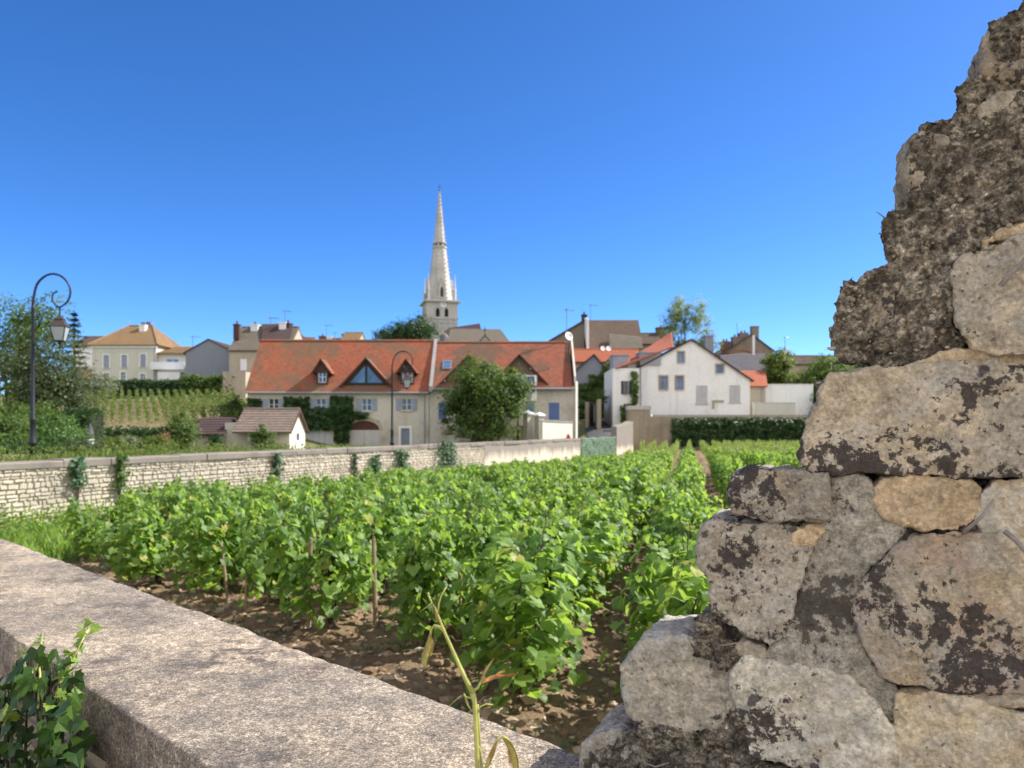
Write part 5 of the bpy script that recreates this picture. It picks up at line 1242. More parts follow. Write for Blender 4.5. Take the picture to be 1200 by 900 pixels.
    for k4 in range(4):      # corner pinnacles
        a = R(45)+k4*math.pi/2; m = MB(); c = Vector((math.cos(a)*hw*1.22, math.sin(a)*hw*1.22, 0))
        m.lathe((c.x, c.y, z0-.1), [(.30, 0), (.28, 2.0), (.36, 2.05), (.35, 2.25), (.22, 2.35), (.05, 5.2), (.09, 5.3), (.03, 5.6)], 4, a+R(45)); tb(m).build('pinnacle', M['church_stone'], r)
    for k4 in range(4):      # gabled dormers at the spire foot
        a = k4*math.pi/2; rm = Matrix.Rotation(a, 4, 'Z'); q = MB(); zq = z0+.25
        q.prism([(-.75, -R0*1.0, zq), (.75, -R0*1.0, zq), (.75, -R0*1.0, zq+2.3), (0, -R0*1.0, zq+4.6), (-.75, -R0*1.0, zq+2.3)], (0, 1.7, 0)); q.v = [tuple(rm @ Vector(v)) for v in q.v]; lu = tb(q).build('lucarne', M['church_stone'], sp)
        q = MB(); q.prism([(-.32, -R0*1.0-.02, zq+.3), (.32, -R0*1.0-.02, zq+.3), (.32, -R0*1.0-.02, zq+1.9), (0, -R0*1.0-.02, zq+2.6), (-.32, -R0*1.0-.02, zq+1.9)], (0, .015, 0)); q.v = [tuple(rm @ Vector(v)) for v in q.v]; tb(q).build('opening', M['shutter_dark'], sp)
    m = MB(); m.lathe((0, 0, z1-.1), [(.12, 0), (.22, .2), (.1, .45), (.05, .6), (.035, 1.6)], 8); m.box(-.3, .3, -.03, .03, z1+.75, z1+.83); tb(m).build('cross', M['iron'], sp)
    # nave and side roofs
    A, B = PX(507, Y-4), PX(566, Y-4); ze, zr = PZ(400, Y-8), PZ(379, Y-4); m = MB(); m.box(A, B, Y-8, Y+0, 2, ze); m.build('nave', M['church_stone'], r)
    m = MB(); slab(m, (A, Y-8.4, ze), (B+.3, Y-8.4, ze), (PX(562, Y-4), Y-4, zr), (PX(527, Y-4), Y-4, zr-.9), .15, 16); slab(m, (B+.3, Y+.4, ze), (A, Y+.4, ze), (PX(527, Y-4), Y-4, zr-.9), (PX(562, Y-4), Y-4, zr), .15, 16); slab(m, (B+.3, Y-8.4, ze), (B+.3, Y+.4, ze), (PX(562, Y-4), Y-3.95, zr), (PX(562, Y-4), Y-4.05, zr), .1, 12); m.build('nave_roof', M['tile_purple'], r)
    A, B = PX(526, Y-14), PX(597, Y-14); m = MB(); m.box(A, B, Y-16, Y-8.6, 2, PZ(402, Y-16)); m.build('aisle', M['church_stone'], r)
    m = MB(); ze = PZ(403.5, Y-16); zr = PZ(385.5, Y-9)
    slab(m, (A-.3, Y-16.4, ze), (B+.4, Y-16.4, ze), (PX(586, Y-9), Y-9, zr), (PX(528, Y-9), Y-9, zr), .15, 18); slab(m, (B+.4, Y-16.4, ze), (B+.4, Y-8.4, ze), (PX(586, Y-9), Y-8.95, zr), (PX(586, Y-9), Y-9.05, zr), .1, 14); m.build('aisle_roof', M['tile_grey'], r)
    gd = gable_dormer(r, 560, 577, 568.3, 392.5, 403, Y-15, wall='church_stone', roofmat='tile_purple', depth=4, boards=False)
    m = MB(); c = P(568.3, 392, Y-15); m.box(c.x-.06, c.x+.06, c.y-.06, c.y+.06, c.z, c.z+1.5); m.box(c.x-.4, c.x+.4, c.y-.05, c.y+.05, c.z+.8, c.z+.95); m.build('gable_cross', M['iron'], r)
    h = Y-12; m = MB(); m.box(PX(510.5, h), PX(525, h), h, h+5, 2, PZ(397, h)); m.prism([(PX(510.5, h), h, PZ(397, h)+.003), (PX(525, h), h, PZ(397, h)+.003), (PX(522, h), h, PZ(390, h)), (PX(518, h), h, PZ(387, h)), (PX(514, h), h, PZ(390, h))], (0, 5, 0)); m.build('chapel', M['church_stone'], r)
    m = MB(); m.prism([(PX(515, h), h-.03, PZ(402, h)), (PX(521, h), h-.03, PZ(402, h)), (PX(521, h), h-.03, PZ(394, h)), (PX(518, h), h-.03, PZ(391, h)), (PX(515, h), h-.03, PZ(394, h))], (0, .025, 0)); m.build('chapel_window', M['glass'], r)
church()

# ------------------------------------------------------------------ white house and its neighbours, right
def white_house():
    Y = 72.; L = [(794.5,412.5,801.5,425),(773,441,782,456.5),(792,441,800.5,456.5),(839.5,427.5,847.5,437)]
    C = [(815.5,452,829,473),(854.5,451.5,867.5,471.5)]
    H = [RC(*v, Y) for v in L]; HC = [RC(*v, Y) for v in C]
    r, rf = gable_front('house', 'white gabled house with blue windows overlooking the far end of the vineyard', (749.5, 879), 430.5, 445, 810, 398.5, Y, 9, .5, 'white_render', 'tile_brown', H+HC, over=.18, boards='brown_wood')
    for h in H: window(r, h, Y, .2, frame='shutter_blue', bars=(1 if h[1]-h[0] > .6 else 0, 0), glass='glass_blue', surround='beige_render')
    for h in HC: window(r, h, Y, .2, closed='shutter_white')
    m = MB(); a = RC(834.5, 469, 848, 471.5, Y); m.box(a[0], a[1], Y-.1, Y-.003, a[2], a[3]); b = RC(834.5, 471.6, 837, 479, Y); m.box(b[0], b[1], Y-.1, Y-.003, b[2], b[3]-.003); m.build('bracket', M['beige_render'], r)
    m = MB(); m.tube([(PX(750.5, Y), Y-.1, PZ(431, Y)), (PX(750.5, Y), Y-.1, .8)], .05, 6); m.build('downpipe', M['zinc'], r)
    # left wing along the lane
    Yw = 71.; A, B = PX(718, Yw), PX(749.5, Yw)-.02; zt = PZ(431.5, Yw); h = RC(731, 446.5, 736.5, 462, Yw)
    m = MB(); facade(m, A, B, .5, zt, Yw, [h], .2); m.box(A, B, Yw+.22, Yw+6.5, .5, zt); m.poly((A, Yw, .5), (A, Yw+.22, .5), (A, Yw+.22, zt), (A, Yw, zt)); m.poly((A, Yw, zt), (B, Yw, zt), (B, Yw+.22, zt), (A, Yw+.22, zt)); m.build('wing', M['white_render'], r); window(r, h, Yw, .2, frame='shutter_dark', bars=(1, 1), shutters='shutter_dark')
    m = MB(); slab(m, (PX(721, Yw), Yw-.3, PZ(431.5, Yw)), (PX(753, Yw+8), Yw+8, PZ(411, Yw+8)), (PX(787, Yw+8), Yw+8, PZ(389, Yw+8)), (PX(789, Yw+1), Yw+1, PZ(406, Yw+1)), .12, 18)
    wr_ = m.build('wing_roof', M['tile_bright'], r)
    for a in ((718, 417, 737, 431.5), (749.5, 414, 775, 428)):
        q = RC(*a, Yw+1); m = MB(); m.box(q[0], q[1]-.1, Yw+.8, Yw+3, q[2], q[3]); m.box(q[0]-.08, q[1]+.02, Yw+.7, Yw+3.1, q[3]+.003, q[3]+.12); m.build('zinc_dormer', M['zinc'], wr_)
    chimney(rf, PX(827, Y+5), Y+4, PZ(418, Y), PZ(395, Y+4), .8, 'grey_render', pots=0)
white_house()
cv = thing('climbing_vine', (PX(742, 70.8), 70.8, .6), 'dark creeper climbing the corner between the white house and its wing', 'plant')
pos, nr = patch_leaves([(739,436,747.5,474),(727,474,744,494)], 620, 70.95, .25, .3); leaf_obj('foliage', pos, nr, NP.uniform(.12, .28, len(pos)), T_IVY, M['leaf_tree'], cv)
m = MB(); m.tube([(PX(742, 70.8), 70.85, .5), (PX(743, 70.8), 70.85, PZ(440, 70.8))], [.06, .02], 6); m.build('stem', M['vinewood'], cv)
# yard walls and low building right of the white house
def shed():
    Y = 74.; r = thing('outbuilding', (PX(890, Y), Y, 1), 'small beige outbuilding with a red lean-to roof right of the white house', 'building')
    m = MB(); m.box(PX(877.5, Y), PX(897, Y), Y, Y+5, .5, PZ(452, Y)); m.build('wall', M['beige_render'], r)
    m = MB(); slab(m, (PX(870, Y), Y-.3, PZ(452.5, Y)), (PX(898.5, Y), Y-.3, PZ(452.5, Y)), (PX(897, Y+4.5), Y+4.5, PZ(434.5, Y+4.5)), (PX(862, Y+4.5), Y+4.5, PZ(434.5, Y+4.5)), .1, 10); m.build('roof', M['tile_bright'], r)
    m = MB(); m.tube([(PX(893, Y), Y-.1, PZ(452, Y)), (PX(893, Y), Y-.1, .6)], .05, 6); m.build('downpipe', M['zinc'], r)
shed()
def flat_wall(name, label, x0, x1, yt, Y, mat, th=.3, cap=None):
    r = thing(name, (PX((x0+x1)/2, Y), Y, .5), label, 'wall'); r['kind'] = 'thing'
    m = MB(); m.box(PX(x0, Y), PX(x1, Y), Y, Y+th, 0, PZ(yt, Y)); m.build('masonry', M[mat], r)
    m = MB(); m.box(PX(x0, Y)-.04, PX(x1, Y)+.04, Y-.04, Y+th+.04, PZ(yt, Y)+.002, PZ(yt, Y)+.08); m.build('coping', M[cap or mat], r)
flat_wall('yard_wall', 'tall pale rendered yard wall right of the white house', 894.5, 953, 451, 75.5, 'white_render')
flat_wall('yard_wall', 'low cream wall in front of the tall pale yard wall', 883, 932, 472.5, 72.5, 'cream')
def slate_house():
    Y = 82.; r = thing('house', (PX(870, Y), Y, 1.5), 'house with bluish grey slate roof right behind the white house', 'house')
    m = MB(); m.box(PX(846, Y), PX(896, Y), Y, Y+7, 1, PZ(436, Y)); m.build('wall', M['beige_render'], r)
    m = MB(); slab(m, (PX(844, Y), Y-.3, PZ(437, Y)), (PX(897, Y), Y-.3, PZ(437, Y)), (PX(897, Y+3.5), Y+3.5, PZ(414, Y+3.5)), (PX(844, Y+3.5), Y+3.5, PZ(416, Y+3.5)), .12, 16); slab(m, (PX(897, Y), Y+7.3, PZ(437, Y)), (PX(844, Y), Y+7.3, PZ(437, Y)), (PX(844, Y+3.5), Y+3.5, PZ(416, Y+3.5)), (PX(897, Y+3.5), Y+3.5, PZ(414, Y+3.5)), .12, 16); m.build('roof', M['tile_slate'], r)
    m = MB(); m.box(PX(881.5, Y), PX(884, Y), Y-.2, Y, PZ(416, Y), PZ(393, Y)); m.build('flue', M['white'], r)
slate_house()
r, rf = gable_front('house', 'brown stone gabled house topped by several chimneys, upper right village', (848, 906), 415, 411, 880.5, 392, 100, 10, 3, 'brown_render', 'tile_brown', over=.2)
for x, yt, w_, mt, pots in ((851, 401, 1.0, 'brick', 2), (864.5, 395.5, 1.2, 'brown_render', 2), (872, 391, 1.1, 'brown_render', 2), (885.5, 383, .9, 'brown_render', 0)): chimney(rf, PX(x, 101), 101.5, PZ(412, 101), PZ(yt, 101), w_, mt, pots=pots)
r, rf = gable_front('house', 'small house with red roof just under the chimneys, upper right village', (855, 884), 414, 414, 870, 411, 94, 4, 3, 'beige_render', 'tile_bright')
def low_roof(name, label, x0, x1, ye, yr, Y, D, roofm, wall, yb=470, ch=(), zb=1.5):
    r = thing(name, (PX((x0+x1)/2, Y), Y, zb+.5), label, 'house'); X0, X1 = PX(x0, Y), PX(x1, Y); ze, zr = PZ(ye, Y), PZ(yr, Y+D/2)
    m = MB(); facade(m, X0, X1, zb, ze, Y); side_walls(m, X0, X1, Y, Y+D, zb, ze, zr, 'X'); m.build('wall', M[wall], r)
    rf = roof_x(r, X0, X1, Y, Y+D, ze, zr, roofm, courses=14, ridge=roofm)
    for c in ch: chimney(rf, PX(c[0], Y+D/2), Y+D/2, zr-.5, PZ(c[1], Y+D/2), c[2], c[3], pots=c[4])
    return r
low_roof('house', 'long low brown roofed house behind the trees at right', 921, 1040, 427, 418.5, 96, 7, 'tile_brown', 'beige_render', ch=((919.5, 411, .9, 'white', 1),))
def brown_house():
    Y = 88.; r = thing('house', (PX(705, Y), Y, 3), 'big brown roofed house with a white edged gable behind the lane', 'house')
    X0, X1 = PX(687, Y), PX(749, Y); ze, zr = PZ(412, Y), PZ(375, Y+4)
    m = MB(); m.box(X0, X1, Y, Y+8, 2, ze); m.build('wall', M['brown_render'], r)
    m = MB(); slab(m, (X0+.3, Y-.3, ze), (X1+.5, Y-.3, ze), (PX(748, Y+4), Y+4, zr), (X0+.3, Y+4, zr), .12, 20); slab(m, (X1+.5, Y+8.3, ze), (X0+.3, Y+8.3, ze), (X0+.3, Y+4, zr), (PX(748, Y+4), Y+4, zr), .12, 20); rf = m.build('roof', M['tile_brown'], r)
    m = MB(); slab(m, (PX(713, Y), Y-.9, PZ(409, Y)), (PX(751, Y), Y-.9, PZ(409, Y)), (PX(752, Y+1), Y+1, PZ(395, Y+1)), (PX(714, Y+1), Y+1, PZ(391, Y+1)), .14, 8); m.build('lower_roof', M['tile_grey'], rf)
    m = MB(); m.box(X0, X0+.28, Y-.4, Y+8, 2, PZ(410, Y)); m.prism([(X0, Y-.4, PZ(410, Y)), (X0, Y+4, zr-.1), (X0, Y+4, zr+.25), (X0, Y-.4, PZ(374, Y))], (.28, 0, 0)); m.build('gable_edge', M['white_render'], r)
    A = PX(645, Y+2); m = MB(); m.prism([(A, Y+2, 3), (X0-.01, Y+2, 3), (X0-.01, Y+2, PZ(376, Y+2)), (A, Y+2, PZ(400, Y+2))], (0, 7, 0)); m.build('side_gable', M['brown_render'], r)
    m = MB(); m.prism([(A-.2, Y+1.8, PZ(401, Y+2)), (X0-.02, Y+1.8, PZ(376.5, Y+2)), (X0-.02, Y+1.8, PZ(374.5, Y+2)), (A-.2, Y+1.8, PZ(399, Y+2))], (0, 7.4, 0)); m.build('side_roof', M['tile_purple'], r)
    chimney(rf, PX(684.5, Y+3), Y+3, PZ(382, Y), PZ(370, Y+3), .6, 'iron', pots=1)
brown_house()
low_roof('house', 'house with bright orange roof at the top of the lane', 668, 752, 424, 411, 84, 6, 'tile_bright', 'beige_render')
for x, lab in ((706.5, 'white satellite dish on the orange roof, left one of two'), (713, 'white satellite dish on the orange roof, right one of two')):
    c = P(x, 408.5, 86.8); o = thing('satellite_dish', c, lab, 'dish', 'pair of dishes on the orange roof'); m = MB(); ax = Vector((.3, -.9, .25)).normalized(); u = ax.cross(Vector((0, 0, 1))).normalized(); v = u.cross(ax)
    V = [c+(u*math.cos(k*math.pi/6)+v*math.sin(k*math.pi/6))*.3+ax*.06 for k in range(12)]+[c]; m.add(V, [(k, (k+1) % 12, 12) for k in range(12)]); q = m.build('reflector', M['dish'], o); sm_ = q.modifiers.new('thickness', 'SOLIDIFY'); sm_.thickness = .02
    m = MB(); m.tube([c-ax*.03, c-ax*.2, c-ax*.2-Vector((0, 0, 1.2))], .03, 5); m.build('bracket', M['antenna'], o)
r, rf = gable_front('house', 'grey gabled house smothered in ivy at the end of the lane', (668, 716), 440, 440, 696, 416, 82, 7, 1, 'grey_render', 'tile_purple')
iv = thing('ivy', (PX(700, 81.8), 81.8, 2), 'thick ivy mantling the house front at the end of the lane', 'plant')
pos, nr = patch_leaves([(698+4*i, 441-6.5*i if i < 4 else 424, 703+4*i, 492) for i in range(5)]+[(678, 450, 700, 491), (690, 440, 706, 470)], 2200, 81.95, .3, .6); leaf_obj('foliage', pos, nr, NP.uniform(.16, .36, len(pos)), T_IVY, M['leaf_tree'], iv)
m = MB(); m.tube([(PX(695, 81.8), 81.8, 1.5), (PX(697, 81.8), 81.8, 5), (PX(704, 81.8), 81.8, 7.5)], [.1, .07, .03], 6); m.build('stem', M['vinewood'], iv)
low_roof('house', 'brown roof glimpsed left of the birch tree', 752, 775, 403, 392, 104, 6, 'tile_brown', 'brown_render', ch=((774, 385, 1.2, 'brick', 1),))
# chimneys and roofs glimpsed above the long ridge
for x0, x1, ye, yr, lab, ch in ((344, 362, 402, 397, 'sliver of roof with brick chimneys above the long ridge, leftmost', ((352, 395.5, 1.2, 'brick', 2),)), (372, 396, 403, 398, 'roof sliver with white chimney above the long ridge', ((378, 395, .9, 'brick', 1), (386, 395.5, .7, 'white', 0))), (400, 420, 399, 391, 'pale red hipped roof peeping above the long ridge', ((405, 392.5, 1., 'brown_render', 1),))):
    low_roof('house', lab, x0, x1, ye, yr, 110, 6, 'tile_tan', 'beige_render', ch=ch, zb=4)
for x, yt, yb, Y, lab, w_ in ((317, 371, 381, 86, 'tv antenna on the weathered beige house, left of two', 1.), (334, 363, 378, 85.5, 'tall tv antenna at the right end of the weathered beige house', .8), (345, 389, 397, 112, 'small tv antenna left above the long ridge', .8), (382.5, 380, 396, 112, 'slender tv antenna above the middle of the long ridge', 1.), (392, 389, 396, 113, 'short spike antenna above the long ridge', .5), (436, 387, 398, 112, 'tv antenna left of the dark round yew', 1.), (226, 393, 407, 92, 'tv antenna on the annex of the cream house', .9), (664, 361, 398, 63.6, 'tall tv antenna beside the white dish', .8), (692, 356, 376, 92, 'tv antenna on the big brown house', 1.2), (864, 379, 396, 101.6, 'tv antenna above the left chimneys of the brown stone house', .9), (880, 386, 396, 101.8, 'small tv antenna between chimneys of the brown stone house', .7), (920, 394, 411, 99.6, 'tv antenna beside the white chimney at right', .9)):
    antenna(x, yt, yb, Y, lab, w_)

# ------------------------------------------------------------------ lane, gate pillars, lamps, small things
V = []; Fc = []; path = [((2.4, 47.5), (4.0, 47.2)), ((3.8, 50), (6.2, 51)), ((5.0, 54), (7.9, 54)), ((5.7, 58), (8.3, 58)), ((6.3, 63), (8.9, 63)), ((6.7, 70), (9.6, 69)), ((7.2, 76), (10.2, 76)), ((7.4, 81.5), (10.8, 81.5))]
def dens(a, b, n): return [a+(b-a)*i/n for i in range(n+1)]
rows_ = []
for (l0, r0), (l1, r1) in zip(path[:-1], path[1:]):
    for i in range(8): u = i/8; rows_.append(((l0[0]+(l1[0]-l0[0])*u, l0[1]+(l1[1]-l0[1])*u), (r0[0]+(r1[0]-r0[0])*u, r0[1]+(r1[1]-r0[1])*u)))
for l, r_ in rows_:
    for j in range(5): u = j/4; x, y = l[0]+(r_[0]-l[0])*u, l[1]+(r_[1]-l[1])*u; V.append((x, y, T(x, y)+.06))
Fc = [(i*5+j, i*5+j+1, (i+1)*5+j+1, (i+1)*5+j) for i in range(len(rows_)-1) for j in range(4)]
tag(np_mesh('village_lane', V, Fc, M['asphalt'], None, True), kind='structure')
# street in front of the houses, behind the roadside wall
V = []
sa = [(-.5+FW0.x+FWD.x*s-.9*0, FW0.y+FWD.y*s) for s in np.linspace(8, 36, 60)]
for x, y in sa:
    for j in range(5):
        o = 2.6+j*1.1; X, Y_ = x-FWN.x*o, y-FWN.y*o; V.append((X, Y_, T(X, Y_)+.05))
tag(np_mesh('street', V, [(i*5+j, i*5+j+1, (i+1)*5+j+1, (i+1)*5+j) for i in range(59) for j in range(4)], M['asphalt'], None, True), kind='structure')
for x0, x1, yt, lab in ((613.5, 624, 486, 'left one of two square gate pillars with white caps before the blue shutters'), (627, 637, 488, 'right one of two square gate pillars with white caps beside the sunlit wall')):
    Y = 56.; r = thing('gate_pillar', (PX((x0+x1)/2, Y), Y, .2), lab, 'pillar', 'pair of gate pillars'); X0, X1 = PX(x0, Y), PX(x1, Y); m = MB()
    mt = Matrix.Translation((((X0+X1)/2), Y+.3, 0)) @ Matrix.Rotation(R(-50), 4, 'Z'); m.box(-.25, .25, -.25, .25, -.1, PZ(yt, Y)); m.v = [tuple(mt @ Vector(v)) for v in m.v]; m.build('shaft', M['limestone2'], r)
    m = MB(); m.lathe((0, 0, PZ(yt, Y)), [(.47, .003), (.50, .1), (.40, .16), (.05, .3)], 4, R(45)); m.v = [tuple(mt @ Vector(v)) for v in m.v]; m.build('cap', M['white_render'], r)
sw = wall_run('gateway_wall', 'bright sunlit rendered wall with grey coping beside the gate pillars', Vector((PX(636, 54.6), 54.6, 0)), Vector((PX(671, 57.4), 57.4, 0)), PZ(494, 55)-.05, PZ(496, 55), .3, M['sunny_render'], capmat=M['lead'], amp=.01)
flat_wall('yard_wall', 'low pale wall between the two gate pillars and the round tree', 600, 613, 500, 57, 'limestone2')
hy = thing('fire_hydrant', (PX(666, 56.4), 56.4, .2), 'small red fire hydrant at the foot of the sunlit wall', 'hydrant')
m = MB(); c = P(666, 518.5, 56.4); m.lathe(tuple(c), [(.13, 0), (.13, .06), (.09, .08), (.09, .46), (.115, .47), (.115, .53), (.07, .60), (.02, .63)], 12); m.build('body', M['hydrant'], hy, True)
for s in (-1, 1): m = MB(); m.tube([c+Vector((0, 0, .36)), c+Vector((s*.17, -.03, .36))], [.05, .05], 8); m.build('outlet', M['hydrant'], hy)
for A, B, lab in (((PX(690, 72), 72), (PX(697, 74), 75), 'beige stone gate post wall on the left of the lane top'), ((PX(705, 68), 68.3), (PX(699, 80), 79.5), 'old stone wall along the right side of the lane')):
    wall_run('lane_wall', lab, Vector((A[0], A[1], 0)), Vector((B[0], B[1], 0)), PZ(471, 72) if 'left' in lab else PZ(468, 68), PZ(474, 78), .35, m_oldwall, amp=.1)

def street_lamp(px, Y, zfoot, ztop, label):
    x = PX(px, Y); k = (ztop-zfoot)/4.45; r = thing('street_lamp', (x, Y, zfoot), label, 'street lamp', 'crosier street lamps along the road')
    q = lambda u, z: (x+u*k, Y, zfoot+z*k)
    m = MB(); m.lathe((x, Y, zfoot-.1), [(.085*k, 0), (.085*k, .5*k), (.10*k, .51*k), (.10*k, .56*k), (.07*k, .62*k), (.066*k, 1.05*k), (.075*k, 1.07*k), (.075*k, 1.11*k), (.05*k, 1.16*k), (.034*k, 3.70*k), (.04*k, 3.72*k), (.04*k, 3.76*k), (.03*k, 3.78*k)], 12); m.build('pole', M['iron'], r, True)
    ctl = [(134,205),(135,180),(149,118),(178,85),(211,73),(246,82),(272,108),(283,143),(273,180),(243,204),(222,194),(211,170),(216,151),(233,143)]
    ctl = [((x_-134)*.00597, 4.45-(y_-73)*.00597) for x_, y_ in ctl]; pts = []
    for i in range(len(ctl)-1):
        p0, p1, p2, p3 = ctl[max(i-1, 0)], ctl[i], ctl[i+1], ctl[min(i+2, len(ctl)-1)]
        for j in range(6):
            u = j/6; f = lambda n: .5*(2*p1[n]+(p2[n]-p0[n])*u+(2*p0[n]-5*p1[n]+4*p2[n]-p3[n])*u*u+(3*p1[n]-p0[n]-3*p2[n]+p3[n])*u**3); pts.append(q(f(0), f(1)))
    n_ = len(pts); m = MB(); m.tube(pts, [(.03-.012*i/n_)*k for i in range(n_)], 8); m.build('crosier', M['iron'], r, True)
    lx, lz = .67, 3.50
    m = MB(); m.tube([q(lx-.03, 3.67), q(lx-.03, 3.42)], .018*k, 8); m.build('hanger', M['iron'], r)
    bx, by, bz = q(lx-.03, 0)
    def fr(z0, z1, w0, w1): return [(w0*k*1.414, zfoot*0+z0*k), (w1*k*1.414, z1*k)]
    m = MB(); m.lathe((bx, Y, zfoot), [(.17*k*1.414, 3.185*k), (.185*k*1.414, 3.20*k), (.17*k*1.414, 3.22*k), (.09*k*1.414, 3.36*k), (.105*k*1.414, 3.37*k), (.085*k*1.414, 3.395*k), (.03*k, 3.45*k)], 4, R(45+12)); lan = m.build('lantern_hood', M['copper'], r)
    m = MB(); m.lathe((bx, Y, zfoot), [(.098*k*1.414, 2.875*k), (.162*k*1.414, 3.184*k)], 4, R(45+12)); m.build('lantern_glass', M['frosted'], r)
    m = MB()
    for j in range(4):
        a = R(45+12)+j*math.pi/2; m.tube([(bx+math.cos(a)*.100*k*1.414, Y+math.sin(a)*.100*k*1.414, zfoot+2.87*k), (bx+math.cos(a)*.166*k*1.414, Y+math.sin(a)*.166*k*1.414, zfoot+3.19*k)], .013*k, 5)
    m.lathe((bx, Y, zfoot), [(.02*k, 2.78*k), (.05*k, 2.82*k), (.10*k*1.414, 2.85*k), (.10*k*1.414, 2.874*k)], 4, R(45+12)); m.build('lantern_frame', M['iron'], r)
street_lamp(38.5, 18.6, PZ(541, 18.6), PZ(321, 18.6), 'tall dark crosier street lamp with hanging lantern at far left')
street_lamp(459.5, 37.4, .42, PZ(411.5, 37.4), 'dark crosier street lamp standing before the long red roofed house')
street_lamp(606.8, 56, .2, PZ(436, 56), 'crosier street lamp half hidden by the round tree')
um = thing('parasol', (PX(105, 33), 33, T(PX(105, 33), 33)), 'closed grey patio parasol with pale hem standing among the garden shrubs', 'parasol')
x = PX(105.5, 33); zt = PZ(497, 33); zb_ = PZ(524, 33); m = MB(); m.tube([(x, 33, zb_-1.2), (x, 33, zt+.02)], .025, 8); m.build('pole', M['iron'], um)
m = MB(); m.lathe((x, 33, 0), [(.15, zb_+.36), (.17, zb_+.42), (.12, zb_+.7), (.04, zt)], 10); m.build('canopy', m_basic('grey_canvas', (.09,.09,.105), .9, .2, 6, .5, 20), um)
m = MB(); m.lathe((x, 33, 0), [(.23, zb_+.02), (.25, zb_+.05), (.16, zb_+.357)], 9); m.build('hem', M['white'], um)
# ------------------------------------------------------------------ trees, hedges, shrubs
def clumps(ells, ncl, per, size, seed, shell=.62):
    """leaf clumps through ellipsoids (cx,cy,cz,rx,ry,rz); uneven outline, gaps between clumps"""
    r = np.random.default_rng(seed); pos, nr, cen = [], [], []
    vol = np.array([e[3]*e[4]*e[5] for e in ells])**.75; cnt = np.maximum(1, (ncl*vol/vol.sum()).astype(int))
    for e, c in zip(ells, cnt):
        for k in range(c):
            d = norm(r.normal(size=3)); rad = r.uniform(shell, 1.04) if r.random() < .85 else r.uniform(1.0, 1.2) if r.random() < .8 else r.uniform(.15, shell)
            cc = np.array(e[:3])+d*rad*np.array(e[3:]); cen.append(cc); s = size*r.uniform(.5, 1.6)
            p = r.normal(size=(per, 3))*np.array((1, 1, .72))*s*.52; pos.append(cc+p); nr.append(p/s*.9+d*.5+np.array((0, 0, .55))+r.normal(size=(per, 3))*.45)
    return np.concatenate(pos), np.concatenate(nr), cen
def tree(name, label, base, ells, mat, ncl, per, clump, leaf, seed, trunk_r=.2, group=None, tmpl=T_LEAF, cat='tree', limbs=9, shell=.62, trunk_top=None):
    root = thing(name, base, label, cat, group); b = Vector(base)
    pos, nr, cen = clumps(ells, ncl, per, clump, seed, shell)
    leaf_obj('crown' if cat == 'tree' else 'foliage', pos, nr, np.random.default_rng(seed).uniform(.65, 1.35, len(pos))*leaf, tmpl, M[mat], root)
    m = MB(); top = Vector(np.mean([e[:3] for e in ells], 0)); r = random.Random(seed)
    if trunk_top: top = Vector(trunk_top)
    n = 6; pts = [b+(top-b)*i/n+Vector((r.uniform(-.1, .1), r.uniform(-.1, .1), 0))*(0 if i == 0 else trunk_r*2) for i in range(n+1)]
    pts[0] = b-Vector((0, 0, .3)); m.tube(pts, [trunk_r*(1.25-i*.16) for i in range(n+1)], 8)
    for c in r.sample(cen, min(limbs, len(cen))):
        a = pts[r.randint(2, n-1)]; c = Vector(c); mid = (a+c)/2+Vector((0, 0, (c-a).length*.08)); m.tube([a, mid, c], [trunk_r*.5, trunk_r*.3, trunk_r*.08], 6)
    m.build('trunk' if cat == 'tree' else 'stem', M['bark'], root, True)
    return root
def E(x0, y0, x1, y1, Y, dep=None):
    """ellipsoid filling a picture box at depth Y"""
    X0, X1, Z0, Z1 = RC(x0, y0, x1, y1, Y); rx, rz = (X1-X0)/2, (Z1-Z0)/2
    return ((X0+X1)/2, Y, (Z0+Z1)/2, rx, dep or min(rx, rz)*1.0, rz)
def B(px, Y, z=None): x = PX(px, Y); return (x, Y, T(x, Y) if z is None else z)
# round tree before the right house
Y = 55.
tree('broadleaf_tree', 'dense round green tree standing in front of the long stone houses', B(566, Y), [E(525,424,610,500,Y,2.4), E(540,420,590,470,Y,2), E(519,455,560,505,Y,1.6), E(568,440,617,500,Y,1.8), E(535,480,606,520,Y,2.0), E(585,429,616,458,Y,1.2)], 'leaf_tree', 230, 130, .62, .17, 3, .2, shell=.5)
# birch rising behind the white house
Y = 92.
tree('birch_tree', 'tall airy birch with drooping pale foliage behind the white house', B(800, Y, 3), [E(778,342,808,396,Y,1.6), E(772,366,800,408,Y,1.5), E(800,350,832,400,Y,1.7), E(815,386,846,414,Y,1.2), E(784,390,822,425,Y,1.6)], 'leaf_birch', 190, 80, .55, .17, 5, .16, shell=.25, trunk_top=(PX(803, Y), Y, PZ(360, Y)))
# yew behind the ridge
Y = 130.
tree('yew_tree', 'dark yew crown looming behind the red ridge left of the church', B(476, Y, 4), [E(440,381,486,412,Y,3), E(466,375,512,412,Y,3.2), E(452,377,500,408,Y,3)], 'leaf_dark', 120, 90, 1.0, .36, 6, .4, shell=.5)
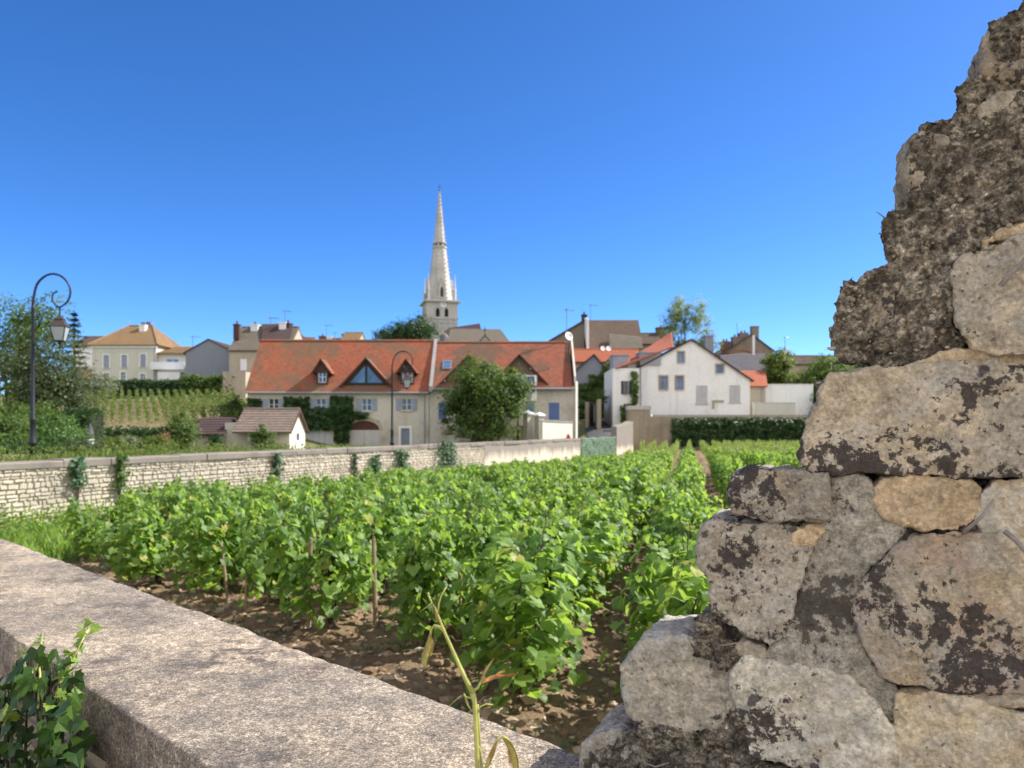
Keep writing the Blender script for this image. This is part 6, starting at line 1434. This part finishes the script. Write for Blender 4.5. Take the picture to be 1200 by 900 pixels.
# big trees at the left edge
Y = 46.
tree('broadleaf_tree', 'tall leafy tree rising highest at the left edge behind the street lamp', B(8, Y), [E(-45,345,40,470,Y,3), E(15,355,62,420,Y,2), E(40,352,80,400,Y,1.6), E(-60,400,50,500,Y,3)], 'leaf_tree', 170, 70, .75, .19, 8, .3, group='trees at the left edge', shell=.5)
Y = 41.
tree('broadleaf_tree', 'olive grey feathery tree leaning over the garden left of the cream house', B(70, Y), [E(12,388,70,480,Y,2.2), E(40,395,90,470,Y,2), E(52,420,96,490,Y,1.8), E(20,440,95,505,Y,2)], 'leaf_olive', 190, 70, .62, .15, 9, .2, group='trees at the left edge', shell=.5)
Y = 60.
def conifer():
    root = thing('conifer_tree', B(86, Y), 'narrow dark conifer poking up between the olive grey tree and cream house', 'tree'); x = PX(87, Y); z0, z1 = PZ(455, Y), PZ(368, Y); pos, nr, tip = [], [], []
    m = MB(); m.tube([(x, Y, B(86, Y)[2]-.2), (x, Y, z1)], [.18, .03], 8)
    for k in range(15):
        u = k/14; z = z0+(z1-z0)*u; L = (1-u)*1.75+.18
        for j in range(7):
            a = j*.9+k*1.3+RND.uniform(-.3, .3); l = L*RND.uniform(.65, 1.1); e = Vector((math.cos(a)*l, math.sin(a)*l, -.10*l)); m.tube([(x, Y, z), (x+e.x, Y+e.y, z+e.z)], [.03, .01], 4)
            for q in range(26):
                v = RND.uniform(.15, 1.05); pos.append((x+e.x*v+RND.gauss(0, .06), Y+e.y*v+RND.gauss(0, .06), z+e.z*v+RND.gauss(-.04, .06))); nr.append((RND.gauss(0, .4), RND.gauss(0, .4), 1)); tip.append((e.x, e.y, -.1))
    leaf_obj('crown', pos, nr, NP.uniform(.2, .4, len(pos)), T_NEEDLE, M['leaf_pine'], root, tip=np.array(tip)); m.build('trunk', M['bark'], root)
conifer()
# far houses glimpsed through the left trees
low_roof('house', 'pale house with a small roof glimpsed behind the conifer', 62, 107, 448, 436, 100, 7, 'tile_tan', 'white_render', zb=2)
low_roof('house', 'brown shed roof glimpsed between conifer and cream house', 84, 109, 405, 396, 104, 7, 'tile_brown', 'white_render', zb=2)
# trees behind the yard walls at right
Y = 79.
tree('broadleaf_tree', 'low bushy light green tree leaning over the tall yard wall', B(912, Y, 1.5), [E(896,436,935,468,Y,2), E(897,412,925,450,Y,1.6), E(922,440,948,470,Y,1.6)], 'leaf_yellow', 150, 110, .62, .22, 12, .14, shell=.5)
tree('broadleaf_tree', 'broad rounded bright green tree right of the yard wall', B(970, Y, 1.5), [E(932,428,1004,470,Y,2.4), E(950,418,990,450,Y,2)], 'leaf_tree', 170, 120, .7, .22, 13, .16, shell=.5)
Y = 88.
tree('broadleaf_tree', 'dark tree mass behind the ruined wall edge at right', B(1010, Y, 2), [E(972,415,1060,490,Y,3), E(1000,408,1075,470,Y,3)], 'leaf_dark', 100, 90, .9, .28, 14, .25, shell=.5)
Y = 75.
tree('broadleaf_tree', 'dark shrub beside the end of the tall pale yard wall', B(968, Y, .6), [E(950,452,985,492,Y,1.5)], 'leaf_dark', 40, 80, .6, .2, 16, .1, cat='shrub', shell=.5)
tree('shrub', 'rounded clipped shrub above the old wall along the lane', B(700, 72.5, 1.5), [E(690,456,712,476,72.5,.9)], 'leaf_tree', 34, 60, .35, .12, 17, .06, cat='shrub')
def hedge(name, label, x0, x1, yt, yb, Y, dep, mat, n, leaf, seed, bumps=.25, group=None, cat='hedge'):
    X0, X1, Z0, Z1 = RC(x0, yt, x1, yb, Y); r = np.random.default_rng(seed); root = thing(name, ((X0+X1)/2, Y+dep/2, max(Z0, T((X0+X1)/2, Y))), label, cat, group)
    u, v, q = r.random(n), r.random(n), r.random(n); pos = np.zeros((n, 3)); nr = np.zeros((n, 3))
    top = lambda x: Z1+bumps*(noise.noise((x*.9, seed, 0))+.6*noise.noise((x*2.7, seed, 1)))-.15
    for i in range(n):
        x = X0+(X1-X0)*u[i]; zt = top(x); f = q[i]
        if f < .62: pos[i] = (x, Y+r.normal()*.14+.16*noise.noise((x*1.5, v[i]*5, seed)), Z0+(zt-Z0)*v[i]); nr[i] = (0, -1, .5)
        elif f < .9: pos[i] = (x, Y+dep*v[i], zt+r.normal()*.09); nr[i] = (0, -.2, 1)
        else: pos[i] = ((X0 if v[i] < .5 else X1)+r.normal()*.1, Y+dep*u[i], Z0+(zt-Z0)*r.random()); nr[i] = (-1 if v[i] < .5 else 1, 0, .4)
    leaf_obj('foliage', pos, nr+r.normal(size=(n, 3))*.45, r.uniform(.7, 1.4, n)*leaf, T_LEAF, M[mat], root)
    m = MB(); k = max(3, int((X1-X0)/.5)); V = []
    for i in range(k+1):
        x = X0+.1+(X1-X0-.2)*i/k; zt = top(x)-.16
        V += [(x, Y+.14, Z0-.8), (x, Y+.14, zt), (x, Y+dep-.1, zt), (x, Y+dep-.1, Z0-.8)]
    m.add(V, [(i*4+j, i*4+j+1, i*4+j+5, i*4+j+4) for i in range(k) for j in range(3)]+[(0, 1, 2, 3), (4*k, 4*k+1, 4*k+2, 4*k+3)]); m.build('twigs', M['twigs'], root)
    return root
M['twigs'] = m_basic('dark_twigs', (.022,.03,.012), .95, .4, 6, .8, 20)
hedge('hedge', 'long dark clipped hedge below the cream house', 130, 215, 444.5, 478, 80, 2.2, 'leaf_dark', 2600, .26, 31)
hedge('hedge', 'bushy dark green hedge below the grey gable', 211, 276, 440, 478, 79, 2.5, 'leaf_tree', 2600, .28, 32, bumps=.5)
hedge('hedge', 'low flat hedge at the top of the hillside vines, left', 100, 160, 464, 476, 77, 1.2, 'leaf_dark', 1000, .22, 33, bumps=.1)
hedge('hedge', 'dark green hedge along the lower edge of the hillside vines', 112, 205, 501, 520, 41, 1.4, 'leaf_dark', 2600, .16, 34, bumps=.25)
hedge('hedge', 'tall dark clipped hedge block beside the closed parasol', 75, 104, 478, 520, 36, 1.6, 'leaf_dark', 1800, .13, 35, bumps=.12)
hedge('hedge', 'low clipped hedge behind the foot of the first street lamp', -12, 60, 519, 534, 27, .9, 'leaf_dark', 1700, .10, 36, bumps=.08)
tree('shrub', 'round silvery shrub in front of the cream house corner', B(118, 78), [E(104,439,133,468,78,1.2)], 'leaf_silver', 55, 70, .5, .17, 41, .08, cat='shrub')
tree('shrub', 'dark green bush filling the gap left of the small hut', B(212, 41.5), [E(197,486,224,526,41.5,.8), E(207,490,228,524,41.5,.7)], 'leaf_tree', 60, 70, .34, .12, 42, .06, cat='shrub')
tree('shrub', 'yellow green rounded shrub right of the closed parasol', B(135, 30), [E(113,514,152,534,30,.6)], 'leaf_yellow', 50, 70, .2, .07, 43, .03, cat='shrub')
tree('shrub', 'greyish shrub between two yellow green shrubs', B(149, 30.5), [E(140,511,160,534,30.5,.5)], 'leaf_silver', 40, 60, .2, .07, 44, .03, cat='shrub')
tree('shrub', 'rounded yellow green shrub with rusty tips nearest the hut', B(180, 31), [E(158,513,201,534,31,.6)], 'leaf_yellow', 55, 70, .2, .07, 45, .03, cat='shrub')
tree('shrub', 'small rust coloured flowering tuft above the yellow green shrub', B(191, 31.3), [E(184,508,198,522,31.3,.3)], 'rust', 16, 40, .14, .06, 46, .02, cat='shrub')
tree('shrub', 'dark plant growing against the stone front of the hut', B(308, 44), [E(294,506,324,528,44,.5), E(300,500,316,520,44,.4)], 'leaf_tree', 36, 60, .26, .12, 47, .03, cat='shrub')
tree('shrub', 'small dark plant at the foot of the lean-to', B(253, 44), [E(245,510,261,528,44,.4)], 'leaf_dark', 20, 60, .22, .11, 48, .03, cat='shrub')
for i, (a, lab) in enumerate((((-20,470,60,526,34), 'large green bush at the left edge behind the lamp pole'), ((38,486,84,528,33), 'leafy bright green bush right of the lamp pole'), ((-25,485,30,530,29), 'low spreading bush in the left corner beyond the wall'), ((55,500,92,530,30), 'small green bush before the clipped hedge block'), ((80,520,112,534,29), 'low brownish bush at the parasol foot'))):
    Yb = a[4]; tree('shrub', lab, B((a[0]+a[2])/2, Yb), [E(*a[:4], Yb, 1.0)], ['leaf_tree', 'leaf_vine_dark', 'leaf_tree', 'leaf_vine_dark', 'leaf_olive'][i], 80 if i < 3 else 45, 70, .34, .11, 60+i, .04, cat='shrub', group='garden shrubs beyond the roadside wall')
tree('shrub', 'dark bushy shrub between the hillside vines and the left end of the red house', B(272, 62), [E(258,468,292,512,62,1.2)], 'leaf_tree', 55, 70, .5, .17, 49, .08, cat='shrub')
# hillside vines
GH = 'rows of vines on the hillside'
HS = [102, 109, 117.5, 126, 134.5, 143, 151.5, 160, 168, 177, 186, 195, 204.5, 213, 222, 231, 241, 250, 259, 268]
for i, px in enumerate(HS):
    Yt = 76.; Xt = PX(px, Yt); Yb = 59.; Xb = Xt+8.5
    root = thing('vine_row', (Xb, Yb, T(Xb, Yb)), ['row of young hillside vines under the hedges, %s of the sloping plot' % ('leftmost' if i == 0 else 'rightmost'), 'row of young vines within the sloping hillside plot, between other rows'][0 if i in (0, len(HS)-1) else 1], 'vine row', GH)
    n = 620; u = NP.random(n)**.8; X = Xb+(Xt-Xb)*u+NP.normal(size=n)*.09; Yy = Yb+(Yt-Yb)*u; Z = np.array([T(a, b) for a, b in zip(X, Yy)])+.15+NP.random(n)**.8*1.05
    leaf_obj('foliage', np.stack([X, Yy, Z], 1), NP.normal(size=(n, 3))*.5+np.array((0, -.5, .7)), NP.uniform(.12, .26, n), T_LEAF, M['leaf_yellow'], root)
V = []; NXe, NYe = 14, 20
pe = [(PX(84, 57), 57), (PX(300, 57), 57), (PX(276, 77.5), 77.5), (PX(96, 77.5), 77.5)]
for j in range(NYe+1):
    for i in range(NXe+1):
        a, b = i/NXe, j/NYe; x = (pe[0][0]*(1-a)+pe[1][0]*a)*(1-b)+(pe[3][0]*(1-a)+pe[2][0]*a)*b; y = 57+20.5*b; V.append((x, y, T(x, y)+.05))
o = np_mesh('hillside_soil', V, [(j*(NXe+1)+i, j*(NXe+1)+i+1, (j+1)*(NXe+1)+i+1, (j+1)*(NXe+1)+i) for j in range(NYe) for i in range(NXe)], M['earth'], None, True); o['kind'] = 'structure'
# grasses and weeds
def blades(name, label, pts, h, mat, cat='grass', sway=.35, size=None):
    n = len(pts); tip = np.stack([NP.normal(size=n)*sway, NP.normal(size=n)*sway, np.ones(n)], 1)
    o = leaf_obj(name, pts, np.stack([NP.normal(size=n), NP.normal(size=n), NP.normal(size=n)*.2], 1), NP.uniform(.5, 1.2, n)*h, T_BLADE, mat, None, tip=tip*3); return tag(o, label, cat, kind='stuff')
pts = []
while len(pts) < 9000:
    s = RND.uniform(-5, 19); o = -RND.uniform(.5, 3.4); v = FW0+FWD*s+FWN*o
    if abs(v.x+11.4) < .7: continue
    pts.append((v.x, v.y, T(v.x, v.y)-.01))
blades('roadside_grass', 'yellowish rough grass along the road edge behind the wall', pts, .21, M['grass'])
pts = []
for k in range(700):
    s = RND.uniform(-4, 20); o = -RND.uniform(.6, 2.4); v = FW0+FWD*s+FWN*o; z = T(v.x, v.y); pts += [(v.x+RND.gauss(0, .04), v.y+RND.gauss(0, .04), z+RND.uniform(.05, .34)) for q in range(7)]
tag(leaf_obj('roadside_weeds', pts, NP.normal(size=(len(pts), 3))+np.array((0, -.3, .6)), NP.uniform(.05, .1, len(pts)), T_LEAF, M['leaf_yellow']), 'leafy weeds sprouting along the road edge behind the wall', 'weeds', kind='stuff')
# grassy corner between wall and first vines
pts, lp = [], []
while len(pts) < 15000:
    x = RND.uniform(-12.5, -4.0); y = RND.uniform(5.5, 19)
    if in_yard(x, y, .05):
        d1 = (x-left_limit(y))*.92; rowc = x-(ROWDX*y-8.2); 
        if rowc < -.25 or d1 < 1.0:
            dens_ = 1 if y-10 > (x+5.5)*-.2 else .5
            if RND.random() < dens_: pts.append((x, y, soil_z(x, y)-.01))
blades('corner_grass', 'lush green grass in the corner between front wall and vines', pts, .26, M['leaf_vine'])
pts = []
for k in range(520):
    s = RND.uniform(-2.5, 10); o = abs(RND.gauss(0, 1))*.5+.15; v = FW0+FWD*s+FWN*o
    if v.x-(ROWDX*v.y-8.2) > .3 and o > .7: continue
    hh = RND.uniform(.25, .62)*(1.2-.3*o)
    pts += [(v.x+RND.gauss(0, .12), v.y+RND.gauss(0, .12), lie(v.x, v.y)+RND.uniform(.03, hh)) for q in range(26)]
tag(leaf_obj('corner_weeds', pts, NP.normal(size=(len(pts), 3))+np.array((.3, -.5, .7)), NP.uniform(.04, .10, len(pts)), T_LEAF, M['leaf_vine']), 'leafy green weeds crowding the foot of the roadside wall', 'weeds', kind='stuff')
pts = []
while len(pts) < 2600:
    y = 1.4+9*RND.random(); x = RND.uniform(-.7, .35)*y
    if in_yard(x, y, .08) and noise.noise((x*1.1, y*1.1, 9)) > .22: pts.append((x, y, soil_z(x, y)+RND.uniform(0, .05)))
tag(leaf_obj('soil_weeds', pts, NP.normal(size=(len(pts), 3))*.6+np.array((0, 0, 1)), NP.uniform(.02, .05, len(pts)), T_LEAF, M['leaf_blue']), 'tiny seedlings and low weeds scattered over the bare soil', 'weeds', kind='stuff')

# ------------------------------------------------------------------ ivy climbing the front wall, bottom left
def at_front(px, py, out=.05):
    """point just in front of the wall's near face seen at this picture position"""
    a = (px-600)/F; Yd = (NEAR0-out)/(WN.x*a+WN.y); return P(px, py, Yd)
ivp = thing('ivy_plant', tuple(at_front(50, 900, .1)*Vector((1, 1, 0)).length*0+Vector((at_front(50, 900, .1).x, at_front(50, 900, .1).y, .16))), 'leafy ivy climbing the shaded face of the low wall at bottom left', 'plant')
r = random.Random(77)
pos, nr, sz, tp = [], [], [], []; young = ([], [], [], [])
def leaf_at(v, s, yng=False, n=None):
    n = n or Vector((-.5+r.gauss(0, .55), -.5+r.gauss(0, .55), .5+r.gauss(0, .5))); t_ = (r.gauss(0, .5), r.gauss(0, .5), -1)
    for lst, q in zip(young if yng else (pos, nr, sz, tp), (tuple(v), tuple(n), s, t_)): lst.append(q)
m = MB(); my = MB()
shape = [(0,800),(18,770),(35,765),(60,760),(80,775),(92,800),(100,850),(104,905),(106,980),(0,980)]
def inside(x, y, poly):
    c = False; j = len(poly)-1
    for i in range(len(poly)):
        if (poly[i][1] > y) != (poly[j][1] > y) and x < (poly[j][0]-poly[i][0])*(y-poly[i][1])/(poly[j][1]-poly[i][1])+poly[i][0]: c = not c
        j = i
    return c
while len(pos) < 520:
    x, y = r.uniform(-90, 108), r.uniform(755, 1010)
    if inside(max(x, 1), y, shape): leaf_at(at_front(x, y, r.uniform(.01, .11)), r.uniform(.028, .062))
for k in range(16):
    x0 = r.uniform(-20, 95); pts = [at_front(x0+r.uniform(-10, 10), y, .03+.02*r.random()) for y in (1010, 940, 880, 830, r.uniform(770, 800))]; m.tube(pts, [.006, .005, .004, .003, .0015], 6)
# sunlit sprigs reaching above the coping edge
def sprig(px, s0, n, big=.05, out0=.05, out1=-.02):
    pts = [at_front(x, y, out0+(out1-out0)*i/(len(px)-1)) for i, (x, y) in enumerate(px)]; my.tube(pts, [.0035-.002*i/len(pts) for i in range(len(pts))], 6)
    for k in range(n):
        u = r.uniform(.3, 1)*(len(pts)-1); i = min(int(u), len(pts)-2); v = pts[i].lerp(pts[i+1], u-i)+Vector((r.gauss(0, .014), r.gauss(0, .014), r.gauss(0, .01))); leaf_at(v, r.uniform(.5, 1.1)*big, True, Vector((r.gauss(0, .6), -.3+r.gauss(0, .5), .8)))
sprig([(62,830),(72,795),(84,775),(93,757),(101,742)], 0, 10, .034); sprig([(101,742),(104,738),(103,733)], 0, 6, .026)
sprig([(45,830),(47,790),(44,768),(38,756)], 0, 12, .040); sprig([(44,768),(48,755),(50,742)], 0, 5, .018); sprig([(30,790),(28,770),(24,758)], 0, 5, .03)
sprig([(80,850),(84,820),(88,806),(95,818)], 0, 6, .030, .06, .06); sprig([(70,800),(80,782),(86,776)], 0, 6, .04); sprig([(-5,850),(4,840),(8,835)], 0, 5, .06, .1, .1)
leaf_at(at_front(84, 826, .08), .055, True, Vector((.2, -.8, .5)))
leaf_obj('foliage', pos, nr, np.array(sz), T_IVY, M['leaf_ivy'], ivp, tip=np.array(tp)); leaf_obj('young_leaves', young[0], young[1], np.array(young[2]), T_IVY, M['leaf_ivy_young'], ivp, tip=np.array(young[3]))
m.build('stem', M['vinewood'], ivp, True); my.build('sprig', M['shoot'], ivp, True)

# ------------------------------------------------------------------ withered vine shoot in the foreground
YS = .86
def sp(x, y, d=0.): return P(x, y, YS+d)
sh = thing('withered_shoot', (PX(566, YS), YS, .16), 'single withered vine shoot with curled drooping leaves in front of the coping', 'plant')
m = MB(); m.tube([(PX(580, YS), YS, .1), (PX(572, YS), YS, .7), sp(559.5, 905), sp(558, 860), sp(556, 822), sp(554, 812)], [.0032, .0030, .0027, .0025, .0025, .0036], 10); m.tube([sp(554, 812), sp(545, 795), sp(533, 768), sp(520, 739), sp(514, 723), sp(510, 712)], [.0032, .0023, .0020, .0016, .0012, .0006], 10); m.build('stem', M['shoot'], sh, True)
m = MB(); m.tube([(PX(580, YS), YS, .4), sp(568, 960, .01), sp(564, 900, .01), sp(561, 855, .008), sp(559.5, 826, .004)], .0016, 6); m.build('side_stem', M['shoot'], sh, True)
def tend(px, w=.0009, name='tendril'):
    m = MB(); m.tube([sp(x, y, .002*i) for i, (x, y) in enumerate(px)], [w*(1-.5*i/len(px)) for i in range(len(px))], 6); return m.build(name, M['shoot'], sh, True)
tend([(511,714),(506,706),(503,700),(502,694)]); tend([(506,707),(499,712),(492,717)], .0007); tend([(513,720),(514,708),(517,698),(523,688)], .0011)
tend([(554,818),(546,817),(544,813),(548,826),(552,833)], .0012); tend([(541,815),(532,822),(524,830),(519,836)], .0006); tend([(560,835),(563,828),(570,825),(578,826)], .001); tend([(556,858),(551,850),(545,838)], .0006); tend([(559,870),(563,880),(566,900)], .001)
tend([(521,740),(515,735),(509,733),(505,738),(504,748)], .0019, 'petiole'); tend([(554,810),(560,806),(565,796),(567,790)], .0017, 'petiole'); tend([(567,912),(573,890),(580,872),(588,862),(595,866),(602,878)], .0022, 'petiole')
def crumpled(name, spine, widths, mat, seed):
    """a dried leaf rolled and crumpled about its midrib"""
    q = random.Random(seed); V = []; k = 7
    for i, ((x, y), w) in enumerate(zip(spine, widths)):
        c = sp(x, y, .004*math.sin(i)); 
        for j in range(k):
            a = math.pi*(.15+1.5*j/(k-1)); rr_ = w/F*YS*(1+q.uniform(-.5, .35)); V.append(c+Vector((math.cos(a)*rr_, math.sin(a)*rr_*.9, q.uniform(-.002, .002))))
    m = MB(); m.add(V, [(i*k+j, i*k+j+1, (i+1)*k+j+1, (i+1)*k+j) for i in range(len(spine)-1) for j in range(k-1)]); o = m.build(name, mat, sh, True)
    s_ = o.modifiers.new('thickness', 'SOLIDIFY'); s_.thickness = .0006; d_ = o.modifiers.new('fine', 'SUBSURF'); d_.levels = 1; d_.render_levels = 2; return o
crumpled('withered_leaf', [(504,744),(504,752),(502,760),(500,768),(498,776),(498,783)], [2, 4.5, 6, 6.5, 5.5, 1.5], M['dry_leaf'], 1)
crumpled('withered_leaf', [(506,748),(507,756),(505,764),(504,770)], [1.2, 3.2, 3.0, .8], M['dry_leaf'], 7)
crumpled('withered_leaf', [(598,872),(596,880),(599,888),(597,896)], [1., 3, 3.2, .8], M['red_leaf2'], 8)
crumpled('withered_leaf', [(576,796),(584,789),(592,786)], [1., 2.4, .6], M['red_leaf2'], 9)
crumpled('withered_leaf', [(513,728),(512,722),(511,716),(510,711)], [1.2, 2.6, 2.2, .6], M['red_leaf'], 2)
crumpled('withered_leaf', [(566,800),(572,795),(580,793),(588,792),(596,791),(604,791)], [1.6, 4, 5, 4, 2.4, .6], M['red_leaf'], 3)
crumpled('withered_leaf', [(565,800),(567,791),(571,783),(576,775),(579,771)], [1.2, 2.6, 2.4, 1.4, .4], M['dry_leaf'], 4)
crumpled('withered_leaf', [(568,906),(573,893),(578,880),(583,868)], [1.8, 4.5, 4.2, 1.4], M['red_leaf2'], 5)
crumpled('withered_leaf', [(590,865),(597,872),(602,882),(604,894),(606,908)], [2, 5, 6, 5, 2.4], M['dry_leaf'], 6)
